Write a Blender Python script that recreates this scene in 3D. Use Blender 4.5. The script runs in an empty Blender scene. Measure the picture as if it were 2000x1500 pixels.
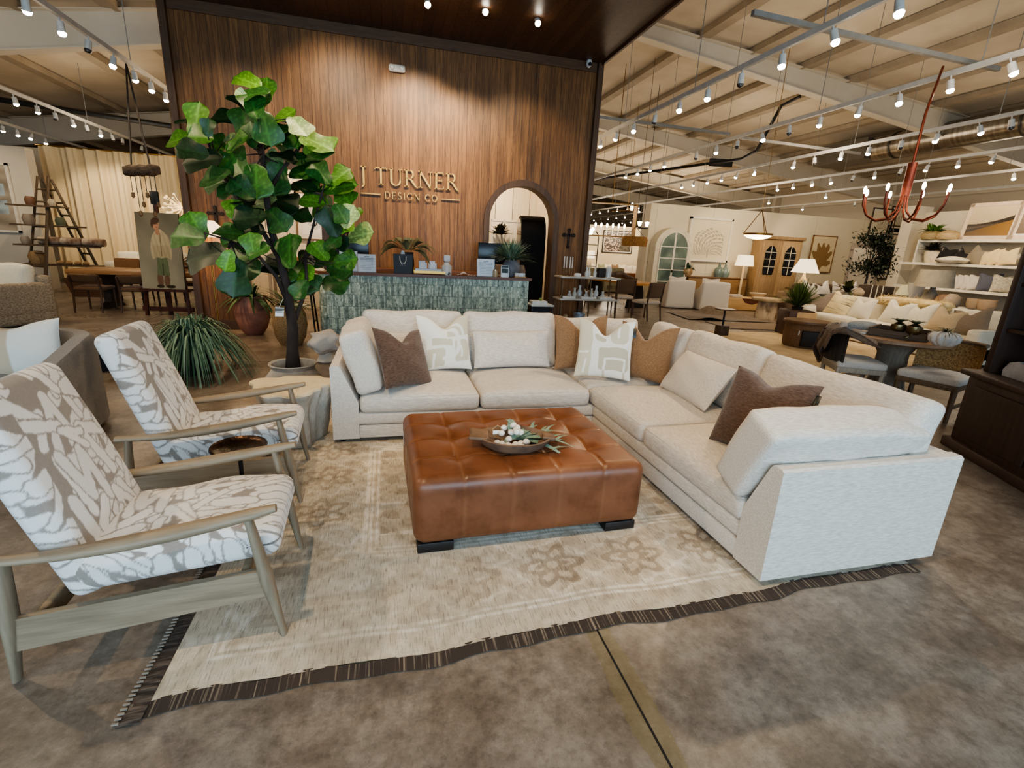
import bpy, bmesh, math, random
import numpy as np
from mathutils import Vector, Matrix, Euler
random.seed(7); rng = np.random.default_rng(7)
R = math.radians; PI = math.pi
scene = bpy.context.scene
col = scene.collection

# ------------------------------------------------------------------ camera (true pose: eye 1.57 m, 15.9 deg down)
FOC, PITCH, ROLL, YAW, HC = 935.0, R(15.9), R(-2.9), R(14.9), 1.57
_cp, _sp = math.cos(PITCH), math.sin(PITCH)
_f = Vector((0, _cp, -_sp)); _r = Vector((1, 0, 0)); _d = Vector((0, -_sp, -_cp))
_c, _s = math.cos(ROLL), math.sin(ROLL)
_r2 = _c*_r + _s*_d; _d2 = -_s*_r + _c*_d
_yaw = Matrix.Rotation(-YAW, 3, 'Z')
CX, CY, CZ = _yaw @ _r2, _yaw @ _d2, _yaw @ _f
EYE = Vector((0, 0, HC))
def ray(px, py): return CX*((px-1000)/FOC) + CY*((py-750)/FOC) + CZ
def G(px, py, z=0.0):
    v = ray(px, py); return EYE + v*((z-HC)/v.z)
def atY(px, py, Y):
    v = ray(px, py); return EYE + v*(Y/v.y)
def atX(px, py, X):
    v = ray(px, py); return EYE + v*(X/v.x)
def at(px, py, D):
    v = ray(px, py); return EYE + v*(D/math.hypot(v.x, v.y))
def up(px, py, P):
    v = ray(px, py); h = math.hypot(v.x, v.y); return HC + v.z/h*((P[0]*v.x+P[1]*v.y)/h)
cam = bpy.data.cameras.new('camera'); camo = bpy.data.objects.new('camera', cam); col.objects.link(camo)
m = Matrix((( CX.x, -CY.x, -CZ.x, 0), (CX.y, -CY.y, -CZ.y, 0), (CX.z, -CY.z, -CZ.z, HC), (0, 0, 0, 1)))
camo.matrix_world = m
cam.sensor_width = 36.0; cam.lens = 36.0*FOC/2000.0; cam.clip_start = 0.05; cam.clip_end = 200
scene.camera = camo

# ------------------------------------------------------------------ materials
def newmat(name):
    m = bpy.data.materials.new(name); m.use_nodes = True
    nt = m.node_tree; b = nt.nodes['Principled BSDF']; return m, nt, b
def N(nt, t, **k):
    n = nt.nodes.new(t)
    for a, v in k.items():
        if a in n.inputs.keys() if isinstance(a, str) else False: n.inputs[a].default_value = v
        else: setattr(n, a, v)
    return n
def L(nt, a, b): nt.links.new(a, b)
def C4(c): return (c[0], c[1], c[2], 1)
def S(r, g, b):  # sRGB 0-255 -> linear
    def f(u):
        u /= 255.0; return u/12.92 if u <= .04045 else ((u+.055)/1.055)**2.4
    return (f(r), f(g), f(b))
def mathn(nt, op, a, b=None, c=None):
    n = nt.nodes.new('ShaderNodeMath'); n.operation = op
    for i, x in enumerate((a, b, c)):
        if x is None: continue
        if isinstance(x, (int, float)): n.inputs[i].default_value = x
        else: L(nt, x, n.inputs[i])
    return n.outputs[0]
def mixc(nt, fac, a, b, mode='MIX'):
    n = nt.nodes.new('ShaderNodeMix'); n.data_type = 'RGBA'; n.blend_type = mode
    if isinstance(fac, (int, float)): n.inputs[0].default_value = fac
    else: L(nt, fac, n.inputs[0])
    for i, x in ((6, a), (7, b)):
        if isinstance(x, tuple): n.inputs[i].default_value = C4(x)
        else: L(nt, x, n.inputs[i])
    return n.outputs[2]
def ramp(nt, fac, stops):
    n = nt.nodes.new('ShaderNodeValToRGB'); e = n.color_ramp.elements
    while len(e) < len(stops): e.new(0.5)
    for el, (p, c) in zip(e, stops): el.position = p; el.color = C4(c)
    L(nt, fac, n.inputs[0]); return n.outputs[0]
def coords(nt, stretch=(1, 1, 1), kind='Object', rot=(0, 0, 0)):
    tc = nt.nodes.new('ShaderNodeTexCoord'); mp = nt.nodes.new('ShaderNodeMapping')
    mp.inputs['Scale'].default_value = stretch; mp.inputs['Rotation'].default_value = rot
    L(nt, tc.outputs[kind], mp.inputs[0]); return mp.outputs[0]
def noise(nt, vec, scale, detail=4, rough=.55, out=0):
    n = nt.nodes.new('ShaderNodeTexNoise'); n.inputs['Scale'].default_value = scale
    n.inputs['Detail'].default_value = detail; n.inputs['Roughness'].default_value = rough
    L(nt, vec, n.inputs['Vector']); return n.outputs[out]
def bump(nt, b, h, strength=.3, dist=.01):
    n = nt.nodes.new('ShaderNodeBump'); n.inputs['Strength'].default_value = strength
    n.inputs['Distance'].default_value = dist; L(nt, h, n.inputs['Height']); L(nt, n.outputs[0], b.inputs['Normal'])
_cache = {}
def M(c1, c2=None, scale=8, rough=.6, metal=0, bmp=0, bscale=None, bdist=.004, stretch=(1, 1, 1), lo=.35, hi=.65, spec=.5,
      sheen=0, coat=0, trans=0, ior=1.45, alpha=1, emit=None, estr=0, detail=4, name=None):
    key = (c1, c2, scale, rough, metal, bmp, bscale, stretch, lo, hi, spec, sheen, coat, trans, alpha, emit, estr, detail, bdist)
    if key in _cache: return _cache[key]
    m, nt, b = newmat(name or 'material')
    v = coords(nt, stretch)
    if c2 is None: c2 = tuple(x*.86 for x in c1)
    n = noise(nt, v, scale, detail)
    cc = ramp(nt, n, [(lo, c1), (hi, c2)])
    L(nt, cc, b.inputs['Base Color'])
    b.inputs['Roughness'].default_value = rough; b.inputs['Metallic'].default_value = metal
    b.inputs['Specular IOR Level'].default_value = spec
    if sheen: b.inputs['Sheen Weight'].default_value = sheen
    if coat: b.inputs['Coat Weight'].default_value = coat; b.inputs['Coat Roughness'].default_value = .15
    if trans: b.inputs['Transmission Weight'].default_value = trans; b.inputs['IOR'].default_value = ior
    if alpha < 1: b.inputs['Alpha'].default_value = alpha
    if bmp: bump(nt, b, noise(nt, v, bscale or scale*4, 3), bmp, bdist)
    if emit is not None:
        b.inputs['Emission Color'].default_value = C4(emit); b.inputs['Emission Strength'].default_value = estr
        m.cycles.emission_sampling = 'NONE'
    _cache[key] = m; return m
def VC(rough=.85, nscale=120, namt=.18, stretch=(1, 1, 1), bmp=.25, bdist=.002, spec=.3, sheen=0, coat=0, rvar=0):
    """material driven by the mesh's own colour attribute with a woven/grainy noise on top"""
    key = ('vc', rough, nscale, namt, stretch, bmp, spec, sheen, coat, rvar)
    if key in _cache: return _cache[key]
    m, nt, b = newmat('dyed_surface')
    a = nt.nodes.new('ShaderNodeVertexColor'); a.layer_name = 'Col'
    v = coords(nt, stretch); n = noise(nt, v, nscale, 3)
    g = ramp(nt, n, [(.3, (1-namt,)*3), (.7, (1+0*namt,)*3)])
    L(nt, mixc(nt, 1.0, a.outputs[0], g, 'MULTIPLY'), b.inputs['Base Color'])
    b.inputs['Roughness'].default_value = rough; b.inputs['Specular IOR Level'].default_value = spec
    if rvar:
        rr = mathn(nt, 'MULTIPLY_ADD', noise(nt, coords(nt), 9, 4), rvar, rough-rvar/2); L(nt, rr, b.inputs['Roughness'])
    if sheen: b.inputs['Sheen Weight'].default_value = sheen
    if coat: b.inputs['Coat Weight'].default_value = coat
    if bmp: bump(nt, b, n, bmp, bdist)
    _cache[key] = m; return m
def fabric(c1, c2=None, w=(1, 1, 1), scale=90, bmp=.25, rough=.9, sheen=.15):
    c2 = c2 or tuple(x*.8 for x in c1)
    return M(c1, c2, scale=scale, rough=rough, bmp=bmp, bscale=scale*3, bdist=.002, stretch=w, spec=.2, sheen=sheen)
def wood(c1, c2, scale=6, along='x', rough=.5, bmp=.1, k=14):
    st = {'x': (1, k, k), 'y': (k, 1, k), 'z': (k, k, 1)}[along]
    return M(c1, c2, scale=scale*.35, rough=rough, bmp=bmp, bscale=scale, stretch=st, lo=.3, hi=.7, detail=6)
def metal(c, rough=.35): return M(c, tuple(x*.9 for x in c), scale=20, rough=rough, metal=1)
def glow(c, s): return M(c, c, emit=c, estr=s, rough=.5)
def glass(c=(.9, .95, .93), a=.25): return M(c, c, rough=.05, alpha=a, spec=.8)

# ------------------------------------------------------------------ mesh builder
class B:
    def __init__(s): s.v = []; s.f = []; s.c = None
    def add(s, vs, fs, col=None):
        o = len(s.v); s.v.extend([tuple(x) for x in vs]); s.f.extend([tuple(i+o for i in f) for f in fs])
        if col is not None:
            if s.c is None: s.c = [(1, 1, 1)]*o
            s.c.extend(list(map(tuple, col)) if len(col) == len(vs) and not isinstance(col[0], (int, float)) else [tuple(col)]*len(vs))
        elif s.c is not None: s.c.extend([(1, 1, 1)]*len(vs))
        return s
    def xf(s, M_, start=0):
        for i in range(start, len(s.v)): s.v[i] = tuple(M_ @ Vector(s.v[i]))
        return s
    def box(s, c, d, bev=0, rot=None, seg=2):
        hx, hy, hz = d[0]/2, d[1]/2, d[2]/2
        if bev <= 0:
            vs = [(x, y, z) for x in (-hx, hx) for y in (-hy, hy) for z in (-hz, hz)]
            fs = [(0, 1, 3, 2), (4, 6, 7, 5), (0, 4, 5, 1), (2, 3, 7, 6), (0, 2, 6, 4), (1, 5, 7, 3)]
        else:
            bm = bmesh.new(); bmesh.ops.create_cube(bm, size=1)
            for v in bm.verts: v.co = Vector((v.co.x*d[0], v.co.y*d[1], v.co.z*d[2]))
            bmesh.ops.bevel(bm, geom=bm.edges[:], offset=min(bev, .49*min(d)), segments=seg, profile=.5, affect='EDGES')
            bm.verts.index_update(); vs = [v.co.copy() for v in bm.verts]; fs = [[v.index for v in f.verts] for f in bm.faces]; bm.free()
        m_ = Matrix.Translation(Vector(c))
        if rot: m_ = m_ @ Euler(rot).to_matrix().to_4x4()
        return s.add([m_ @ Vector(v) for v in vs], fs)
    def cyl(s, p0, p1, r0, r1=None, n=12):
        return s.tube([p0, p1], [r0, r0 if r1 is None else r1], n)
    def tube(s, pts, r, n=8, flat=1.0):
        pts = [Vector(p) for p in pts]; k = len(pts)
        rs = r if isinstance(r, (list, tuple)) else [r]*k
        vs, fs = [], []; prev = None
        for i, p in enumerate(pts):
            t = (pts[min(i+1, k-1)] - pts[max(i-1, 0)]).normalized()
            if prev is None:
                u = t.cross(Vector((0, 0, 1)));
                if u.length < 1e-3: u = t.cross(Vector((0, 1, 0)))
            else: u = prev - t*prev.dot(t)
            u.normalize(); prev = u; w = t.cross(u)
            for j in range(n):
                a = 2*PI*j/n; vs.append(p + (u*math.cos(a) + w*math.sin(a)*flat)*rs[i])
        for i in range(k-1):
            for j in range(n):
                a, b = i*n+j, i*n+(j+1) % n; fs.append((a, b, b+n, a+n))
        fs.append(tuple(range(n))[::-1]); fs.append(tuple(range((k-1)*n, k*n)))
        return s.add(vs, fs)
    def lathe(s, prof, c=(0, 0, 0), n=28, sx=1, sy=1, fn=None):
        vs, fs = [], []; k = len(prof)
        for r, z in prof:
            for j in range(n):
                a = 2*PI*j/n; q = fn(a, z) if fn else 1
                vs.append((c[0]+r*q*math.cos(a)*sx, c[1]+r*q*math.sin(a)*sy, c[2]+z))
        for i in range(k-1):
            for j in range(n):
                a, b = i*n+j, i*n+(j+1) % n; fs.append((a, b, b+n, a+n))
        if prof[0][0] > 1e-4: fs.append(tuple(range(n))[::-1])
        if prof[-1][0] > 1e-4: fs.append(tuple(range((k-1)*n, k*n)))
        return s.add(vs, fs)
    def ell(s, c, r, n=14, m_=9):
        if isinstance(r, (int, float)): r = (r, r, r)
        prof = [(math.sin(PI*i/m_), -math.cos(PI*i/m_)) for i in range(m_+1)]
        o = len(s.v); s.lathe([(max(a, 1e-4), b) for a, b in prof], n=n)
        return s.xf(Matrix.Translation(Vector(c)) @ Matrix.Diagonal((r[0], r[1], r[2], 1)), o)
    def prism(s, poly, y0, y1, plane='xz'):
        """polygon in a plane, extruded along the remaining axis"""
        k = len(poly)
        def P(a, b, t): return {'xz': (a, t, b), 'yz': (t, a, b), 'xy': (a, b, t)}[plane]
        vs = [P(a, b, y0) for a, b in poly] + [P(a, b, y1) for a, b in poly]
        fs = [tuple(range(k)), tuple(range(k, 2*k))[::-1]] + [(i, i+k, (i+1) % k+k, (i+1) % k) for i in range(k)]
        return s.add(vs, fs)
    def rbox(s, c, d, r, n=(8, 8, 4), crown=0, fn=None, rot=None):
        """soft rounded box (cushion): rounded by r, top swelling by crown, fn(x,y,z)->offset in unit coords"""
        h = Vector(d)/2; vs = []; fs = []; idx = {}
        def dens(k):
            return [math.sin(PI/2*(-1+2*i/k))*.55 + (-1+2*i/k)*.45 for i in range(k+1)]
        ax = [dens(k) for k in n]
        def vid(i, j, k):
            q = (i, j, k)
            if q in idx: return idx[q]
            u = (ax[0][i], ax[1][j], ax[2][k]); p = Vector((u[0]*h.x, u[1]*h.y, u[2]*h.z))
            rr = min(r, h.x*.98, h.y*.98, h.z*.98)
            inn = Vector([max(-(h[t]-rr), min(h[t]-rr, p[t])) for t in range(3)])
            dl = p - inn
            if dl.length > 1e-9: p = inn + dl.normalized()*rr
            if crown:
                q_ = max(0, (1-u[0]**2))*max(0, (1-u[1]**2)); p.z += (crown if u[2] > 0 else -crown*.15)*q_*abs(u[2])
            if fn:
                o = fn(u[0], u[1], u[2]); p += Vector(o)
            idx[q] = len(vs); vs.append(p); return idx[q]
        nx, ny, nz = n
        for i in range(nx):
            for j in range(ny):
                fs.append((vid(i, j, 0), vid(i, j+1, 0), vid(i+1, j+1, 0), vid(i+1, j, 0)))
                fs.append((vid(i, j, nz), vid(i+1, j, nz), vid(i+1, j+1, nz), vid(i, j+1, nz)))
        for i in range(nx):
            for k in range(nz):
                fs.append((vid(i, 0, k), vid(i+1, 0, k), vid(i+1, 0, k+1), vid(i, 0, k+1)))
                fs.append((vid(i, ny, k), vid(i, ny, k+1), vid(i+1, ny, k+1), vid(i+1, ny, k)))
        for j in range(ny):
            for k in range(nz):
                fs.append((vid(0, j, k), vid(0, j, k+1), vid(0, j+1, k+1), vid(0, j+1, k)))
                fs.append((vid(nx, j, k), vid(nx, j+1, k), vid(nx, j+1, k+1), vid(nx, j, k+1)))
        m_ = Matrix.Translation(Vector(c))
        if rot: m_ = m_ @ Euler(rot).to_matrix().to_4x4()
        return s.add([m_ @ v for v in vs], fs)
    def grid(s, nx, ny, fn, colfn=None):
        vs = []; fs = []; cs = []
        for j in range(ny+1):
            for i in range(nx+1):
                vs.append(fn(i/nx, j/ny))
                if colfn: cs.append(colfn(i/nx, j/ny))
        w = nx+1
        for j in range(ny):
            for i in range(nx): a = j*w+i; fs.append((a, a+1, a+w+1, a+w))
        return s.add(vs, fs, cs if colfn else None)
    def ob(s, name, mat, parent=None, smooth=45, kind=None):
        me = bpy.data.meshes.new(name); me.from_pydata(s.v, [], s.f); me.validate(verbose=False)
        bm = bmesh.new(); bm.from_mesh(me); bmesh.ops.recalc_face_normals(bm, faces=bm.faces); bm.to_mesh(me); bm.free()
        if smooth:
            me.polygons.foreach_set('use_smooth', [True]*len(me.polygons))
            if smooth < 170: me.set_sharp_from_angle(angle=R(smooth))
        if s.c is not None and len(s.c) == len(me.vertices):
            at_ = me.color_attributes.new('Col', 'FLOAT_COLOR', 'POINT')
            at_.data.foreach_set('color', np.c_[np.array(s.c, float), np.ones(len(s.c))].ravel())
        me.materials.append(mat)
        o = bpy.data.objects.new(name, me); col.objects.link(o)
        if parent is not None: o.parent = parent
        if kind: o['kind'] = kind
        return o
def T(name, label, cat, loc=(0, 0, 0), rz=0, group=None, rot=None):
    o = bpy.data.objects.new(name, None); col.objects.link(o); o.empty_display_size = .1
    o.location = loc; o.rotation_euler = rot if rot else (0, 0, rz); o['label'] = label; o['category'] = cat
    if group: o['group'] = group
    return o
def tag(o, label, cat, group=None, loc=None, rz=None, rot=None):
    o['label'] = label; o['category'] = cat
    if group: o['group'] = group
    if loc is not None: o.location = loc
    if rz is not None: o.rotation_euler = (0, 0, rz)
    if rot is not None: o.rotation_euler = rot
    return o
def struct(o, label=None):
    o['kind'] = 'structure'
    if label: o['label'] = label
    return o
def dup(root, loc, rz=None, label=None, group=None, scale=None, rot=None):
    r = root.copy(); col.objects.link(r); r.location = loc
    if rz is not None: r.rotation_euler = (0, 0, rz)
    if rot is not None: r.rotation_euler = rot
    if label: r['label'] = label
    if group: r['group'] = group
    if scale: r.scale = (scale,)*3 if isinstance(scale, (int, float)) else scale
    for ch in [o for o in root.children]:
        c = ch.copy(); col.objects.link(c); c.parent = r
        for g in ch.children:
            d = g.copy(); col.objects.link(d); d.parent = c
    return r
ORD = ['first', 'second', 'third', 'fourth', 'fifth', 'sixth', 'seventh', 'eighth', 'ninth', 'tenth', 'eleventh', 'twelfth',
       'thirteenth', 'fourteenth', 'fifteenth', 'sixteenth', 'seventeenth', 'eighteenth', 'nineteenth', 'twentieth']
# ================================================================== helpers in world coordinates
def W(b, name, mat, parent, smooth=45):
    return b.xf(Matrix.Translation(-parent.location)).ob(name, mat, parent, smooth)
def vnoise(nx, ny, cell, seed=0):
    g = np.random.default_rng(seed).random((ny//cell+3, nx//cell+3))
    ys = np.arange(ny)/cell; xs = np.arange(nx)/cell
    yi = ys.astype(int); xi = xs.astype(int); fy = ys-yi; fx = xs-xi
    fy = (fy*fy*(3-2*fy))[:, None]; fx = (fx*fx*(3-2*fx))[None, :]
    a = g[yi][:, xi]; b_ = g[yi][:, xi+1]; c_ = g[yi+1][:, xi]; d_ = g[yi+1][:, xi+1]
    return (a*(1-fx)+b_*fx)*(1-fy)+(c_*(1-fx)+d_*fx)*fy
def segd(X, Y, pts):
    d = np.full(X.shape, 9.0)
    for (x0, y0), (x1, y1) in zip(pts[:-1], pts[1:]):
        vx, vy = x1-x0, y1-y0; l2 = vx*vx+vy*vy+1e-9
        t = np.clip(((X-x0)*vx+(Y-y0)*vy)/l2, 0, 1)
        d = np.minimum(d, np.hypot(X-x0-t*vx, Y-y0-t*vy))
    return d
def stroke_map(n=1000, size=1.55, cnt=330, seed=9):
    r = np.random.default_rng(seed); px = np.arange(n)/n*size
    tau = np.array(S(148, 137, 127)); wht = np.array(S(224, 219, 213)); img = np.zeros((n, n, 3))+tau; nz = (vnoise(n, n, 14, 1)-.5)*.008+(vnoise(n, n, 5, 2)-.5)*.003
    img *= (.94+.12*vnoise(n, n, 3, 5))[..., None]
    for k in range(cnt):
        x, y = r.random(2)*size; a = r.choice([.45, 1.05, 1.9, 2.65])+r.normal(0, .22); pts = [(x, y)]
        for j in range(r.integers(1, 4)):
            l = r.uniform(.09, .25); x += l*math.cos(a); y += l*math.sin(a); pts.append((x, y)); a += r.choice([-1, 1])*r.uniform(2.0, 2.8)
        w = r.uniform(.014, .031); q = np.array(pts); lo = ((q.min(0)-.05)/size*n).astype(int).clip(0, n); hi = ((q.max(0)+.05)/size*n).astype(int).clip(0, n)
        if (hi-lo).min() < 2: continue
        sl = (slice(lo[1], hi[1]), slice(lo[0], hi[0])); X, Y = np.meshgrid(px[lo[0]:hi[0]], px[lo[1]:hi[1]]); d = segd(X, Y, pts)+nz[sl]; t_ = img[sl]
        t_[(d < w+.0055) & (d >= w)] = tau; t_[d < w] = wht*(.94+.08*r.random())
    for ax in (0, 1): img = (np.roll(img, 1, ax)+2*img+np.roll(img, -1, ax))/4
    return img, size
STROKES = stroke_map()
def stroke_col(a, b_):
    img, size = STROKES; n = img.shape[0]
    return img[int((b_ % size)/size*n) % n, int((a % size)/size*n) % n]

# ------------------------------------------------------------------ floor with saw-cut joints
def concrete():
    m, nt, b = newmat('stained_concrete'); v = coords(nt)
    n1 = noise(nt, v, .55, 8, .62); n2 = noise(nt, v, 2.9, 12, .76); n3 = noise(nt, v, 19, 10, .78)
    c = ramp(nt, n1, [(.36, S(108, 94, 80)), (.5, S(124, 109, 95)), (.66, S(138, 121, 103))])
    c2 = ramp(nt, n2, [(.30, S(80, 68, 57)), (.46, S(118, 105, 93)), (.6, S(150, 138, 125)), (.74, S(108, 94, 80))])
    c = mixc(nt, .72, c, c2)
    c3 = ramp(nt, n3, [(.34, (.55,)*3), (.5, (.98,)*3), (.66, (1.32,)*3)])
    c = mixc(nt, .75, c, mixc(nt, 1, c, c3, 'MULTIPLY'))
    # olive stain along the joint at x = .845
    sx = nt.nodes.new('ShaderNodeSeparateXYZ'); L(nt, v, sx.inputs[0])
    dx = mathn(nt, 'ABSOLUTE', mathn(nt, 'SUBTRACT', sx.outputs[0], .845))
    dx = mathn(nt, 'ADD', dx, mathn(nt, 'MULTIPLY', mathn(nt, 'SUBTRACT', n2, .5), .12))
    k = mathn(nt, 'MULTIPLY', mathn(nt, 'LESS_THAN', dx, .055), .45)
    c = mixc(nt, k, c, S(118, 104, 66))
    L(nt, c, b.inputs['Base Color'])
    rr = ramp(nt, noise(nt, v, 1.3, 6), [(.3, (.22,)*3), (.7, (.42,)*3)]); L(nt, rr, b.inputs['Roughness'])
    b.inputs['Specular IOR Level'].default_value = .45
    bump(nt, b, n3, .08, .01); return m
def nearstruct(o): return struct(o)
struct(B().box((3, 19, -.1), (64, 56, .2)).ob('floor', concrete(), smooth=0), 'stained and polished brown grey concrete floor')
jm = M(S(30, 26, 22), rough=.9)
for i, (x0, y0, x1, y1) in enumerate([(.845, -3, .845, 16.9), (-9, 6.6, 22, 6.6), (-4.2, -3, -4.2, 40), (6.4, -3, 6.4, 40)]):
    struct(B().box(((x0+x1)/2, (y0+y1)/2, .0006), (max(abs(x1-x0), .008), max(abs(y1-y0), .008), .0012)).ob('floor_joint', jm, smooth=0), 'dark saw cut joint line in the concrete floor')

# ------------------------------------------------------------------ rug
RX0, RX1, RY1 = -.82, 2.74, 4.28
def rug_y0(u): return 1.53 + .122*u + .012*math.sin(u*17) + .006*math.sin(u*41)
def rug_paint(nx, ny):
    xs = np.linspace(0, 3.56, nx+1); ys = np.linspace(0, 2.76, ny+1); X, Y = np.meshgrid(xs, ys)
    e = np.minimum(np.minimum(X, 3.56-X), np.minimum(Y, 2.76-Y))
    base = np.array(S(200, 186, 165)); dark = np.array(S(150, 134, 117)); lite = np.array(S(232, 223, 209))
    n1 = vnoise(nx+1, ny+1, 34, 1); n2 = vnoise(nx+1, ny+1, 11, 2); n3 = vnoise(nx+1, ny+1, 4, 4); wear = vnoise(nx+1, ny+1, 60, 9)
    t = .35*(n1-.5)+.35*(n2-.5)+.35*(n3-.5)
    # wide border of rosettes between two guard lines, scroll field inside
    bx = np.where((X < .72) | (X > 2.84), Y, X); per = .46
    cxy = (bx % per)-per/2; ce = e-.40; rr = np.hypot(cxy, ce); th = np.arctan2(ce, cxy)
    flower = ((rr < .15+.035*np.cos(6*th)) & (rr > .105+.03*np.cos(6*th))) | ((rr < .075+.02*np.cos(8*th)) & (rr > .03))
    leafy = (np.abs(np.sin(bx*27)+.9*np.sin(e*34+bx*13)) < .28) & (rr > .17)
    inb = (e > .16) & (e < .66)
    f = np.where(inb & flower, -.5, 0)+np.where(inb & leafy, .32, 0)
    for g in (.135, .165, .67, .70, .735): f = np.where(np.abs(e-g) < .009, .55, f)
    q = np.sin(X*9.5)*np.sin(Y*9.5+1.2); q2 = np.sin(X*23+2*np.sin(Y*7))*np.sin(Y*21+2*np.sin(X*6))
    fld = (e > .75); f = np.where(fld & (np.abs(q) < .13), .38, f); f = np.where(fld & (q2 > .45), -.42, f)
    r0 = np.hypot((X-1.78)/1.25, Y-1.38); th0 = np.arctan2(Y-1.38, X-1.78); f = np.where(fld & (np.abs(r0-.42-.05*np.cos(8*th0)) < .025), .5, f)
    f = f*np.clip(.40+1.2*(wear-.25), .3, 1)*np.clip(.4+1.2*n3, 0, 1)
    k = np.clip(t*1.25+f*1.45, -1, 1)[..., None]
    img = np.where(k < 0, base+(dark-base)*(-k), base+(lite-base)*k)
    return img*(1+.10*(n3[..., None]-.5))
NX, NY = 420, 320
RUGI = rug_paint(NX, NY)
def rugmat():
    m, nt, b = newmat('rug_pile'); a = nt.nodes.new('ShaderNodeVertexColor'); a.layer_name = 'Col'
    v = coords(nt, (160, 14, 1)); n = noise(nt, v, 1, 4, .7); v2 = coords(nt, (30, 420, 1)); n2 = noise(nt, v2, 1, 2)
    g = ramp(nt, n, [(.34, (.38,)*3), (.47, (.92,)*3), (.7, (1.06,)*3)])
    g2 = ramp(nt, n2, [(.3, (.86,)*3), (.6, (1.02,)*3)])
    c = mixc(nt, 1, mixc(nt, .75, a.outputs[0], mixc(nt, 1, a.outputs[0], g, 'MULTIPLY')), g2, 'MULTIPLY')
    L(nt, c, b.inputs['Base Color']); b.inputs['Roughness'].default_value = .95; b.inputs['Specular IOR Level'].default_value = .15
    bump(nt, b, n, .35, .004); return m
rug = T('area_rug', 'large faded beige and taupe oriental area rug under the sectional and leather ottoman', 'rug', ((RX0+RX1)/2, 2.9, 0))
b = B().grid(NX, NY, lambda u, v: (RX0+(RX1-RX0)*u, rug_y0(u)+(RY1-rug_y0(u))*v, .011+.0012*math.sin(u*90)*math.sin(v*70)), lambda u, v: RUGI[round(v*NY), round(u*NX)])
W(b, 'pile', rugmat(), rug, 180)
b = B().grid(160, 1, lambda u, v: (RX0+(RX1-RX0)*u, rug_y0(u)-.001+v*.02, .011*v))
b.add([(RX0, 1.52, .0105), (RX0, RY1, .0105), (RX0, RY1, 0), (RX0, 1.52, 0)], [(0, 1, 2, 3)])
W(b, 'edge', M(S(190, 172, 146)), rug, 180)
fm = M(S(64, 52, 44), S(176, 156, 132), scale=1, rough=.95, stretch=(95, 2, 1), lo=.54, hi=.8, bmp=.5, bscale=1, bdist=.01)
def fr(u, v): return (RX0-.07+(RX1-RX0+.07)*u, rug_y0(u)-.062*(1-v)-.006*math.sin(u*70), .003+.006*v+.003*abs(math.sin(u*150)))
W(B().grid(340, 3, fr), 'flatwoven_fringe', fm, rug, 180)['label'] = 'dark brown striped flat woven end strip'
fm2 = M(S(58, 48, 42), S(120, 106, 94), scale=1, rough=.95, stretch=(8, 60, 1), lo=.45, hi=.75, bmp=.4, bscale=1, bdist=.01)
W(B().grid(4, 220, lambda u, v: (RX0-.072+.072*u+.008*math.sin(v*13)*(1-u), 1.45+(RY1-1.45)*v, .004+.008*math.sin(PI*u*.6)+.003*abs(math.sin(v*300)))), 'side_selvedge', fm2, rug, 180)['label'] = 'dark brown bound side edge with cream stitches'
b = B()
for i in range(150): y = 1.46+i*.018; b.box((RX0-.074+.008*math.sin((y-1.45)/2.8*13), y, .011), (.02, .006, .005))
W(b, 'whip_stitch', M(S(150, 138, 124)), rug, 0)

# ------------------------------------------------------------------ sectional sofa
UPH = fabric(S(216, 206, 194), S(192, 180, 166), (1, 1, 9), 26, .35)     # slubbed oatmeal linen, vertical faces
UPHX = M(S(219, 210, 198), S(194, 183, 170), scale=22, rough=.92, bmp=.35, bscale=60, bdist=.002, stretch=(1, 7, 7), spec=.2, sheen=.15)
UPHY = M(S(219, 210, 198), S(194, 183, 170), scale=22, rough=.92, bmp=.35, bscale=60, bdist=.002, stretch=(7, 1, 7), spec=.2, sheen=.15)
SX0, SX1, SY0, SY1, FX, FY = -.44, 2.88, 1.63, 4.87, 1.75, 3.73
sofa = T('sectional_sofa', 'large oatmeal linen L shaped sectional sofa around the leather ottoman', 'sofa', (1.6, 4.2, .012))
b = B().box(((SX0+.2+SX1)/2, (FY+SY1)/2, .098), (SX1-SX0-.2, SY1-FY, .105), .012).box(((FX+SX1)/2, (SY0+.2+FY)/2, .098), (SX1-FX, FY-SY0-.19, .105), .012)
W(b, 'base', UPHX, sofa)
b = B().box(((SX0+.2+FX)/2, FY+.5, .204), (FX-SX0-.2+.05, 1.0, .1), .03, seg=4).box((FX+.5, (SY0+.19+FY)/2+.1, .204), (1.0, FY-SY0+.0, .1), .03, seg=4)
W(b, 'seat_rail', UPHY, sofa)
def arm(poly, y0, y1, plane): return B().prism(poly, y0, y1, plane)
armp = [(0, .045), (0, .63), (.015, .642), (.065, .642), (.08, .62), (.2, .34), (.2, .045)]
W(B().prism([(SX0+a, c) for a, c in armp], FY, SY1, 'xz'), 'arm', UPHY, sofa, 30)
W(B().prism([(SY0+a, c) for a, c in armp], FX, SX1, 'yz'), 'arm', UPHX, sofa, 30)
bk = [(0, .045), (0, .63), (-.015, .642), (-.10, .642), (-.12, .62), (-.26, .34), (-.26, .045)]
W(B().prism([(SY1+a, c) for a, c in bk], SX0, SX1, 'yz'), 'back', UPHX, sofa, 30)
W(B().prism([(SX1+a, c) for a, c in bk], SY0+.19, SY1-.02, 'xz'), 'back', UPHY, sofa, 30)
def wav(a, s): return lambda x, y, z: (0, 0, a*math.sin(3*x+s)*math.sin(2.6*y+s*2)*(1 if z > 0 else 0))
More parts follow.
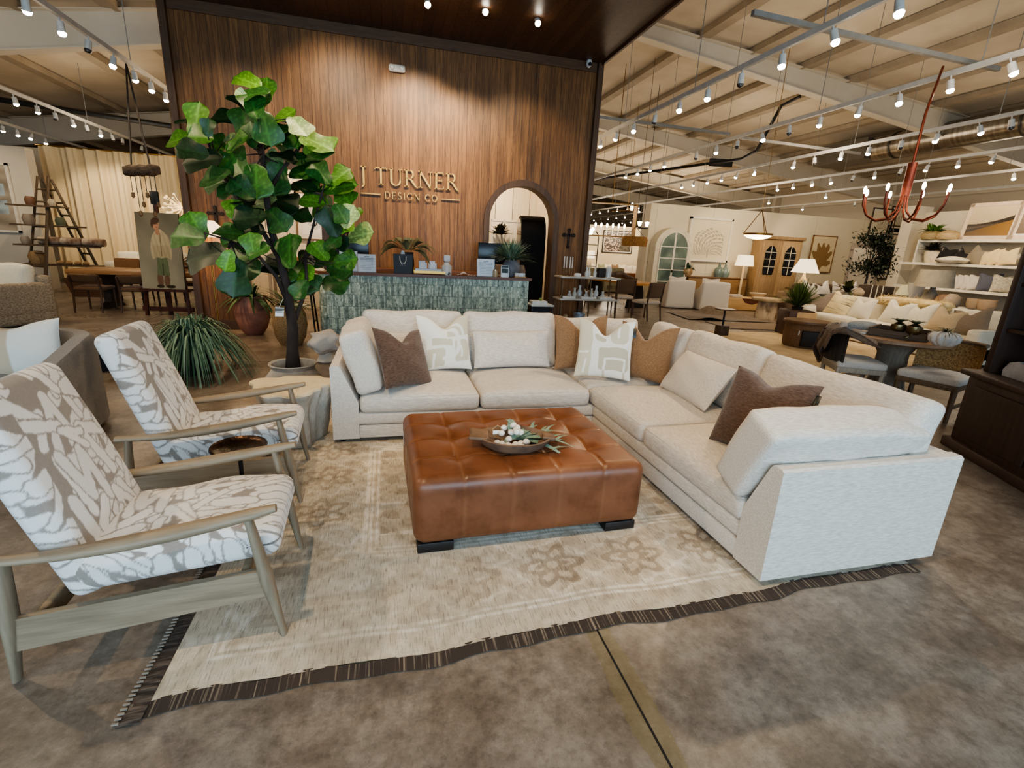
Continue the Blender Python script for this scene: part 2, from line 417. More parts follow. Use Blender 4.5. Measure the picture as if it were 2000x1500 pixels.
seats = [((-.235, FY-.015), (.725, 4.66), 'x'), ((.735, FY-.015), (1.715, 4.66), 'x'), ((1.73, 3.86), (2.66, 4.66), 'x'), ((FX-.015, 2.87), (2.66, 3.845), 'y'), ((FX-.015, SY0+.185), (2.66, 2.855), 'y')]
for i, (p0, p1, ax) in enumerate(seats):
    cx_, cy_ = (p0[0]+p1[0])/2, (p0[1]+p1[1])/2
    W(B().rbox((cx_, cy_, .325), (p1[0]-p0[0], p1[1]-p0[1], .150), .05, (22, 22, 8), .055, wav(.004, i)), 'seat_cushion', UPHX if ax == 'x' else UPHY, sofa, 180)
    sc_o = bpy.data.objects[[o.name for o in sofa.children if o.name.startswith('seat_cushion')][-1]]
    hx, hy, rr = (p1[0]-p0[0])/2-.016, (p1[1]-p0[1])/2-.016, .035; lp = []
    for qx, qy, a0 in ((1, 1, 0), (-1, 1, 90), (-1, -1, 180), (1, -1, 270)):
        for k in range(5): a = R(a0+22.5*k); lp.append((cx_+qx*(hx-rr)+rr*math.cos(a), cy_+qy*(hy-rr)+rr*math.sin(a), .385))
    lp.append(lp[0]); pb = B().tube(lp, .0042, 6); pb.xf(Matrix.Translation(-sofa.location)); pb.ob('piping', UPHX, sc_o, 180)
def lean(c, d, r, crown, rot, k=0, fn=None): return B().rbox(c, d, r, (18, 18, 10) if d[2] > .3 else (18, 10, 10), crown, fn, rot)
def puff(amt, s=0):   # big loose back cushion: swells front to back, wrinkles at the edges
    def f(x, y, z):
        q = (1-x*x)*(1-z*z); return (0, math.copysign(amt*q, y)*abs(y)+.006*math.sin(9*x+5*z+s)*(1-q), .01*math.sin(5*x+s)*(1-x*x)*(z > .8))
    return f
for i, (x0, x1, y, z, h, t, rz) in enumerate([(-.24, .70, 4.64, .67, .56, .17, 0), (.71, 1.66, 4.64, .67, .56, .17, 0), (1.68, 2.62, 4.66, .65, .50, .16, 0)]):
    W(B().rbox(((x0+x1)/2, y, z), (x1-x0, t, h), .06, (20, 8, 16), 0, puff(.05, i), (R(-13), 0, rz)), 'back_cushion', UPHX, sofa, 180)
for i, (y0, y1, x, z, h, t) in enumerate([(3.80, 4.44, 2.68, .655, .52, .16), (2.86, 3.80, 2.69, .665, .54, .17), (1.72, 2.85, 2.69, .655, .53, .19)]):
    W(B().rbox((x, (y0+y1)/2, z), (y1-y0, t, h), .06, (20, 8, 16), 0, puff(.05, i+4), (R(-13), 0, R(-90))), 'back_cushion', UPHY, sofa, 180)
W(B().rbox((-.21, 4.12, .66), (.82, .20, .50), .045, (20, 8, 16), 0, puff(.035, 8), (R(-17), 0, R(90))), 'arm_cushion', UPHY, sofa, 180)
W(B().rbox((2.21, 1.85, .635), (1.03, .22, .45), .035, (26, 10, 18), 0, lambda x, y, z: (0, math.copysign(.028*(1-x*x)*(1-z*z), y)*abs(y)+.004*math.sin(11*x+4*z), -.055*max(0, x)**2*(z > 0)*0-.06*max(0, -x)**2*max(0, z)), (R(-24), 0, R(180))), 'arm_cushion', UPHX, sofa, 180)
W(B().box((SX1-.13, SY0+.10, .34), (.255, .195, .598), .012), 'arm_corner', UPHX, sofa)
fmat = M(S(24, 20, 18), rough=.5)
for x, y in ((-.37, 3.80), (-.37, 4.75), (1.85, 1.73), (2.8, 1.73), (2.8, 4.75)): W(B().cyl((x, y, .012), (x, y, .058), .026, .03, 14), 'foot', fmat, sofa)

# ------------------------------------------------------------------ throw pillows
def pillow_b(w, h, t, chop=.0, pinch=.07, n=40, colfn=None, seed=0, px=2.2):
    b = B(); r = random.Random(seed); ph = r.random()*6
    def sh(u, v, side):
        a, c = 2*u-1, 2*v-1
        x = w/2*a*(1-pinch*(1-c*c)); z = h/2*c*(1-pinch*(1-a*a))
        q = max(0, (1-abs(a)**px))*max(0, (1-abs(c)**px)); th = t/2*q**.5
        if chop: z -= chop*h*math.exp(-(a/.38)**2)*max(0, (c+.2)/1.2)**2*1.0; th *= 1-.45*chop*math.exp(-(a/.25)**2)*max(0, c)
        th *= 1+.09*math.sin(4*a+3*c+ph)*math.sin(3.3*c+ph)
        return (x, side*th, z+h/2)
    for side in (-1, 1): b.grid(n, n, lambda u, v: sh(u, v, side), colfn)
    return b
def seat_pillow(name, label, cat, bl, br, h, t, mat, z0=.43, tilt=20, chop=0, colfn=None, group=None, roll=0, seed=0, w=None, n=40, dz=0, tagmat=None, pinch=.07):
    p0, p1 = (Vector(bl), Vector(br)) if len(bl) == 3 else (G(*bl, z0), G(*br, z0)); d = p1-p0; ww = w or d.length
    o = T(name, label, cat, (p0+p1)/2+Vector((0, 0, dz)), 0, group, rot=(0, 0, 0))
    o.rotation_euler = (Matrix.Rotation(math.atan2(d.y, d.x), 3, 'Z') @ Matrix.Rotation(R(-tilt), 3, 'X') @ Matrix.Rotation(R(roll), 3, 'Y')).to_euler()
    pillow_b(ww, h, t, chop, pinch, n, colfn, seed).ob('cover', mat, o, 180)
    if tagmat is not None:
        B().box((ww*.49, -.012, h*.80), (.035, .003, .085), .001).ob('hang_tag', tagmat, o)
    return o
BRN = M(S(106, 84, 71), S(78, 60, 50), scale=40, rough=.92, bmp=.6, bscale=90, bdist=.003, stretch=(1, 1, 4), spec=.15, sheen=.3)
CAR = M(S(152, 119, 89), S(122, 93, 68), scale=120, rough=.9, bmp=.35, bscale=300, bdist=.001, spec=.15, sheen=.3)
LUM = UPHX
TAGM = M(S(18, 24, 22), rough=.35)
seat_pillow('lumbar_pillow', 'oatmeal lumbar pillow mostly hidden behind the brown corduroy pillow at the left arm', 'pillow', (742, 724), (872, 720), .34, .14, LUM, .46, 18, pinch=.03)
seat_pillow('throw_pillow', 'dark brown ribbed throw pillow leaning tilted beside the left sofa arm', 'pillow', (752, 772), (846, 742), .50, .17, BRN, .44, 26, chop=.24, roll=9, seed=2, w=.52)
wh, be, bd = np.array(S(236, 233, 224)), np.array(S(208, 200, 178)), np.array(S(196, 189, 168))
def inr(u, v, x0, y0, x1, y1, r=.05):
    dx = max(x0+r-u, 0, u-(x1-r)); dy = max(y0+r-v, 0, v-(y1-r)); return math.hypot(dx, dy) <= r and x0 <= u <= x1 and y0 <= v <= y1
def pat_center(u, v):
    u += .008*math.sin(17*v); v += .008*math.sin(15*u)
    if inr(u, v, .30, .64, .52, .80, .08): return bd
    if inr(u, v, .60, .58, .92, .98, .13): return wh if inr(u, v, .72, .70, .76, .92, .01) else be
    if inr(u, v, .40, .12, .95, .52, .07):
        if inr(u, v, .50, .12, .90, .34, .01): return bd if inr(u, v, .54, .12, .86, .30, .01) else wh
        return bd
    if inr(u, v, .50, -.1, .54, .12, .01) or inr(u, v, .86, -.1, .90, .12, .01): return be
    if u < .26: return wh if inr(u, v, .14, .06, .18, .30, .01) or inr(u, v, .02, .40, .22, .44, .01) else be*1.04
    return wh
def pat_left(u, v):
    u += .01*math.sin(14*v); v += .01*math.sin(12*u)
    if inr(u, v, .05, .60, .50, .74, .02): return wh
    if inr(u, v, .22, .44, .62, .58, .02): return be
    d = math.hypot(u-.42, v-.52)
    if .30 < d < .38 and u > .42: return wh
    if u > .52 and v > .62: return wh if abs(d-.46) < .025 else be
    if inr(u, v, .08, .04, .46, .38, .06): return wh if inr(u, v, .22, .0, .27, .30, .01) else be
    if inr(u, v, .66, .14, .96, .54, .06): return wh if inr(u, v, .78, .22, .82, .44, .01) else be
    return wh
PATM = VC(.9, 260, .10, (1, 1, 1), .3, .001)
seat_pillow('throw_pillow', 'cream and beige abstract patterned pillow against the left back cushion', 'pillow', (834, 726), (908, 722), .52, .17, PATM, .44, 17, chop=.22, colfn=pat_left, seed=4, w=.50, n=110)
seat_pillow('lumbar_pillow', 'oatmeal lumbar pillow centred on the back run of the sectional', 'pillow', (926, 719), (1074, 716), .36, .17, LUM, .45, 20, seed=5, pinch=.03)
seat_pillow('throw_pillow', 'caramel fringed throw pillow left of the patterned corner pillow', 'pillow', (1082, 722), (1188, 722), .54, .18, CAR, .44, 16, chop=.26, seed=6, w=.56)
seat_pillow('throw_pillow', 'caramel fringed throw pillow right of the patterned corner pillow', 'pillow', (1196, 732), (1296, 752), .54, .18, CAR, .43, 20, chop=.26, seed=7, w=.56)
seat_pillow('throw_pillow', 'white and beige abstract patterned pillow with black tag in the sofa corner', 'pillow', (1113, 734), (1238, 746), .56, .16, PATM, .44, 20, chop=.25, colfn=pat_center, seed=8, w=.52, n=120, tagmat=TAGM)
seat_pillow('lumbar_pillow', 'oatmeal lumbar pillow on the right run near the sofa corner', 'pillow', (1278, 748), (1390, 812), .40, .20, UPHY, .44, 34, seed=9, w=.70, pinch=.03)
seat_pillow('lumbar_pillow', 'oatmeal lumbar pillow behind the dark brown pillow on the right run', 'pillow', (1478, 808), (1600, 880), .42, .18, UPHY, .46, 26, seed=10, w=.66, pinch=.03)
seat_pillow('throw_pillow', 'dark brown ribbed throw pillow with black tag leaning on the near right arm cushion', 'pillow', (2.00, 2.46, .44), (2.15, 2.00, .44), .51, .26, BRN, .45, 22, chop=.12, roll=0, seed=11, w=.52, tagmat=TAGM)

# ------------------------------------------------------------------ leather ottoman
OX0, OX1, OY0, OY1 = .09, 1.39, 2.18, 3.22
otto = T('leather_ottoman', 'large square cognac leather tufted ottoman on dark block feet', 'ottoman', ((OX0+OX1)/2, (OY0+OY1)/2, .012), R(1.2))
ow, od, oh = OX1-OX0, OY1-OY0, .38
sxs = [ow*(k/5-.5) for k in range(1, 5)]; sys_ = [od*(k/4-.5) for k in range(1, 4)]
def ott():
    b = B().rbox((0, 0, .05+oh/2), (ow, od, oh), .065, (150, 130, 24), 0)
    vs = []; cs = []
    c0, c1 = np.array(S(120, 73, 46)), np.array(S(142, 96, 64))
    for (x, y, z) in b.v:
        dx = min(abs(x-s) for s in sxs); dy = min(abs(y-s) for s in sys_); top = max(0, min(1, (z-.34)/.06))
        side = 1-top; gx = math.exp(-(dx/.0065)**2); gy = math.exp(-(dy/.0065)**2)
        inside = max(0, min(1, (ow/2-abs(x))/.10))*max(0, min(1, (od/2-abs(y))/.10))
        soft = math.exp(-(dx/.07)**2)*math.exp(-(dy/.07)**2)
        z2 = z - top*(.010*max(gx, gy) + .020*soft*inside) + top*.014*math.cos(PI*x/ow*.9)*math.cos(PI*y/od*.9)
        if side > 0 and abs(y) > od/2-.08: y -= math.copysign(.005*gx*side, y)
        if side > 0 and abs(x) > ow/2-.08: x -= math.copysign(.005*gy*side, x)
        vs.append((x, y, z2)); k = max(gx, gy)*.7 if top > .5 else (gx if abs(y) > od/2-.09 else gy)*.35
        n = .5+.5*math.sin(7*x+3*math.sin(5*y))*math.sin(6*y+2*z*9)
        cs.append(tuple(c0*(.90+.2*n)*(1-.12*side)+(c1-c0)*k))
    b.v = vs; b.c = cs; return b
def leather():
    m, nt, bb = newmat('cognac_leather'); a = nt.nodes.new('ShaderNodeVertexColor'); a.layer_name = 'Col'; v = coords(nt)
    n = noise(nt, v, 5, 7, .65); n2 = noise(nt, v, 420, 2)
    c = mixc(nt, 1, a.outputs[0], ramp(nt, n, [(.3, (.62, .55, .5)), (.5, (1, 1, 1)), (.72, (1.18, 1.22, 1.25))]), 'MULTIPLY')
    L(nt, c, bb.inputs['Base Color'])
    L(nt, ramp(nt, n, [(.3, (.30,)*3), (.7, (.48,)*3)]), bb.inputs['Roughness']); bb.inputs['Specular IOR Level'].default_value = .5
    bump(nt, bb, n2, .12, .001); return m
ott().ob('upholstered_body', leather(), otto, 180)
dk = wood(S(34, 28, 26), S(22, 18, 16))
for sx_ in (-1, 1):
    for sy_ in (-1, 1): B().box((sx_*(ow/2-.115), sy_*(od/2-.075), .027), (.19, .10, .054), .004).ob('foot', dk, otto)
B().box((-ow/2+.0, od/2-.16, .30), (.003, .05, .085)).ob('paper_tag', M(S(220, 222, 224)), otto, 0)

# ------------------------------------------------------------------ wooden dough bowl, bead garland, faux staghorn fern on the ottoman
bc = G(1003, 868, .455)
bowl = T('dough_bowl', 'rustic carved wooden dough bowl with worn handles on the leather ottoman', 'bowl', (bc.x, bc.y, .425), R(-12))
def bowlb():
    b = B(); n = 48
    prof = [(.02, .0), (.10, .004), (.155, .04), (.18, .088), (.170, .092), (.15, .075), (.10, .03), (.02, .022)]
    def fn(a, z): return 1+.12*abs(math.cos(a))**6*(z > .03)+.02*math.sin(5*a)
    b.lathe(prof, n=n, sx=1.12, sy=.92, fn=fn)
    for s, k in ((-1, 1.0), (1, .55)):
        b.rbox((s*.205, 0, .086), (.09*k+.02, .16*k, .022), .009, (6, 8, 3), 0, lambda x, y, z: (.006*math.sin(9*y), 0, .006*math.sin(4*y+x)))
    return b
bowlb().ob('bowl_body', M(S(138, 106, 80), S(84, 68, 57), scale=7, rough=.75, bmp=.8, bscale=22, bdist=.006, lo=.3, hi=.7), bowl)
bm_ = M(S(222, 214, 200), S(150, 134, 116), scale=55, rough=.6, lo=.62, hi=.75)
gar = T('bead_garland', 'strand of white painted wooden beads coiled in the wooden dough bowl', 'beads', (bc.x, bc.y, .46))
r_ = random.Random(5)
pts = [(-.10, .00), (-.065, .045), (-.075, -.02), (-.045, -.045), (-.03, .0), (-.02, -.07), (.0, -.04), (.012, .005), (.02, -.075), (.035, -.03), (.06, -.055), (.045, .02), (.075, -.02), (-.005, .05), (-.04, .09), (.0, .10), (.015, .075), (.03, -.085), (-.055, -.075), (.01, -.02), (.03, .045)]
for i, (x, y) in enumerate(pts):
    z = .012+.02*(i % 3 == 1)+(.05 if i in (7, 11, 19, 20) else 0)+(.055 if y > .07 else .02 if y > .03 else 0)
    B().ell((x, y, z), (.020, .020, .018), 14, 9).ob('bead', bm_, gar)
B().tube([(-.10, .06, .02), (-.11, .09, .06), (-.075, .115, .075), (-.04, .09, .06)], .0025, 6).ob('jute_string', M(S(176, 150, 112)), gar)
B().box((-.095, .055, .055), (.04, .006, .022)).ob('hang_tag', M(S(236, 230, 222)), gar, 0)
stag = T('faux_staghorn_fern', 'pale green faux staghorn fern sprig lying over the edge of the dough bowl', 'plant', (bc.x, bc.y, .47))
SG = M(S(136, 158, 140), S(108, 134, 118), scale=20, rough=.65, bmp=.3)
def blade(b, pts, ws, up_=(0, 0, 1), fold=.25):
    pts = [Vector(p) for p in pts]; vs = []; fs = []
    for i, p in enumerate(pts):
        t = (pts[min(i+1, len(pts)-1)]-pts[max(i-1, 0)]).normalized(); s = t.cross(Vector(up_))
        if s.length < 1e-4: s = Vector((1, 0, 0))
        s.normalize(); nrm = s.cross(t)
        vs += [p-s*ws[i]+nrm*ws[i]*fold, p, p+s*ws[i]+nrm*ws[i]*fold]
    for i in range(len(pts)-1):
        a = i*3; fs += [(a, a+1, a+4, a+3), (a+1, a+2, a+5, a+4)]
    b.add(vs, fs); return b
b = B()
for (ax, ay, az, l, cv) in [(-.25, .9, 1.6, .17, -.1), (.25, .9, 1.0, .18, .1), (1, .5, .45, .26, .2), (1, .15, .30, .34, .15), (1, -.12, .25, .36, -.25), (1, .35, .25, .32, .05), (1, -.35, .15, .34, -.4), (-.5, -.3, .25, .09, 0), (.9, -.2, .2, .33, .2)]:
    d = Vector((ax, ay, az)).normalized(); sd = Vector((-d.y, d.x, 0))
    pp = [Vector((.01, .04, .0))+d*l*t+sd*cv*l*t*t+Vector((0, 0, -.28*l*t*t)) for t in (0, .2, .45, .7, .86, 1)]
    blade(b, pp, [.008, .02, .026, .016, .008, .002])
    blade(b, [pp[3], pp[3]+(d*.6+sd*.5)*l*.18, pp[3]+(d*.9+sd*.65)*l*.33-Vector((0, 0, .02))], [.012, .008, .001])
b.ob('fronds', SG, stag, 180)

# ------------------------------------------------------------------ wooden framed lounge chairs
AW = wood(S(150, 132, 108), S(122, 106, 86), 10, 'x', .5)
AWZ = wood(S(148, 132, 110), S(120, 106, 88), 10, 'z', .5)
CHF = VC(.92, 300, .12, (1, 1, 1), .25, .001, sheen=.2)
def paint(b, oa=0, ob_=0, mode='seat'):
    b.c = [tuple(stroke_col(oa+(x if mode == 'seat' else y)*1.0+(z*.55 if mode == 'seat' else x*.4), ob_+(y if mode == 'seat' else z)+(z*.7 if mode == 'seat' else 0))) for x, y, z in b.v]; return b
def lounge(loc, rz, label):
    t = T('lounge_chair', label, 'armchair', loc, rz, 'pair of patterned lounge chairs')
    for s in (-1, 1):
        y = s*.305
        def legb(p0, p1, r0, rm, r1):
            q0, q1 = Vector(p0), Vector(p1); b = B().tube([q0, q0.lerp(q1, .12), q0.lerp(q1, .5), q0.lerp(q1, .9), q1], [r0*.9, r0, rm, r1*1.1, r1], 14, .62); return b
        legb((.335, y, .555), (.42, y, .0), .027, .040, .021).ob('front_leg', AWZ, t)
        legb((-.395, y, .485), (-.445, y, .0), .028, .038, .021).ob('rear_leg', AWZ, t)
        poly = [(.365, .315), (.385, .20), (-.425, .125), (-.41, .255)]
        B().prism(poly, y-.013, y+.013, 'xz').ob('side_rail', AW, t, 30)
        pp = []; rs = []
        for k in range(13):
            u = k/12; x = .435-.885*u; z = .573-.105*u+.012*math.sin(PI*u)*-1.2+(.012*(u-.8)/.2 if u > .8 else 0); yy = y+s*(.012*math.sin(PI*u)); pp.append((x, yy, z)); rs.append(.023+.014*math.sin(PI*min(1, u*1.1+.05)) if u < .93 else .024)
        rs[0] = .020; B().tube(pp, rs, 14, .68).ob('armrest', AW, t)
    # seat: 0.50 wide, sloping back
    def sf(x, y, z): return (0, 0, .018*(1-y*y)*(z > 0)-(.02*max(0, x)**4 if z > 0 else 0)+.006*math.sin(6*x)*(z > 0))
    b = B().rbox((0, 0, 0), (.70, .53, .135), .045, (170, 130, 20), .035, sf).xf(Matrix.Translation((.075, 0, .372)) @ Matrix.Rotation(R(-5), 4, 'Y'))
    paint(b, 0, .4, 'seat').ob('seat_cushion', CHF, t, 180)
    def bf(x, y, z): return (0, 0, 0)
    b = B().rbox((0, 0, 0), (.115, .53, .80), .045, (18, 130, 190), 0, lambda x, y, z: (.03*(1-y*y)*(1-z*z)*(x > 0), -.02*y*max(0, z), 0)).xf(Matrix.Translation((-.335, 0, .645)) @ Matrix.Rotation(R(-18), 4, 'Y'))
    paint(b, .3, .15, 'back').ob('backrest', CHF, t, 180)
    B().box((.30, 0, .265), (.03, .58, .075), .006).ob('cross_rail', AW, t); b = B().box((-.36, 0, .20), (.03, .58, .075), .006)
    b.ob('cross_rail', AW, t)
    return t
ch1 = lounge((-.875, 2.045, .012), R(3), 'oak framed lounge chair in brushstroke print, the one nearest the camera')
ch2 = lounge((-.985, 3.12, .012), R(4), 'oak framed lounge chair in brushstroke print beside the tree stump table')

# ------------------------------------------------------------------ drinks table between the chairs
dt = T('drink_table', 'small round hammered bronze drinks table on black pole between the lounge chairs', 'side table', (-.765, 2.56, 0))
B().lathe([(.001, .498), (.105, .500), (.125, .512), (.131, .520), (.135, .512), (.12, .492), (.03, .484), (.001, .484)], n=40).ob('tray_top', M(S(84, 62, 48), S(54, 40, 32), scale=60, rough=.28, metal=.8, bmp=.5, bscale=90), dt)
B().cyl((0, 0, .02), (0, 0, .49), .011, n=14).ob('pole', M(S(22, 20, 20), rough=.45), dt)
B().lathe([(.001, .0), (.11, 0), (.112, .008), (.02, .022), (.001, .022)], n=36).ob('base', M(S(22, 20, 20), rough=.45), dt)

# ------------------------------------------------------------------ tree stump table
st = T('stump_side_table', 'bleached organic tree root stump side table beside the left sofa arm', 'side table', (-.735, 3.86, 0), R(20))
def stf(a, z): return 1+.13*math.sin(3*a+1)+.07*math.sin(5*a+2.2)+.05*math.sin(8*a+z*5)+.03*math.sin(13*a)+(.05*math.sin(4*a+9*z) if z < .42 else 0)
STM = M(S(210, 202, 188), S(164, 155, 142), scale=5, rough=.8, bmp=1.0, bscale=14, bdist=.02, stretch=(1, 1, .7), lo=.35, hi=.68)
B().lathe([(.16, 0), (.20, .02), (.215, .14), (.225, .27), (.255, .38), (.285, .43), (.292, .455)], n=72, fn=stf).ob('root_body', STM, st, 60)
B().lathe([(.292, .455), (.286, .468), (.24, .472), (.001, .472)], n=72, fn=stf).ob('table_top', M(S(222, 208, 178), S(198, 180, 146), scale=4, rough=.6, bmp=.2), st, 60)
# ================================================================== building shell
RIDGE, ZR = 5.0, 6.75
def cz(x): return ZR-.085*(x-RIDGE) if x > RIDGE else ZR-.14*(RIDGE-x)
CEIL = M(S(212, 199, 178), S(198, 184, 162), scale=1.2, rough=.9, bmp=.15, bscale=3)
WHT = M(S(226, 214, 192), S(216, 204, 182), scale=2, rough=.85)
b = B().add([(-16, -4, cz(-16)), (RIDGE, -4, ZR), (RIDGE, 42, ZR), (-16, 42, cz(-16))], [(0, 1, 2, 3)]).add([(RIDGE, -4, ZR), (22.5, -4, cz(22.5)), (22.5, 42, cz(22.5)), (RIDGE, 42, ZR)], [(0, 1, 2, 3)])
struct(b.ob('ceiling', CEIL, smooth=0), 'white insulated metal building ceiling')
PUR = M(S(172, 158, 138), S(158, 144, 124), scale=2, rough=.85)  # purlin tone darkened to carry the shading of the sagging insulation
n_ = 0
for i in range(26):
    x = -15+i*1.48
    if x < 22: n_ += 1; struct(B().box((x, 19, cz(x)-.07), (.26, 46, .13)).ob('trim_%d' % n_, PUR, smooth=0), 'roof purlin running front to back')
RAF = M(S(214, 206, 190), S(206, 196, 178), scale=1, rough=.7)
for y in (4.5, 11.5, 18.5, 25.5, 32.5):
    for sgn in (0, 1):
        n_ += 1
        if sgn: pl = [(RIDGE, cz(RIDGE)-.12), (22.4, cz(22.4)-.12), (22.4, cz(22.4)-1.0), (RIDGE, cz(RIDGE)-.42)]
        else: pl = [(RIDGE, cz(RIDGE)-.12), (-15.9, cz(-15.9)-.12), (-15.9, cz(-15.9)-1.0), (RIDGE, cz(RIDGE)-.42)]
        bb = B().prism(pl, y-.01, y+.01, 'xz')
        for (xa, za), (xb, zb) in ((pl[0], pl[1]), (pl[3], pl[2])):
            bb.add([(xa, y-.12, za), (xb, y-.12, zb), (xb, y+.12, zb), (xa, y+.12, za), (xa, y-.12, za-.02), (xb, y-.12, zb-.02), (xb, y+.12, zb-.02), (xa, y+.12, za-.02)], [(0, 1, 2, 3), (4, 5, 6, 7), (0, 1, 5, 4), (2, 3, 7, 6)])
        struct(bb.ob('trim_%d' % n_, RAF, smooth=0), 'white tapered steel rafter')
def corrug(c, horiz=True):
    m, nt, b = newmat('ribbed_steel'); v = coords(nt); sx = nt.nodes.new('ShaderNodeSeparateXYZ'); L(nt, v, sx.inputs[0])
    w = mathn(nt, 'FRACT', mathn(nt, 'MULTIPLY', sx.outputs[2] if horiz else sx.outputs[0], 1.1))
    c_ = ramp(nt, w, [(.0, c), (.88, tuple(x*.9 for x in c)), (.93, tuple(x*.6 for x in c)), (.97, tuple(x*1.1 for x in c))])
    L(nt, c_, b.inputs['Base Color']); b.inputs['Roughness'].default_value = .6; bump(nt, b, w, .3, .03); return m
struct(B().box((22.6, 19, 3), (.2, 46, 6.4)).ob('wall_right', corrug(S(206, 196, 178)), smooth=0), 'ribbed steel side wall of the building')
struct(B().box((-16.1, 19, 3), (.2, 46, 6.6)).ob('wall_left', corrug(S(190, 176, 152)), smooth=0), 'ribbed steel left wall of the building')
struct(B().box((3, 42.1, 3.4), (39, .2, 7)).ob('wall_far', corrug(S(196, 182, 158)), smooth=0), 'ribbed steel rear wall of the building')
n_ += 1; struct(B().box((22.3, 12.6, 2.9), (.36, .75, 5.2)).ob('trim_%d' % n_, RAF, smooth=0), 'white steel frame column at the side wall')
n_ += 1; struct(B().box((22.3, 25.5, 2.9), (.36, .5, 5.2)).ob('trim_%d' % n_, RAF, smooth=0), 'white steel frame column at the side wall')

# ------------------------------------------------------------------ reception wall of stained vertical boards with two arches
def boards(base, dark, lite, w=.137, axis=0, rough=.45):
    m, nt, b = newmat('stained_boards'); v = coords(nt); sx = nt.nodes.new('ShaderNodeSeparateXYZ'); L(nt, v, sx.inputs[0])
    u = mathn(nt, 'MULTIPLY', sx.outputs[axis], 1/w); fl = mathn(nt, 'FLOOR', u); fr_ = mathn(nt, 'FRACT', u)
    wn = nt.nodes.new('ShaderNodeTexWhiteNoise'); wn.noise_dimensions = '1D'; L(nt, fl, wn.inputs['W'])
    st = (16, 16, .9) if axis == 0 else (16, .9, 16)
    cv = nt.nodes.new('ShaderNodeVectorMath'); cv.operation = 'MULTIPLY_ADD'; L(nt, wn.outputs['Color'], cv.inputs[0]); cv.inputs[1].default_value = (7, 7, 7)
    L(nt, coords(nt, st), cv.inputs[2])
    g = noise(nt, cv.outputs[0], 1.6, 6, .6); g2 = noise(nt, cv.outputs[0], 7, 3)
    gg = mathn(nt, 'MULTIPLY_ADD', g2, .35, mathn(nt, 'MULTIPLY', g, .75))
    wv = mathn(nt, 'FRACT', mathn(nt, 'MULTIPLY', gg, 6))
    c = ramp(nt, gg, [(.38, dark), (.52, base), (.7, lite)])
    c = mixc(nt, mathn(nt, 'MULTIPLY', mathn(nt, 'LESS_THAN', wv, .22), .35), c, dark)
    tone = mathn(nt, 'MULTIPLY_ADD', wn.outputs[0], .4, .78); tn = nt.nodes.new('ShaderNodeCombineColor')
    for i in range(3): L(nt, tone, tn.inputs[i])
    c = mixc(nt, 1, c, tn.outputs[0], 'MULTIPLY')
    seam = mathn(nt, 'LESS_THAN', mathn(nt, 'ABSOLUTE', mathn(nt, 'SUBTRACT', fr_, .5)), .482)
    c = mixc(nt, seam, tuple(x*.25 for x in dark), c)
    L(nt, c, b.inputs['Base Color']); b.inputs['Roughness'].default_value = rough; b.inputs['Specular IOR Level'].default_value = .4
    bump(nt, b, mathn(nt, 'ADD', seam, mathn(nt, 'MULTIPLY', gg, .15)), .35, .006); return m
BRD = boards(S(122, 83, 48), S(86, 57, 32), S(144, 102, 60))
TRM = wood(S(98, 70, 47), S(72, 50, 33), 8, 'z', .5); TRMX = wood(S(104, 75, 50), S(78, 54, 36), 8, 'x', .5)
WX0, WX1, WZ, WY = -3.0, 3.69, 4.74, 9.0
A1, A2 = (-2.28, -1.05), (1.81, 3.04)
def archpts(a, spring, top, n=18, grow=0):
    c, r = (a[0]+a[1])/2, (a[1]-a[0])/2+grow
    return [(c-r, 0)]+[(c-r*math.cos(PI*k/n), spring+(top+grow-spring)*math.sin(PI*k/n)) for k in range(n+1)]+[(c+r, 0)]
poly = [(WX0, 0)]+archpts(A1, 2.03, 2.65)+archpts(A2, 2.03, 2.65)+[(WX1, 0), (WX1, WZ), (WX0, WZ)]
struct(B().prism(poly, WY, WY+.28, 'xz').ob('wall_reception', BRD, smooth=0), 'tall stained wood board wall with two arched openings')
for a in (A1, A2):
    n_ += 1; o, i_ = archpts(a, 2.03, 2.65, 24, .10), archpts(a, 2.03, 2.65, 24, -.004)
    vs = [(x, WY-.03, z) for x, z in o]+[(x, WY-.03, z) for x, z in i_]+[(x, WY+.005, z) for x, z in o]+[(x, WY+.29, z) for x, z in i_]; k = len(o)
    fs = []
    for j in range(k-1): fs += [(j, j+1, k+j+1, k+j), (j, 2*k+j, 2*k+j+1, j+1), (k+j, k+j+1, 3*k+j+1, 3*k+j)]
    struct(B().add(vs, fs).ob('trim_%d' % n_, TRM, smooth=40), 'dark wood casing around arched opening')
for x in (WX0-.05, WX1-.03):
    n_ += 1; struct(B().box((x+.04, WY+.12, WZ/2), (.10, .40, WZ), .006).ob('trim_%d' % n_, TRM, smooth=0), 'corner board of the wood wall')
n_ += 1; struct(B().box(((WX0+WX1)/2, WY-.015, WZ-.07), (WX1-WX0-.1, .03, .15), .004).ob('trim_%d' % n_, TRMX, smooth=0), 'top frieze board of the wood wall')
struct(B().box(((WX0+WX1)/2-.05, WY-.012, .09), (.64*0+(A1[0]-WX0)*2*0+.01, .01, .01)).ob('baseboard_reception', TRMX, smooth=0))
for xa, xb in ((WX0, A1[0]-.1), (A1[1]+.1, A2[0]-.1), (A2[1]+.1, WX1)):
    n_ += 1; struct(B().box(((xa+xb)/2, WY-.012, .08), (xb-xa, .025, .16), .004).ob('trim_%d' % n_, TRMX, smooth=0), 'wood baseboard')
struct(B().box((.36, 5.0, WZ+.13), (6.76, 8.0, .26)).ob('ceiling_canopy', boards(S(78, 52, 33), S(50, 33, 21), S(94, 66, 44), .15, 0, .45), smooth=0), 'dark stained wood plank canopy over the reception')
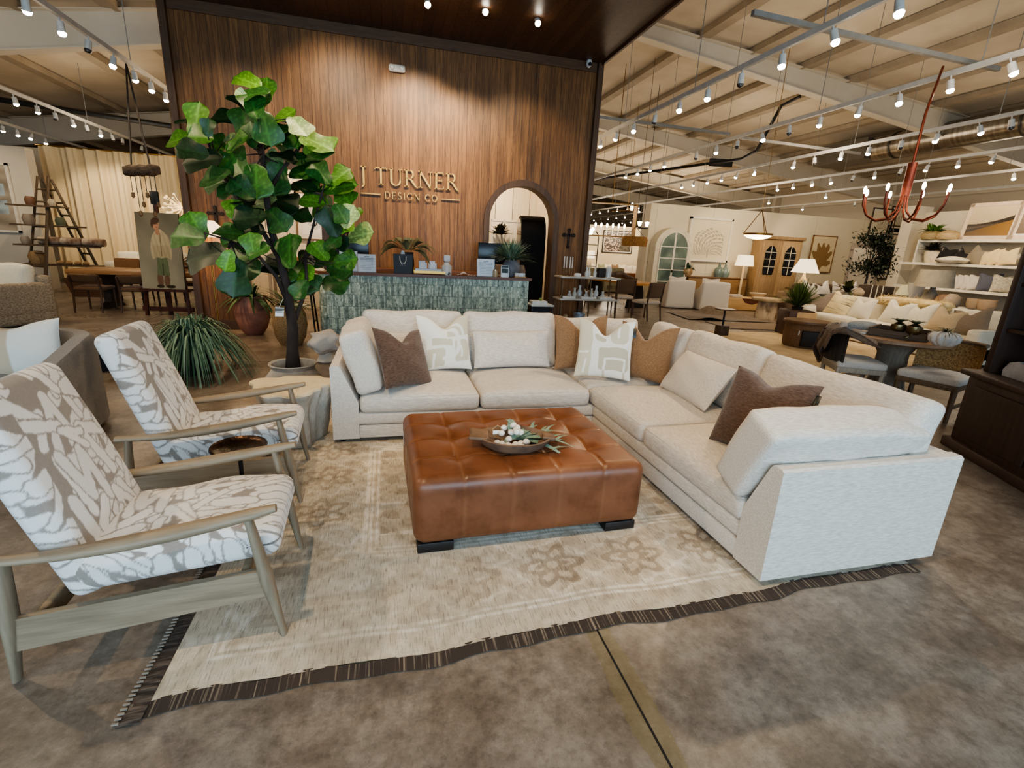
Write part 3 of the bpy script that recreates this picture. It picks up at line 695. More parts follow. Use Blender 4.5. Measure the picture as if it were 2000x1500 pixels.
n_ += 1; struct(B().box((3.72, 5.0, WZ+.13), (.04, 8.0, .34)).ob('trim_%d' % n_, TRM, smooth=0), 'canopy edge board')
# sign lettering
gold = M(S(226, 184, 104), S(206, 160, 82), scale=14, rough=.38, metal=.55, spec=.7)
sg = T('reception_sign', 'raised brass letters J TURNER over DESIGN CO on the wood wall', 'sign', (.43, WY, 2.5))
def text(body, name, size, x, z, parent, mat, depth=.012, y=-.02, align='CENTER', sx=1, font=None, space=1.0):
    cu = bpy.data.curves.new(name, 'FONT'); cu.body = body; cu.size = size; cu.extrude = depth; cu.align_x = align; cu.space_character = space; cu.offset = 0
    if font: cu.font = font
    to = bpy.data.objects.new(name+'_tmp', cu); col.objects.link(to); dg = bpy.context.evaluated_depsgraph_get()
    me = bpy.data.meshes.new_from_object(to.evaluated_get(dg)); bpy.data.objects.remove(to)
    me.materials.clear(); me.materials.append(mat); o = bpy.data.objects.new(name, me); col.objects.link(o); o.parent = parent
    o.location = (x, y, z); o.rotation_euler = (R(90), 0, 0); o.scale = (sx, 1, 1); return o
# serif letters drawn as strokes: (thick stems, thin strokes, serifs)
def serif(ch, H):
    b = B(); t, n_s = .115*H, .045*H; P = []
    def ln(x0, z0, x1, z1, w):
        d = Vector((x1-x0, 0, z1-z0)); l = d.length; a = math.atan2(d.z, d.x)
        b.box(((x0+x1)/2*H, 0, (z0+z1)/2*H), (l*H, .024, w), 0, (0, -a, 0))
    def sf(x, z, w=.26): ln(x-w/2, z, x+w/2, z, n_s)
    def arc(cx, cz_, rx, rz, a0, a1, wt, wn):
        k = 22; vs = []; fs = []
        for i in range(k+1):
            a = R(a0+(a1-a0)*i/k); ca, sa = math.cos(a), math.sin(a); w = wn+(wt-wn)*abs(ca)
            for q in (-.5, .5):
                for y in (-.012, .012): vs.append((cx*H+ca*(rx*H+q*w), y, cz_*H+sa*(rz*H+q*w)))
        for i in range(k):
            o = i*4; fs += [(o, o+4, o+6, o+2), (o+1, o+3, o+7, o+5), (o, o+1, o+5, o+4), (o+2, o+6, o+7, o+3)]
        fs += [(0, 2, 3, 1), (k*4, k*4+1, k*4+3, k*4+2)]; b.add(vs, fs)
    lo, hi = .022, .978
    if ch == 'T': ln(0, hi, .76, hi, n_s); ln(.38, 0, .38, 1, t); sf(.38, lo, .3); ln(.02, .86, .02, 1, n_s); ln(.74, .86, .74, 1, n_s); w = .76
    elif ch == 'U': ln(.14, .3, .14, 1, t); ln(.70, .3, .70, 1, n_s*1.2); arc(.42, .3, .28, .28, 180, 360, t, n_s); sf(.14, hi); sf(.70, hi, .2); w = .84
    elif ch == 'R': ln(.15, 0, .15, 1, t); sf(.15, lo, .3); sf(.10, hi, .22); arc(.36, .745, .20, .235, -92, 92, t, n_s); ln(.12, .51, .38, .51, n_s); ln(.12, hi, .38, hi, n_s); ln(.36, .52, .74, .02, t); ln(.70, .03, .86, -.03, n_s); w = .80
    elif ch == 'N': ln(.12, 0, .12, 1, n_s*1.2); ln(.10, .98, .76, .02, t); ln(.76, 0, .76, 1, n_s*1.2); sf(.12, lo); sf(.08, hi, .18); sf(.76, hi); w = .90
    elif ch == 'E': ln(.14, 0, .14, 1, t); ln(.02, hi, .58, hi, n_s); ln(.02, lo, .62, lo, n_s); ln(.14, .52, .48, .52, n_s); ln(.57, .84, .57, 1, n_s); ln(.61, 0, .61, .17, n_s); ln(.48, .44, .48, .60, n_s); w = .66
    elif ch == 'J': ln(.20, -.05, .20, 1, t); sf(.20, hi, .34); arc(.06, -.02, .14, .18, -80, 0, t, n_s); w = .40
    elif ch == 'D': ln(.14, 0, .14, 1, t); arc(.30, .5, .42, .477, -90, 90, t, n_s); ln(.02, hi, .32, hi, n_s); ln(.02, lo, .32, lo, n_s); w = .80
    elif ch == 'S': arc(.30, .74, .20, .235, 30, 270, t, n_s*1.3); arc(.30, .27, .21, .245, -150, 90, t, n_s*1.3); w = .62
    elif ch == 'I': ln(.14, 0, .14, 1, t); sf(.14, lo); sf(.14, hi); w = .28
    elif ch in 'GCO':
        if ch == 'O': arc(.44, .5, .38, .477, 0, 360, t, n_s); w = .90
        else:
            arc(.44, .5, .38, .477, 40, 320, t, n_s); w = .80; ln(.73, .70, .73, .95, n_s)
            if ch == 'G': ln(.72, .04, .72, .42, t); sf(.72, .42, .24); w = .86
    else: w = .3
    return b, w*H
def word(txt, x0, x1, z, H, name):
    ws = [serif(c, H)[1] if c != ' ' else .26*H for c in txt]; gap = ((x1-x0)-sum(ws))/(len(txt)-1); x = x0
    for c, w_ in zip(txt, ws):
        if c != ' ':
            o = serif(c, H)[0].ob(name, gold, sg, 0); o.location = (x, -.035, z)
        x += w_+gap
word('J TURNER', -.83, .80, -.02, .265, 'capital_letter')
word('DESIGN CO', -.445, .445, -.232, .112, 'small_letter')
for x0, x1 in ((-.83, -.51), (.51, .83)): B().box(((x0+x1)/2, -.03, -.175), (x1-x0, .02, .014)).ob('rule_bar', gold, sg, 0)

# small fixtures on the wood wall
sw = T('emergency_light', 'small white oval emergency light high on the wood wall', 'light fixture', (.22, WY, 4.23))
B().rbox((0, -.035, 0), (.26, .07, .11), .05, (10, 5, 6)).ob('housing', M(S(226, 218, 208), rough=.5), sw, 180)
for s in (-1, 1): B().ell((s*.075, -.075, .0), (.035, .02, .035)).ob('lamp_head', M(S(236, 230, 220), rough=.3), sw)
sc_ = T('security_camera', 'small white security camera under the canopy at the wall corner', 'camera', (3.46, WY-.03, 4.70))
B().ell((0, -.05, -.0), (.05, .06, .075)).ob('shell', M(S(224, 222, 218), rough=.4), sc_); B().cyl((0, -.08, -.025), (0, -.115, -.03), .03).ob('lens', M(S(18, 18, 20), rough=.2), sc_); B().cyl((0, 0, 0), (0, .03, .02), .03).ob('mount', M(S(224, 222, 218), rough=.4), sc_)
IRN = M(S(44, 32, 24), S(28, 20, 16), scale=20, rough=.7, bmp=.3)
def cross(x, z, h, label, knots):
    t = T('wall_cross', label, 'cross', (x, WY, z)); b = B().box((0, -.02, -h*.1), (h*.13, .025, h*.8), .01).box((0, -.02, h*.08), (h*.5, .025, h*.13), .01)
    for px_, pz in ((-h*.27, h*.08), (h*.27, h*.08), (0, h*.33), (0, -h*.5)):
        if knots: b.tube([(px_+.07*h*math.cos(2*PI*k/10), -.02, pz+.07*h*math.sin(2*PI*k/10)) for k in range(11)], .012, 6)
        else: b.ell((px_, -.02, pz), (.08*h, .015, .08*h))
    b.ob('ornament', IRN, t)
cross(3.36, 1.82, .36, 'dark wrought iron cross on the wood wall right of the arch', True)
cross(-2.63, 1.83, .36, 'dark wooden cross with rounded ends on the wood wall behind the lamp', False)

# ------------------------------------------------------------------ room behind the arches, gallery partition, other walls
PAN = boards(S(238, 228, 206), S(226, 214, 190), S(242, 233, 214), .42, 0, .8)
struct(B().box((.35, 11.9, 1.75), (6.6, .15, 3.5)).ob('wall_back', PAN, smooth=0), 'cream panelled wall seen through the arches')
struct(B().box((3.6, 10.6, 1.6), (.12, 2.6, 3.2)).ob('wall_back_right', WHT, smooth=0)); struct(B().box((-2.95, 10.6, 1.6), (.12, 2.6, 3.2)).ob('wall_back_left', WHT, smooth=0))
def seams(c):
    m, nt, b = newmat('painted_panel'); v = coords(nt); sx = nt.nodes.new('ShaderNodeSeparateXYZ'); L(nt, v, sx.inputs[0])
    f_ = mathn(nt, 'FRACT', mathn(nt, 'MULTIPLY', sx.outputs[0], .41)); s_ = mathn(nt, 'LESS_THAN', f_, .006)
    L(nt, mixc(nt, s_, ramp(nt, noise(nt, v, 1.5), [(.3, c), (.7, tuple(x*.94 for x in c))]), tuple(x*.6 for x in c)), b.inputs['Base Color']); b.inputs['Roughness'].default_value = .8; return m
PNL = seams(S(228, 214, 186))
struct(B().box((16.0, 17.1, 1.7), (13.0, .2, 3.4)).ob('wall_gallery', PNL, smooth=0), 'free standing white gallery partition')
struct(B().box((9.62, 17.4, 1.7), (.2, .45, 3.4)).ob('wall_gallery_end', WHT, smooth=0))
struct(B().box((16.25, 8.4, 1.6), (.2, 7.4, 3.25)).ob('wall_niche', WHT, smooth=0), 'white wall behind the display shelves')
struct(B().box((16.05, 12.25, 1.7), (.7, .35, 3.4)).ob('wall_niche_end', WHT, smooth=0))
struct(B().box((-11.3, 14.8, 1.63), (6.34, .3, 3.26)).ob('wall_left_room', M(S(206, 196, 178), S(196, 186, 168), scale=1, rough=.85), smooth=0), 'white partition with a large framed picture')
struct(B().box((-6.0, 13.5, 1.45), (.12, .001+.2, 2.9)).ob('wall_left_end', WHT, smooth=0)) if False else None
struct(B().box((-5.6, 17.6, 1.8), (9.5, .2, 3.6)).ob('wall_left_rear', WHT, smooth=0), 'white partition behind the curtain')
struct(B().box((14.0, 27.0, 1.5), (13.0, .2, 3.1)).ob('wall_lounge', M(S(240, 226, 196), S(232, 216, 184), scale=1, rough=.85), smooth=0), 'cream partition of the far lounge display')

# ================================================================== lights
def spot(loc, target, w, angle=70, blend=.6, c=(1, .83, .60), r=.05):
    l = bpy.data.lights.new('spot', 'SPOT'); l.energy = w; l.spot_size = R(angle); l.spot_blend = blend; l.color = c; l.shadow_soft_size = r
    o = bpy.data.objects.new('track_spot_light', l); col.objects.link(o); o.location = loc
    o.rotation_euler = (Vector(target)-Vector(loc)).to_track_quat('-Z', 'Y').to_euler(); return o
def point(loc, w, c=(1, .78, .52), r=.08):
    l = bpy.data.lights.new('point', 'POINT'); l.energy = w; l.color = c; l.shadow_soft_size = r
    o = bpy.data.objects.new('bulb_or_fill_light', l); col.objects.link(o); o.location = loc; return o
al = bpy.data.lights.new('storefront_daylight', 'AREA'); al.shape = 'RECTANGLE'; al.size = 11; al.size_y = 3.2; al.energy = 480; al.color = (.56, .80, 1.0)
ao = bpy.data.objects.new('storefront_daylight', al); col.objects.link(ao); ao.location = (0, -3.4, 1.9); ao.rotation_euler = (R(88), 0, 0)
WARM = (1, .78, .52)
FRONT = (1, .76, .48)
for p, t, w, a in [((-.9, 1.2, 3.9), (.6, 3.0, .3), 150, 75), ((-3.6, 3.6, 3.75), (-.2, 3.6, .3), 150, 70), ((1.6, 1.4, 3.9), (2.2, 3.4, .4), 120, 75), ((4.4, 4.2, 3.75), (2.2, 3.0, .4), 140, 70),
                   ((4.4, 6.5, 3.75), (1.0, 4.5, .4), 140, 70), ((-3.6, 6.4, 3.75), (-1.5, 6.6, 0), 150, 80), ((-3.6, 8.2, 3.75), (-3.6, 9.8, .4), 110, 80), ((-.5, 4.4, 3.9), (-.7, 4.6, .3), 90, 60),
                   ((-.7, 6.9, 4.5), (-.6, 9.0, 3.1), 150, 75), ((.62, 7.0, 4.5), (.5, 9.0, 3.0), 280, 62), ((1.41, 7.0, 4.5), (1.2, 9.0, 2.6), 190, 65), ((2.2, 7.0, 4.5), (2.3, 9.0, 2.4), 90, 75), ((-2.2, 7.2, 4.5), (-2.2, 9.0, 2.2), 50, 80),
                   ((6.8, 4.6, 3.75), (4.6, 3.6, .6), 150, 70), ((6.8, 8.0, 3.75), (9.6, 8.2, .3), 170, 75), ((9.3, 7.0, 3.75), (11, 8.6, .4), 220, 85), ((4.4, 9.6, 3.75), (5.5, 11, 0), 90, 85),
                   ((9.3, 11.5, 3.75), (9.5, 13.0, .3), 200, 85), ((9.3, 14.2, 3.75), (11.0, 17, 1.6), 260, 80), ((11.9, 13.8, 3.75), (13.2, 17, 1.6), 260, 80), ((11.9, 12.0, 3.75), (15.5, 17, 1.6), 260, 75), ((14.4, 13.5, 3.75), (18.0, 17, 1.6), 280, 80),
                   ((11.9, 10.5, 3.75), (12, 11, 0), 180, 90), ((12.5, 8.2, 3.9), (16, 8.8, 2.0), 300, 85), ((12.5, 10.4, 3.9), (16, 11, 1.9), 240, 80), ((6.8, 14, 3.75), (6.8, 14.5, 0), 120, 80), ((6.8, 20, 3.75), (6.5, 24, .4), 320, 95), ((4.4, 22, 3.75), (5, 27, 1.5), 400, 85), ((9.3, 23, 3.75), (8.5, 27, 1.6), 350, 85),
                   ((-6.7, 12.4, 3.75), (-7.6, 14, 1), 130, 80), ((-6.7, 14.6, 3.75), (-7.4, 16.5, 1.6), 260, 70), ((-6.7, 9.0, 3.75), (-5, 10.8, .4), 200, 85), ((-9.0, 12.2, 3.75), (-8.8, 14.6, 1.5), 150, 75), ((-6.7, 5.5, 3.75), (-3.6, 5.6, .3), 170, 75), ((-3.6, 14.2, 3.75), (-3.8, 17.3, 1.6), 260, 80)]:
    spot(p, t, w*(.62 if (p[1] > 7.5 and p[2] < 4.3) or p[0] > 6 or p[0] < -6 else 1.12), a, c=FRONT if (p[1] < 7 and abs(p[0]) < 5 and p[2] < 4.2) else (1, .83, .60))
for p, w in [((-1.6, 10.6, 2.9), 60), ((2.2, 10.7, 3.0), 75), ((0, 10.7, 2.9), 40)]: point(p, w)
# added fill points imitating lamp bounce toward the roof and brightening the far lounge
for p, w in [((9, 9, 3.6), 105), ((15, 8, 3.6), 90), ((11, 14, 3.6), 110), ((6, 20, 3.6), 110), ((16, 24, 3.6), 110), ((-7, 9, 3.4), 60), ((-6, 14, 3.4), 60), ((6.2, 4, 3.4), 60), ((5, 30, 3.4), 120), ((19, 12, 3.6), 70), ((11.2, 24.4, 2.9), 150), ((14.0, 24.4, 2.9), 150), ((9.2, 20.5, 3.0), 110)]: point(p, w, (1, .84, .64), .9)
wd = bpy.data.worlds.new('world'); scene.world = wd; wd.use_nodes = True
wd.node_tree.nodes['Background'].inputs[0].default_value = (.62, .78, 1, 1); wd.node_tree.nodes['Background'].inputs[1].default_value = .35
cy = scene.cycles; cy.max_bounces = 7; cy.diffuse_bounces = 3; cy.glossy_bounces = 3; cy.transmission_bounces = 4; cy.transparent_max_bounces = 8; cy.caustics_reflective = False; cy.caustics_refractive = False; cy.sample_clamp_indirect = 6; cy.use_adaptive_sampling = True; cy.adaptive_threshold = .02
scene.view_settings.view_transform = 'AgX'; scene.view_settings.look = 'AgX - Medium High Contrast'; scene.view_settings.exposure = .35
# ================================================================== plants
def leafmat(): return VC(.42, 40, .12, (1, 1, 1), .15, .002, spec=.5)
def leaf_into(b, base, d, nrm, l, wd, tone, r, wav=.05, droop=.15, vein=True, nu=16, nv=6):
    d = d.normalized(); s = d.cross(nrm).normalized(); n = s.cross(d).normalized()
    prof = [(0, .05), (.06, .22), (.16, .35), (.3, .37), (.42, .40), (.55, .50), (.68, .58), (.79, .585), (.88, .50), (.95, .34), (.985, .17), (1, .02)]
    def wdt(t):
        for (a, x), (c, y) in zip(prof[:-1], prof[1:]):
            if t <= c: return x+(y-x)*(t-a)/(c-a)
        return 0
    ph = r.random()*6; dark, mid, hi, pale = np.array(S(18, 40, 20)), np.array(S(48, 92, 34)), np.array(S(104, 150, 44)), np.array(S(176, 190, 130))
    t_ = max(0, min(3, tone)); basec = dark+(mid-dark)*t_ if t_ <= 1 else mid+(hi-mid)*(t_-1) if t_ <= 2 else hi+(pale-hi)*(t_-2)
    vs = []; cs = []; fs = []
    for i in range(nu+1):
        t = i/nu
        for j in range(nv*2+1):
            v = (j-nv)/nv; w = wdt(t)*wd*l
            p = base + d*(l*t*(1-.05*abs(v))) + s*(v*w) + n*(.10*abs(v)*w*1.6 - droop*l*t*t + wav*l*math.sin(7*t+ph+(2 if v > 0 else 0))*abs(v)**1.5)
            vs.append(p); k = 1.0
            if vein:
                q = (t*7.0+abs(v)*-1.6) % 1.0
                if abs(v) < .09 or q < .16: k = 1.7
                else: k = .86+.2*q
            cs.append(tuple(basec*k))
    m_ = nv*2+1
    for i in range(nu):
        for j in range(m_-1): a = i*m_+j; fs.append((a, a+1, a+m_+1, a+m_))
    b.add(vs, fs, cs)
FIG = [(740,235,190,160,2),(880,320,170,80,1.5),(800,330,200,200,1),(780,430,210,110,1),(690,335,80,150,3),(850,390,160,60,1.2),(705,560,220,95,.8),(880,590,230,-80,1),(770,660,170,95,.7),(1020,510,170,40,1.5),(1130,580,200,-50,2.7),(1000,610,150,200,.8),(1270,710,260,-25,2.1),(1280,760,240,-15,1),(1090,650,190,-70,.9),(335,550,230,75,1.9),(225,680,220,190,1.7),(370,670,200,170,1.3),(425,600,120,80,.4),(310,780,200,170,.1),(390,850,260,190,.0),(580,690,120,20,2.8),(640,720,190,30,1.2),(500,720,150,120,1.3),(490,980,230,185,.5),(480,1040,150,200,.6),(600,1080,180,210,.6),(660,900,260,120,1),(545,880,150,100,1),(800,1000,250,-85,1.1),(950,850,140,150,2.8),(1040,770,140,110,2.6),(1190,840,230,10,.4),(960,980,230,-100,.8),(1160,950,200,20,1),(1180,1050,190,-10,1.2),(1310,960,180,130,1),(1450,980,170,45,1.7),(1440,1060,240,10,1.4),(1480,1120,190,-50,1.5),(1260,1170,190,170,1.7),(700,1080,190,140,.5),(740,1210,230,160,.3),(860,1180,180,10,2.6),(1000,1190,240,-20,.1),(620,1240,150,100,1.5),(760,1300,220,-170,.1),(960,1310,200,-50,.6),(1310,1230,200,70,1.5),(1460,1260,150,-60,1),(1520,1300,170,60,2.7),(1390,1340,210,110,.2),(1590,1260,80,20,1.5),(1500,1380,120,30,2),(1600,1440,200,10,2.5),(760,1400,200,180,0),(340,1370,190,110,1.6)]
FIG2 = [(280,250,240,175,1),(420,400,300,190,0),(640,560,260,-100,.3),(580,430,150,-110,1.8),(720,400,220,200,1),(770,320,170,100,1.4),(810,370,170,30,1),(1060,370,240,95,1.1),(940,480,230,160,.1),(1180,480,200,60,.2),(1140,530,180,-20,2),(1300,370,160,130,1.4),(1330,430,200,20,1),(1490,440,170,10,1.2),(1440,500,180,-10,.6),(1460,530,170,-10,1),(1410,610,200,0,.8),(1200,590,180,-40,.8),(1080,640,180,-60,.8),(1150,650,150,-120,.8),(740,500,180,-20,.7),(1390,300,150,30,.9),(1450,300,130,-10,.1),(600,250,180,60,1.2)]
FIGP = Vector((-.885, 4.78, 0))
fig = T('fiddle_leaf_fig', 'tall fiddle leaf fig tree in a grey urn behind the stump table', 'potted tree', FIGP)
r_ = random.Random(11); bl = B(); bp = B(); D0 = math.hypot(FIGP.x, FIGP.y)
brs = [[(573, 722), (571, 680), (572, 640), (566, 600), (560, 560), (548, 510), (530, 450), (520, 380), (512, 300), (505, 230), (495, 180)],
       [(571, 640), (585, 600), (600, 560), (596, 500), (612, 440), (628, 380), (640, 340)], [(566, 600), (540, 540), (505, 500), (450, 470), (400, 455)],
       [(548, 510), (500, 430), (450, 370), (415, 300), (395, 250)], [(596, 500), (640, 470), (680, 450)], [(520, 380), (560, 320), (590, 280), (620, 270)]]
def bpt(px, py, k): return at(px, py, D0+.0+k)
bk_pts = []
for i, pl in enumerate(brs):
    off = [0, .1, -.12, .14, -.05, .1][i]; pts = [bpt(x, y, off*min(1, j/3)) for j, (x, y) in enumerate(pl)]; bk_pts += pts[2:]
    r0 = .056 if i == 0 else .022
    rs = [(r0*(1-.75*j/(len(pts)-1)))*(1.35 if i == 0 and j == 0 else 1) for j in range(len(pts))]
    bp.tube(pts, rs, 10)
for src, oy in ((FIG, 100), (FIG2, 400)):
    for (zx, zy, ln_, dr, tn) in src:
        px, py = 300+zx/4, oy+zy/4; D = D0+r_.uniform(-.38, .34)
        c = at(px, py, D); t = D/math.hypot(ray(px, py).x, ray(px, py).y); l = ln_/4*t/FOC*1.08
        dd = CX*math.cos(R(dr)) - CY*math.sin(R(dr)) + CZ*r_.uniform(-.35, .15)
        nn = -CZ + CX*r_.uniform(-.45, .45) + Vector((0, 0, 1))*r_.uniform(.1, .8)
        dd.normalize(); base = c-dd*l*.5
        leaf_into(bl, base, dd, nn, l*1.12, .74, tn, r_, .035, .06)
        q = min(bk_pts, key=lambda p: (p-base).length)
        if (q-base).length < .5: bp.tube([base+dd*.02, base.lerp(q, .5)-Vector((0, 0, .02)), q], [.004, .005, .008], 6)
for k in range(26):
    q = r_.choice(bk_pts); dd = Vector((r_.uniform(-1, 1), r_.uniform(-.2, 1.2), r_.uniform(-.3, .9))).normalized()
    leaf_into(bl, q+dd*.05, dd, Vector((r_.uniform(-.4, .4), -.6, 1)), r_.uniform(.20, .30), .8, r_.choice([0, .2, .5, .9]), r_, .05, .12)
W(bl, 'foliage', leafmat(), fig, 180); W(bp, 'trunk', M(S(66, 54, 48), S(38, 32, 30), scale=9, rough=.9, bmp=.9, bscale=30, bdist=.006, stretch=(1, 1, .4)), fig, 180)
POT = M(S(176, 168, 157), S(146, 138, 128), scale=6, rough=.85, bmp=.4, bscale=40)
B().lathe([(.001, 0), (.16, 0), (.23, .08), (.265, .18), (.25, .25), (.205, .30), (.19, .325), (.20, .35), (.215, .362), (.21, .37), (.185, .362), (.172, .33), (.18, .28), (.001, .27)], n=48).xf(Matrix.Diagonal((1.0, 1.0, 1.14, 1))).ob('urn', POT, fig)
B().lathe([(.001, .33), (.176, .325)], n=30).ob('moss', M(S(52, 44, 34), S(34, 30, 24), scale=30, rough=1, bmp=.8), fig)
tg = at(546, 609, D0-.1); W(B().box(tg, (.07, .004, .085), 0, (0, R(6), R(15))), 'price_tag', M(S(226, 226, 226), S(90, 90, 90), scale=3, stretch=(1, 1, 14), lo=.55, hi=.6), fig, 0)
W(B().tube([tg+Vector((0, 0, .04)), tg+Vector((.04, 0, .12))], .002, 5), 'tag_string', M(S(220, 216, 206)), fig)

def grass_plant(name, label, loc, n, l, droop, w, c1, c2, potprof, potmat, seed=0, z0=.4, spread=.12, parent_group=None, upb=.9, cat='potted plant'):
    t = T(name, label, cat, loc, 0, parent_group); r = random.Random(seed); b = B()
    for k in range(n):
        a = r.random()*2*PI; e = r.uniform(.15, upb); ll = l*r.uniform(.65, 1.1); d = Vector((math.cos(a)*math.cos(e*PI/2), math.sin(a)*math.cos(e*PI/2), math.sin(e*PI/2)))
        p0 = Vector((math.cos(a)*spread*r.random(), math.sin(a)*spread*r.random(), z0)); o = len(b.v)
        pp = [p0+d*ll*u+Vector((0, 0, -droop*ll*u*u*(1.3-e*.6))) for u in (0, .25, .5, .75, 1)]
        sc_ = b.c; b.c = None; blade(b, pp, [w*.5, w, w*.9, w*.6, w*.1]); b.c = sc_; f_ = r.random(); c = np.array(c1)*(1-f_)+np.array(c2)*f_
        if b.c is None: b.c = []
        b.c += [tuple(c*(1.0 if (i % 3) == 1 else 1.15)) for i in range(len(b.v)-o)]
    b.ob('foliage', VC(.6, 30, .1, (1, 1, 1), 0), t, 180)
    B().lathe(potprof, n=32).ob('pot', potmat, t)
    return t
PB = [(.001, 0), (.15, 0), (.19, .2), (.205, .42), (.195, .43), (.18, .40), (.001, .39)]
grass_plant('grass_plant', 'drooping variegated grass plant in a dark pot behind the second lounge chair', (-2.15, 6.05, 0), 620, .78, 1.05, .010, S(52, 86, 62), S(150, 172, 138), PB, M(S(58, 50, 46), S(40, 34, 32), scale=8, rough=.7), 3, .42, .12, upb=.95)
gp2 = at(570, 640, 7.75)
wp = T('woven_basket', 'tan woven rattan basket planter behind the fig tree', 'basket', (-1.43, 7.73, 0))
BSK = M(S(172, 142, 100), S(118, 92, 62), scale=60, rough=.8, bmp=1, bscale=60, bdist=.01, stretch=(1, 1, 1.6))
B().lathe([(.001, 0), (.15, 0), (.21, .12), (.245, .30), (.225, .46), (.18, .58), (.19, .60), (.17, .60), (.19, .45), (.001, .42)], n=40, fn=lambda a, z: 1+.015*math.sin(26*a+z*90)).ob('basket_body', BSK, wp)
grass_plant('potted_palm', 'slender green palm standing in the woven basket behind the fig tree', (-1.43, 7.73, .40), 46, .62, .5, .022, S(44, 66, 30), S(96, 112, 60), [(.001, 0), (.09, 0), (.12, .14), (.001, .14)], M(S(50, 44, 38)), 8, .14, .05)
rp = T('terracotta_pot', 'large banded terracotta pot on the floor beside the left arch', 'pot', (-2.13, 8.55, 0))
B().lathe([(.001, 0), (.13, 0), (.20, .10), (.252, .26), (.255, .36), (.26, .37), (.255, .385), (.235, .50), (.20, .58), (.205, .60), (.21, .62), (.18, .62), (.17, .56), (.001, .54)], n=44).ob('pot_body', M(S(176, 122, 102), S(142, 94, 78), scale=5, rough=.8, bmp=.3), rp)
grass_plant('potted_fern', 'green leafy plant growing in the large terracotta pot', (-2.13, 8.50, .50), 60, .50, .7, .03, S(26, 52, 26), S(60, 96, 44), [(.001, 0), (.1, 0), (.13, .08), (.001, .08)], M(S(50, 44, 38)), 9, .08, .08)
wl = T('sculptural_stool', 'white sculpted stone stool between the fig urn and the sofa', 'stool', (-.80, 6.55, 0))
SWM = M(S(214, 206, 196), S(190, 182, 172), scale=4, rough=.8, bmp=.4)
B().rbox((0, 0, .27), (.40, .34, .28), .13, (14, 12, 10), 0, lambda x, y, z: (.03*math.sin(4*z+2*y), .02*math.sin(5*x), .02*math.sin(3*x))).ob('top_block', SWM, wl, 180)
B().lathe([(.10, 0), (.12, .02), (.10, .07), (.08, .14)], n=24).ob('foot', SWM, wl)

# ================================================================== reception counter
ct = T('reception_counter', 'reception counter faced in green marble strip tiles with a wood top', 'counter', (.64, 8.22, 0))
def tilemat():
    m, nt, b = newmat('green_marble_tiles'); v = coords(nt); sx = nt.nodes.new('ShaderNodeSeparateXYZ'); L(nt, v, sx.inputs[0])
    zz = mathn(nt, 'MULTIPLY', sx.outputs[2], 1/.185); row = mathn(nt, 'FLOOR', zz); wnr = nt.nodes.new('ShaderNodeTexWhiteNoise'); wnr.noise_dimensions = '1D'; L(nt, row, wnr.inputs['W'])
    xx = mathn(nt, 'ADD', mathn(nt, 'MULTIPLY', mathn(nt, 'ADD', sx.outputs[0], sx.outputs[1]), 1/.0245), wnr.outputs[0]); colx = mathn(nt, 'FLOOR', xx); fx = mathn(nt, 'FRACT', xx); fz = mathn(nt, 'FRACT', zz)
    cid = nt.nodes.new('ShaderNodeTexWhiteNoise'); cid.noise_dimensions = '2D'; cv = nt.nodes.new('ShaderNodeCombineXYZ'); L(nt, colx, cv.inputs[0]); L(nt, row, cv.inputs[1]); L(nt, cv.outputs[0], cid.inputs['Vector'])
    of = nt.nodes.new('ShaderNodeVectorMath'); of.operation = 'MULTIPLY_ADD'; L(nt, cid.outputs['Color'], of.inputs[0]); of.inputs[1].default_value = (3, 3, 3); L(nt, v, of.inputs[2])
    n = noise(nt, of.outputs[0], 16, 6, .7)
    c = ramp(nt, n, [(.28, S(58, 70, 64)), (.40, S(140, 152, 138)), (.54, S(190, 198, 182)), (.68, S(230, 232, 220))])
    tone = ramp(nt, cid.outputs[0], [(0, (.52, .58, .58)), (.5, (.98, 1.02, .99)), (1, (1.35, 1.35, 1.28))]); c = mixc(nt, 1, c, tone, 'MULTIPLY')
    e = mathn(nt, 'MULTIPLY', mathn(nt, 'GREATER_THAN', fx, .07), mathn(nt, 'GREATER_THAN', fz, .02))
    L(nt, mixc(nt, e, S(70, 76, 72), c), b.inputs['Base Color']); b.inputs['Roughness'].default_value = .3
    bump(nt, b, mathn(nt, 'SINE', mathn(nt, 'MULTIPLY', fx, PI)), .6, .006); return m
pl = [(2.32, 7.95), (2.32, 8.55), (-1.06, 8.55)]+[(-1.06+.25*(1-math.cos(R(90*k/8))), 8.2-.25*math.sin(R(90*k/8))) for k in range(9)]
W(B().prism(pl, 0, 1.04, 'xy'), 'tiled_front', tilemat(), ct, 30)
pl2 = [(2.36, 7.91), (2.36, 8.6), (-1.10, 8.6)]+[(-1.10+.28*(1-math.cos(R(90*k/8))), 8.19-.28*math.sin(R(90*k/8))) for k in range(9)]
W(B().prism(pl2, 1.04, 1.085, 'xy'), 'wood_top', wood(S(126, 76, 50), S(92, 52, 32), 6, 'x', .35), ct, 30)
W(B().box((.6, 8.78, 1.10), (1.9, .3, .04)).box((.6, 8.92, 1.02), (1.9, .04, .2)), 'back_ledge', wood(S(150, 96, 58), S(116, 70, 40), 6, 'x', .45), ct, 0)
ZC = 1.085
PAPER = M(S(214, 222, 234), S(160, 170, 186), scale=1, rough=.5, stretch=(.01, .01, 40), lo=.56, hi=.6)
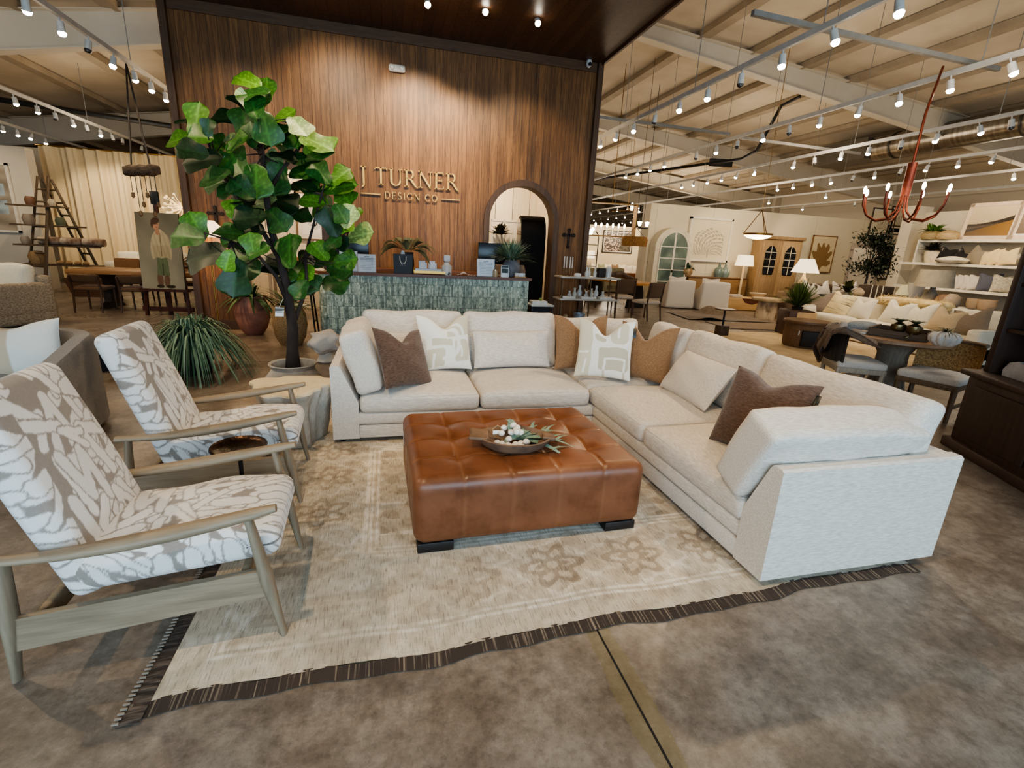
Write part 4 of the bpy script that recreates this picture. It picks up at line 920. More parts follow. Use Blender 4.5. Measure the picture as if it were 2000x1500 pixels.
def signholder(px0, px1, py0, py1, Y, label):
    a, c = atY(px0, py1, Y), atY(px1, py0, Y); w, h = c.x-a.x, c.z-a.z
    t = T('acrylic_sign_holder', label, 'sign', ((a.x+c.x)/2, Y, ZC)); B().box((0, 0, h/2), (w, .004, h), 0, (R(-8), 0, 0)).ob('acrylic_stand', glass((.95, .97, 1), .35), t, 0)
    B().box((0, -.004, h/2), (w*.94, .002, h*.95), 0, (R(-8), 0, 0)).ob('printed_sheet', M(S(222, 228, 236)), t, 0); b = B()
    for k, (lw, lh) in enumerate([(.28, .016), (.74, .01), (.74, .01), (.74, .004), (.70, .004), (.74, .004), (.66, .004), (.74, .004), (.5, .004)]): zz = h*(.86-.085*k); b.box((0, -.0075-(zz-h/2)*-.14+.0, zz), (w*lw, .002, lh), 0, (R(-8), 0, 0))
    b.ob('text_lines', M(S(150, 160, 178)), t, 0); B().box((0, .03, .004), (w, .09, .006)).ob('base', glass((.95, .97, 1), .35), t, 0)
signholder(664, 698, 491, 530, 8.10, 'white sign sheet in acrylic stand on the counter, half hidden by fig leaves')
signholder(699, 734, 494, 528, 8.05, 'white sign sheet in acrylic stand near the left end of the counter')
signholder(931, 967, 502, 535, 8.02, 'white sign sheet in acrylic stand near the grey pot on the counter')
BLKM = M(S(20, 20, 22), rough=.5)
def monitor(x, Y, w, h, z, label, rz=0):
    t = T('computer_monitor', label, 'monitor', (x, Y, ZC+.03), rz); B().box((0, 0, z-ZC+h/2-.03), (w, .03, h), .006).ob('screen', M(S(18, 22, 30), rough=.25), t); B().box((0, .04, .12), (.05, .03, .24)).ob('neck', BLKM, t); B().box((0, .04, .006), (.22, .16, .012), .004).ob('stand_base', BLKM, t)
monitor(-.55, 8.66, .52, .33, 1.28, 'black computer monitor on the counter behind the fig leaves'); monitor(1.85, 8.62, .58, .36, 1.27, 'black computer monitor on the counter behind the spiky plant', R(-6))
bg = atY(760, 522, 7.98); t = T('gift_bag', 'small black paper gift bag with white rope handles on the counter', 'bag', (atY(787, 522, 8.04).x, 8.04, ZC))
B().prism([(-.14, 0), (.14, 0), (.15, .30), (-.15, .30)], -.06, .06, 'xz').ob('bag_body', M(S(40, 36, 36), rough=.5), t, 20)
B().tube([(-.05, -.065, .27), (-.045, -.075, .2), (-.02, -.08, .15), (.02, -.08, .15), (.045, -.075, .2), (.05, -.065, .27)], .007, 8).ob('rope_handle', M(S(232, 228, 218)), t)
B().box((0, -.063, .13), (.10, .002, .012)).ob('logo_print', M(S(92, 90, 90)), t, 0)
B().ell((.0, .0, .30), (.035, .03, .06)).ob('tissue_paper', M(S(210, 216, 222)), t)
pp_ = atY(795, 500, 8.25); t = T('leafy_plant', 'bronze green broad leaved plant in a dark vase behind the gift bag', 'potted plant', (pp_.x, 8.27, ZC))
r_ = random.Random(4); bl = B()
cols = []
for k, (dx, dz, l) in enumerate([(-.62, .35, .42), (-.45, -.1, .40), (-.15, .6, .34), (.2, .65, .34), (.45, .52, .40), (.7, .15, .42), (.4, -.2, .40), (.05, .3, .36), (-.25, .15, .40), (.28, .1, .38), (-.55, .1, .38), (.0, .5, .34), (.6, .35, .40), (-.1, -.1, .36), (.2, -.15, .34), (.5, 0, .38), (-.3, .45, .38), (-.7, .1, .36), (.1, .05, .40)]):
    d = Vector((dx, r_.uniform(-.55, .25), dz+.25)).normalized(); o = len(bl.v); p0 = Vector((dx*.10, -.02, .36)); l *= 1.12
    blade(bl, [p0+d*l*u+Vector((0, 0, -.55*l*u*u*u)) for u in (0, .2, .4, .6, .8, 1)], [.006, .02, .046, .050, .030, .002], (0, -.3, 1), .2)
    c = np.array(S(122, 116, 84))*r_.uniform(.7, 1.25); cols += [tuple(c*(1.25 if (i-o) % 3 == 1 else 1)) for i in range(o, len(bl.v))]
bl.c = cols
bl.ob('foliage', VC(.6, 30, .1), t, 180); B().lathe([(.001, 0), (.09, 0), (.12, .14), (.10, .30), (.11, .33), (.001, .30)]).ob('vase', M(S(62, 54, 48), S(44, 38, 34), scale=8, rough=.6), t)
t = T('card_tray', 'gold footed tray of white cards on the middle of the counter', 'tray', (.66, 8.04, ZC)); GLD = metal(S(190, 150, 84), .3)
b = B().box((0, 0, .025), (.50, .2, .012)).box((0, -.1, .045), (.50, .008, .03)).box((0, .1, .045), (.50, .008, .03))
b.ob('tray', GLD, t, 0); B().box((-.02, 0, .065), (.42, .16, .05), .004).ob('white_box', M(S(226, 228, 232)), t)
for x, y in ((-.23, -.08), (.23, -.08), (-.23, .08), (.23, .08)): B().cyl((x, y, 0), (x, y, .03), .008, n=8).ob('tray_foot', GLD, t)
for i, x in enumerate((.545, .70)):
    c_ = T('card_stack', 'white %s stack of cards standing in the gold tray on the counter' % ('left', 'right')[i], 'cards', (x, 8.03, ZC+.09)); B().box((0, 0, .06), (.105, .012, .12), 0, (R(-18), 0, 0)).box((.02, -.03, .045), (.105, .012, .09), 0, (R(-18), 0, 0)).ob('cards', M(S(236, 236, 238)), c_, 0)
j = T('lidded_jar', 'white and black lidded ceramic jar at the right of the card tray', 'jar', (.94, 8.05, ZC))
B().lathe([(.001, 0), (.08, 0), (.085, .14), (.05, .17), (.045, .2)]).ob('jar_body', M(S(222, 214, 204), S(60, 54, 50), scale=9, lo=.6, hi=.64, rough=.4), j); B().box((0, 0, .26), (.11, .1, .11), .02).ob('cube_lid', M(S(210, 208, 206), S(60, 58, 58), scale=10, lo=.55, hi=.6, rough=.4), j)
t = T('crumpled_paper', 'crumpled white tissue paper lying on the counter', 'paper', (1.28, 8.08, ZC)); B().grid(16, 8, lambda u, v: (-.16+.34*u, -.07+.14*v*(1-.5*u), .004+.06*max(0, 1-abs(u-.3)*5)*(1-abs(v-.5))+.012*abs(math.sin(19*u+7*v)))).ob('paper', M(S(238, 234, 226)), t, 20)
t = T('glass_candle', 'small amber glass candle beside the card stand on the counter', 'candle', (1.74, 7.985, ZC)); B().lathe([(.001, 0), (.042, 0), (.042, .10), (.036, .10), (.036, .02), (.001, .02)]).ob('glass_jar', M(S(190, 168, 136), S(170, 146, 112), rough=.1, scale=4), t); B().lathe([(.001, .1), (.036, .1), (.036, .12), (.001, .12)]).ob('lid', metal(S(200, 180, 140)), t)
t = T('card_stand', 'small white card stand with black printed band on the counter', 'sign', (1.90, 7.975, ZC)); B().box((0, 0, .095), (.135, .012, .19), 0, (R(-6), 0, 0)).ob('card', M(S(230, 234, 238)), t, 0); B().box((0, -.008, .105), (.11, .004, .07), 0, (R(-6), 0, 0)).box((0, .0, .17), (.12, .004, .03), 0, (R(-6), 0, 0)).ob('printed_band', M(S(34, 46, 44), S(70, 84, 80), scale=20), t, 0)
grass_plant('spiky_plant', 'spiky green yucca plant in a round grey stone pot on the counter', (2.06, 8.2, ZC), 280, .46, .25, .015, S(70, 98, 78), S(160, 180, 150), [(.001, 0), (.09, 0), (.14, .06), (.16, .14), (.145, .22), (.10, .27), (.11, .28), (.001, .26)], M(S(132, 130, 134), S(108, 106, 110), scale=8, rough=.85, bmp=.3), 12, .27, .06, upb=.85)
t = T('trinket_box', 'small glass and wood trinket box with white card at the end of the counter', 'box', (2.16, 7.965, ZC)); B().box((0, 0, .012), (.20, .09, .024), .004).ob('wood_base', M(S(170, 132, 90)), t); B().box((0, 0, .05), (.17, .07, .055)).ob('glass_cover', glass((.8, .7, .55), .4), t, 0); B().box((.01, -.045, .05), (.08, .003, .055)).ob('label_card', M(S(226, 228, 232)), t, 0)
t = T('brown_vase', 'small mottled brown vase behind the yucca on the counter', 'vase', (2.30, 8.42, ZC)); B().lathe([(.001, 0), (.06, 0), (.085, .09), (.06, .16), (.05, .19), (.001, .18)]).ob('vase_body', M(S(150, 120, 92), S(104, 80, 60), scale=9, rough=.6), t)
t = T('pedestal_table', 'black framed side table with white top right of the counter', 'side table', (2.66, 8.35, 0)); B().box((0, 0, .60), (.42, .42, .03), .004).ob('table_top', M(S(224, 222, 216)), t); B().box((0, .05, .3), (.36, .3, .54)).ob('cabinet', M(S(18, 20, 22), rough=.6), t, 0)
for s in (-1, 1): B().box((s*.19, -.19, .29), (.015, .015, .58)).ob('leg', M(S(70, 72, 74), rough=.4, metal=.8), t, 0)
t = T('coffee_table_book', 'white book lying on the side table right of the counter', 'book', (2.62, 8.3, .615)); B().box((0, 0, .03), (.28, .22, .06), .004).ob('book_block', M(S(226, 224, 220)), t); B().ell((.04, 0, .085), (.03, .03, .03)).ob('green_knob', M(S(120, 140, 70)), t)

t = T('bar_stool', 'dark slim bar stool beside the left end of the reception counter', 'stool', (-1.34, 8.45, 0)); B().rbox((0, 0, .70), (.36, .36, .05), .02, (6, 6, 3)).ob('seat', M(S(60, 48, 40)), t, 180)
for sx_ in (-1, 1):
    for sy_ in (-1, 1): B().tube([(sx_*.19, sy_*.19, 0), (sx_*.14, sy_*.14, .68)], .014, 8).ob('leg', BLKM, t)
    B().box((sx_*.172, 0, .25), (.018, .34, .018)).ob('stretcher', BLKM, t, 0)
# lamp in front of the wood wall
t = T('floor_lamp', 'brass floor lamp with a wide cream empire shade beside the wood wall', 'lamp', (-2.66, 8.62, 0))
B().lathe([(.001, 0), (.14, 0), (.14, .015), (.02, .03), (.001, .03)]).ob('base', metal(S(180, 140, 76)), t); B().cyl((0, 0, .02), (0, 0, 1.50), .011).ob('pole', metal(S(186, 146, 82)), t)
B().lathe([(.34, 1.50), (.10, 1.74), (.098, 1.74), (.335, 1.50)], n=36).ob('lamp_shade', M(S(240, 214, 172), emit=(1, .72, .42), estr=1.6, rough=.8), t); B().ell((0, 0, 1.58), (.03, .03, .05)).ob('bulb', glow((1, .8, .55), 14), t)
point((-2.66, 8.62, 1.46), 14)

# ================================================================== black arched cabinet and shelf seen through the right arch
t = T('arched_display_cabinet', 'black arched display cabinet standing in the right arched opening', 'cabinet', (2.86, 9.86, 0), R(-8))
ap = [(-.42, 0)]+[(-.42*math.cos(PI*k/16), 1.78+.42*math.sin(PI*k/16)) for k in range(17)]+[(.42, 0)]
b = B().prism(ap, -.24, .24, 'yz'); b.ob('cabinet_body', M(S(15, 13, 12), S(10, 9, 9), rough=.7, spec=.15), t, 30)
ap2 = [(-.36, .1)]+[(-.36*math.cos(PI*k/16), 1.78+.36*math.sin(PI*k/16)) for k in range(17)]+[(.36, .1)]
B().prism(ap2, -.246, -.24, 'yz').ob('glass_door', M(S(120, 104, 84), S(60, 50, 42), scale=2, rough=.12), t, 30)
t = T('wall_shelf', 'cream floating shelf unit in the room behind the right arch', 'shelf', (2.05, 11.0, 0)); B().box((0, 0, 1.2), (1.3, .4, .10)).ob('top_board', M(S(236, 220, 190)), t, 0); B().box((-.3, 0, .6), (.5, .38, 1.1)).box((.3, 0, .6), (.5, .38, 1.1)).ob('cabinet', M(S(214, 196, 164)), t, 0)
def frame_art(name, label, cat, loc, w, h, rz=0, tilt=0, fr=(.04, .03), fmat=None, cf=None, n=60, mat_w=0, matc=S(240, 234, 222), group=None, rot=None, gl=.25):
    t = T(name, label, cat, loc, rz, group)
    if tilt or rot: t.rotation_euler = rot or (R(tilt), 0, rz)
    fw, fd = fr; b = B()
    for c_, d_ in (((0, 0, fw/2), (w, fd, fw)), ((0, 0, h-fw/2), (w, fd, fw)), ((-w/2+fw/2, 0, h/2), (fw, fd, h)), ((w/2-fw/2, 0, h/2), (fw, fd, h))): b.box(c_, d_)
    b.ob('frame', fmat or M(S(236, 230, 218)), t, 0)
    if mat_w: B().box((0, -.002, h/2), (w-fw, .006, h-fw)).ob('mat_board', M(matc), t, 0)
    iw, ih = w-2*fw-2*mat_w, h-2*fw-2*mat_w
    B().grid(n, n, lambda u, v: (-iw/2+iw*u, -.007, fw+mat_w+ih*v), cf).ob('picture', VC(gl, 80, .06, (1, 1, 1), 0, spec=.5), t, 180)
    return t
def art_plant(u, v):
    d = math.hypot((u-.5)*1.2, v-.55); a = math.atan2(v-.2, u-.5); k = (.5+.5*math.sin(13*a+9*d)) if d < .40 else 0
    return np.array(S(238, 230, 214))*(1-.55*k*(v > .12))
frame_art('framed_print', 'white framed botanical print leaning on the shelf behind the right arch', 'picture', (2.62, 11.15, 1.25), .62, .92, 0, -6, cf=art_plant, mat_w=.06)
grass_plant('leafy_plant', 'dark stemmed artificial foliage in a white vase on the shelf behind the right arch', (2.45, 10.92, 1.25), 46, .30, .2, .05, S(34, 36, 22), S(70, 66, 40), [(.001, 0), (.05, 0), (.07, .12), (.05, .34), (.001, .34)], M(S(236, 228, 214)), 21, .58, .05)
grass_plant('flower_vase', 'tall dried flower arrangement at the left of the shelf behind the right arch', (1.72, 10.9, 1.25), 90, .42, .35, .02, S(120, 88, 46), S(190, 160, 90), [(.001, 0), (.05, 0), (.06, .2), (.001, .3)], M(S(200, 170, 120)), 22, .3, .06)
t = T('pillar_candle', 'white pillar candle holder on the shelf behind the right arch', 'candle', (2.05, 10.92, 1.25)); B().lathe([(.001, 0), (.05, 0), (.02, .05), (.02, .18), (.045, .2), (.045, .36), (.001, .36)]).ob('candle', M(S(232, 224, 208)), t)
# left arch interior
t = T('display_table', 'cream display table with small vases behind the left arch', 'table', (-1.62, 10.6, 0)); B().box((0, 0, .93), (1.3, .5, .06), .005).ob('table_top', M(S(232, 218, 190)), t)
for x in (-.6, .6):
    for y in (-.2, .2): B().box((x, y, .45), (.05, .05, .9)).ob('leg', M(S(206, 190, 160)), t, 0)
for i, (x, r0, h, c_) in enumerate([(-2.05, .08, .30, S(214, 190, 150)), (-1.72, .06, .22, S(190, 120, 70)), (-1.42, .07, .26, S(226, 214, 190)), (-1.15, .05, .34, S(120, 100, 76))]):
    t = T('ceramic_vase', ['tan rounded', 'amber narrow', 'cream rounded', 'brown tall'][i]+' vase on the display table behind the left arch', 'vase', (x, 10.5, .96), group='vases behind the left arch'); B().lathe([(.001, 0), (r0*.6, 0), (r0, h*.4), (r0*.5, h*.8), (r0*.6, h), (.001, h*.98)]).ob('vase_body', M(c_, rough=.5), t)
frame_art('framed_print', 'pale framed print on the cream wall behind the left arch', 'picture', (-1.5, 11.78, 1.5), .8, 1.0, cf=art_plant, mat_w=.08, fmat=M(S(120, 100, 76)))
t = T('table_lamp', 'cream table lamp on the display table behind the left arch', 'lamp', (-1.28, 10.68, .96)); B().lathe([(.001, 0), (.08, 0), (.1, .12), (.03, .24), (.02, .3)]).ob('base', M(S(226, 214, 190)), t); B().lathe([(.17, .3), (.12, .54), (.118, .54), (.168, .3)]).ob('lamp_shade', M(S(244, 224, 186), emit=(1, .8, .52), estr=2.0), t)
# ================================================================== track lighting
TRK = M(S(206, 202, 194), rough=.5); STEEL = M(S(150, 146, 138), rough=.5, metal=.3)
def head(loc, label, group, on=True, yaw=0, tilt=25):
    global _HON, _HOFF
    pr_ = _HON if on else _HOFF
    return dup(pr_, loc, rot=(R(tilt), 0, yaw), label=label, group=group, scale=.8)
def mkhead(on):
    t = T('track_spotlight', 'x', 'spotlight', (0, 0, -50))
    B().cyl((0, 0, .02), (0, 0, .12), .012, n=8).ob('stem', TRK, t); B().lathe([(.001, .05), (.045, .05), (.05, -.09), (.044, -.09), (.04, -.07)], n=14).ob('lamp_can', M(S(214, 210, 202), rough=.5), t)
    B().lathe([(.001, -.07), (.047, -.075), (.052, -.10), (.040, -.13), (.001, -.145)], n=14).ob('lens', glow((1, .88, .70), 30) if on else M(S(60, 56, 52), rough=.3), t); return t
_HON, _HOFF = mkhead(True), mkhead(False)
TZ = 3.9
def track(x, y0, y1, label, heads, nm, cables=6):
    t = T('lighting_track', label, 'lighting track', (x, y0, TZ)); B().box((0, (y1-y0)/2, 0), (.045, y1-y0, .06)).ob('rail', TRK, t, 0)
    for k in range(cables):
        y = (k+.5)*(y1-y0)/cables; B().cyl((0, y, .02), (0, y, cz(x)-TZ), .006, n=5).ob('suspension_cable', STEEL, t)
    hs = sorted(heads)
    for i, (y, on) in enumerate(hs):
        w_ = ORD[i] if i < 20 else 'farther'
        head((x, y, TZ-.12), '%s white spotlight from the front on %s%s' % (w_, nm, '' if on else ', switched off'), 'spotlights on '+nm, on, yaw=random.uniform(-.6, .6), tilt=random.uniform(-25, 25))
def zy(x, lst, ox, oy, k):
    out = []
    for q in lst:
        p = atX(ox+q[0]/k, oy+q[1]/k, x); out.append((p.y, len(q) < 3))
    return out
z1 = [(165, 585), (235, 557), (310, 525), (403, 478, 0), (508, 443), (630, 393), (775, 325, 0), (950, 262), (1172, 172), (1450, 57)]
track(4.4, 1.5, 17, 'white suspended lighting track nearest the wood wall on the right side', zy(4.4, z1, 1100, 0, 2.222), 'the right track nearest the wood wall', 7)
z2 = [(275, 743), (325, 733), (380, 720), (440, 703), (580, 660, 0), (665, 648), (755, 628, 0), (862, 605), (980, 567, 0), (1112, 540), (1280, 505), (1450, 463), (1668, 412), (1930, 352)]
track(6.8, 1.5, 22, 'second white suspended lighting track counting from the wood wall', zy(6.8, z2, 1100, 0, 2.222), 'the second right track', 9)
z3 = [(515, 797), (570, 787), (627, 780), (690, 765), (755, 758), (830, 748), (1000, 718), (1090, 700, 0), (1205, 685), (1325, 660), (1465, 635, 0), (1617, 617), (1800, 590), (1940, 550, 0)]
track(9.3, 2.5, 30, 'third white suspended lighting track counting from the wood wall', zy(9.3, z3, 1100, 0, 2.222)+[(23+1.4*k, k != 3) for k in range(5)], 'the third right track', 11)
z4 = [(930, 813), (1000, 803), (1080, 795), (1160, 785), (1260, 765, 0), (1352, 760), (1465, 745, 0), (1578, 738), (1712, 720), (1862, 706)]
track(11.9, 3.5, 34, 'fourth white suspended lighting track counting from the wood wall', zy(11.9, z4, 1100, 0, 2.222)+[(22.5+1.15*k, k % 5 != 3) for k in range(10)], 'the fourth right track', 12)
track(14.4, 4.5, 36, 'fifth white suspended lighting track counting from the wood wall', [(9+2.6*k, k % 3 != 1) for k in range(4)]+[(20.5+1.2*k, k % 6 != 4) for k in range(13)], 'the fifth right track', 12)
track(17.0, 6, 38, 'sixth and farthest white suspended lighting track from the wood wall', [(13+2.4*k, k % 3 != 1) for k in range(3)]+[(24+1.3*k, k % 5 != 4) for k in range(10)], 'the farthest right track', 10)
l1 = [(50, 5), (118, 48), (172, 86, 0), (222, 124), (263, 152), (296, 173), (324, 193)]
track(-3.6, 3, 18, 'white suspended lighting track left of the wood wall', zy(-3.6, l1, 0, 0, 1), 'the left track nearest the wood wall', 6)
l2 = [(27, 187), (71, 204), (106, 216, 0), (140, 232), (168, 242, 0), (195, 254), (218, 260, 0), (238, 268, 0), (276, 284, 0), (311, 300), (339, 312)]
track(-6.7, 5, 24, 'second white suspended lighting track left of the wood wall', zy(-6.7, l2, 0, 0, 1), 'the second left track', 7)
l3 = [(6, 256), (35, 264), (63, 273), (90, 281)]
track(-9.05, 8, 24, 'third white suspended lighting track left of the wood wall', zy(-9.05, l3, 0, 0, 1), 'the third left track', 6)
# canopy track
t = T('lighting_track', 'short white lighting track under the wood canopy in front of the sign', 'lighting track', (0, 7.25, 4.62)); 
ca, cb = atY(835, 2, 7.75), atY(1097, 32, 7.75)
t.location = (0, 7.75, cb.z); B().box(((-3.4+cb.x)/2, 0, 0), (cb.x+3.4, .045, .05)).ob('rail', TRK, t, 0)
for i, (px, py) in enumerate([(835, 10), (947, 24), (1049, 46)]):
    p = atY(px, py, 7.75); head((p.x, 7.75, p.z+.05), ['leftmost', 'middle', 'rightmost'][i]+' white spotlight on the canopy track above the sign', 'canopy spotlights', True, 0, -35)
for k in range(3): B().box((-2+2*k, 0, .07), (.03, .03, .12)).ob('mount', TRK, t, 0)
dup(t, (0, 0, -60)) if False else None
# cross struts, conduits, duct, hanging sign
for i, (pa, pb, lb) in enumerate([((1470, 25), (1950, 135), 'long grey perforated steel strut spanning the two nearest right tracks'), ((1165, 228), (1425, 262), 'grey steel strut between tracks beside the wood wall corner'), ((1440, 268), (1680, 300), 'thin grey steel strut carrying the bowl pendant')]):
    a, c = G(*pa, 4.0), G(*pb, 4.0); t = T('steel_strut', lb, 'strut', a); d = c-a; B().box((d.length/2, 0, 0), (d.length, .05, .05)).ob('channel', STEEL, t, 0); t.rotation_euler = (0, 0, math.atan2(d.y, d.x))
t = T('ventilation_duct', 'large round spiral metal ventilation duct under the roof on the right', 'duct', (15.4, 7.0, 5.2))
B().cyl((0, 0, 0), (0, 6.6, 0), .36, n=28).ob('duct_pipe', M(S(176, 168, 156), S(140, 132, 120), scale=1, rough=.28, metal=.9, stretch=(1, 12, 1), bmp=.3, bscale=2), t)
for y in (2.2, 2.6, 5.9): B().cyl((0, y, 0), (0, y+.05, 0), .385, n=28).ob('clamp_band', M(S(96, 92, 86), rough=.4, metal=.8), t)
B().box((0, 7.6, .0), (.9, 2.0, .62)).ob('plenum_box', M(S(120, 114, 104), rough=.5, metal=.5), t, 0)
sp = at(1408, 318, 21); t = T('hanging_sign', 'black rectangular sign hanging from the roof with faint pale script', 'sign', sp, R(-12)); tt = 21/math.hypot(ray(1408, 318).x, ray(1408, 318).y)/FOC
B().box((0, 0, 0), (46*tt, .04, 14*tt)).ob('sign_panel', M(S(14, 14, 16), rough=.5), t, 0)
B().tube([(-18*tt+.9*k*tt, -.03, -3*tt+1.6*tt*math.sin(k*1.3)) for k in range(28)], .2*tt, 4).ob('faint_script', M(S(120, 112, 104)), t)
for s in (-1, 1): B().cyl((s*18*tt, 0, 7*tt), (s*18*tt, 0, 40*tt), .012, n=5).ob('suspension_cable', STEEL, t)
t = T('electrical_conduit', 'black electrical conduit running under the roof toward the back', 'conduit', (9.9, 13, 4.55)); 
B().tube([(1.2, -.5, 1.4), (1.15, .1, 1.3), (1.0, .6, .2), (.8, 1, 0), (-1.5, 7, -.1), (-4.5, 9, -.2), (-9, 9.4, -.1)], .045, 8).ob('pipe', BLKM, t)
t = T('electrical_conduit', 'dark conduit pipe crossing behind the left tracks', 'conduit', (-11, 14.5, 4.1)); B().tube([(0, 0, .25), (4, .3, .05), (8.2, .6, -.15)], .06, 8).ob('pipe', BLKM, t)

# ================================================================== generic furniture builders
def shade_lamp(name, label, loc, base_prof, bmat, r0, r1, z0, z1, est=1.2, group=None, shadec=S(238, 226, 198)):
    t = T(name, label, 'lamp', loc, 0, group); B().lathe(base_prof, n=24).ob('base', bmat, t)
    B().lathe([(r0, z0), (r1, z1), (r1*.98, z1), (r0*.98, z0)], n=28).ob('lamp_shade', M(shadec, rough=.85, emit=(1, .80, .54), estr=est) if est else M(shadec, rough=.85), t); return t
def cushion(name, label, loc, w, h, t_, mat, rz, tilt=15, chop=.1, group=None, seed=0, roll=0):
    o = T(name, label, 'pillow', loc, 0, group); o.rotation_euler = (Matrix.Rotation(rz, 3, 'Z') @ Matrix.Rotation(R(-tilt), 3, 'X') @ Matrix.Rotation(R(roll), 3, 'Y')).to_euler()
    pillow_b(w, h, t_, chop, .07, 14, None, seed).ob('cover', mat, o, 180); return o
def dining_chair(name, label, loc, rz, seatm, woodm, h=.86, sw=.48, sd=.48, sh_=.47, backm=None, group=None, arms=False, tagc=False):
    """faces local -Y"""
    t = T(name, label, 'chair', loc, rz, group)
    B().rbox((0, 0, sh_-.04), (sw, sd, .08), .03, (6, 6, 3), .015).ob('seat', seatm, t, 180)
    for sx_ in (-1, 1):
        B().tube([(sx_*(sw/2-.03), -sd/2+.03, 0), (sx_*(sw/2-.03), -sd/2+.03, sh_-.06)], [.016, .022], 8).ob('leg', woodm, t)
        B().tube([(sx_*(sw/2-.03), sd/2+.05, 0), (sx_*(sw/2-.03), sd/2-.02, sh_-.06), (sx_*(sw/2-.03), sd/2+.05, h-.02)], [.016, .022, .016], 8).ob('rear_leg', woodm, t)
    B().rbox((0, sd/2+.02, (sh_+h)/2+.04), (sw-.02, .05, h-sh_-.06), .02, (6, 3, 6), 0, lambda x, y, z: (0, .03*z+.03*x*x*-1, 0)).ob('backrest', backm or seatm, t, 180)
    if tagc: B().box((sw*.3, sd/2+.07, h-.1), (.05, .004, .08)).ob('price_tag', M(S(230, 228, 222)), t, 0)
    return t
def block_sofa(name, label, loc, rz, w, d, seat_h, back_h, arm_h, mat, arm_w=.18, cush=2, cmat=None, skirt=.03, group=None, cat='sofa'):
    """faces local -Y"""
    t = T(name, label, cat, loc, rz, group); cmat = cmat or mat
    B().box((0, 0, (skirt+seat_h-.14)/2), (w, d, seat_h-.14-skirt), .02).ob('base', mat, t)
    B().rbox((0, d/2-.11, (skirt+back_h)/2), (w, .22, back_h-skirt), .06, (10, 5, 6)).ob('back', mat, t, 180)
    for s in (-1, 1): B().rbox((s*(w/2-arm_w/2), -.02, (skirt+arm_h)/2), (arm_w, d-.06, arm_h-skirt), .05, (5, 8, 5)).ob('arm', mat, t, 180)
    cw = (w-2*arm_w)/cush
    for k in range(cush): B().rbox((-w/2+arm_w+cw*(k+.5), -.08, seat_h-.07), (cw-.01, d-.22, .16), .05, (8, 8, 4), .03).ob('seat_cushion', cmat, t, 180)
    return t
def vase(name, label, loc, prof, mat, cat='vase', group=None, n=24, fn=None):
    t = T(name, label, cat, loc, 0, group); B().lathe(prof, n=n, fn=fn).ob('vase_body', mat, t); return t
CRM = fabric(S(238, 228, 206), S(222, 210, 186)); LIN = fabric(S(228, 218, 204), S(210, 200, 186)); TAU = fabric(S(150, 124, 98), S(126, 102, 80)); GRY = fabric(S(146, 141, 135), S(122, 117, 112), scale=140, bmp=.5)
DWD = wood(S(92, 66, 46), S(64, 44, 30), 8, 'z'); DWX = wood(S(126, 92, 62), S(96, 68, 44), 7, 'x', .4); OAK = wood(S(176, 146, 108), S(146, 116, 82), 7, 'z', .55)
PINE = wood(S(176, 146, 108), S(144, 114, 80), 6, 'z', .55); GRW = wood(S(150, 136, 120), S(122, 108, 94), 8, 'z', .6); ORW = wood(S(206, 150, 88), S(172, 118, 64), 5, 'x', .35)

# ================================================================== console and dining set right of the wood wall
t = T('console_table', 'slim console with stone shelves and thin bronze legs right of the arch', 'console', (3.55, 8.35, 0)); STN = M(S(196, 188, 176), S(170, 160, 148), scale=5, rough=.4)
for z, nm in ((1.11, 'top_shelf'), (.72, 'middle_shelf'), (.20, 'bottom_shelf')): B().box((0, 0, z), (1.15, .40, .03), .004).ob(nm, STN, t)
for x in (-.54, .0, .54):
    for y in (-.17, .17):
        if x or y < 0: B().box((x, y, .56), (.02, .02, 1.10)).ob('leg', metal(S(120, 98, 72), .4), t, 0)
GLS = glass((.86, .88, .86), .45); r_ = random.Random(2)
def bar_item(k, x, y, z, h, r0, m_, lab):
    vase(k, lab, (3.55+x, 8.35+y, z), [(.001, 0), (r0*.8, 0), (r0, h*.45), (r0*.4, h*.7), (r0*.55, h), (.001, h*.97)], m_, cat=k.split('_')[-1], n=12)
for i in range(4):
    t = T('candlestick', '%s thin candlestick at the left of the console top' % ORD[i], 'candlestick', (3.06+.055*i, 8.3+.03*(i % 2), 1.125), group='candlesticks on the console'); B().cyl((0, 0, 0), (0, 0, .14), .006, n=8).lathe([(.001, 0), (.03, 0), (.004, .02)], n=10).ob('stand', metal(S(150, 130, 100)), t); B().cyl((0, 0, .14), (0, 0, .34), .011, n=8).ob('candle', M(S(210, 204, 196)), t)
vase('white_dish', 'small round white covered dish on the console top', (3.32, 8.27, 1.125), [(.001, 0), (.06, 0), (.065, .03), (.055, .055), (.001, .06)], M(S(232, 228, 220)), 'dish')
for i in range(6): bar_item('wine_glass', -.04+.08*i, .04*((i % 2)*2-1), 1.125, .17, .035, GLS, '%s clear stemmed glass along the console top' % ORD[i])
t = T('dark_lantern', 'dark ribbed lantern box among the glasses on the console top', 'lantern', (3.80, 8.33, 1.125)); B().box((0, 0, .08), (.15, .13, .16), .02).ob('lantern_body', M(S(58, 46, 42), S(34, 28, 26), scale=20), t)
vase('glass_jug', 'tall clear glass jug right of the dark lantern', (3.95, 8.33, 1.125), [(.001, 0), (.05, 0), (.055, .15), (.035, .2), (.001, .2)], GLS, 'jug')
for i in range(7): bar_item('glass_bottle', -.34+.11*i, .03*(i % 3-1), .735, .13+.05*((i*37) % 3), .045, [GLS, M(S(196, 190, 176)), GLS][i % 3], '%s glass or pale bottle along the middle console shelf' % ORD[i])
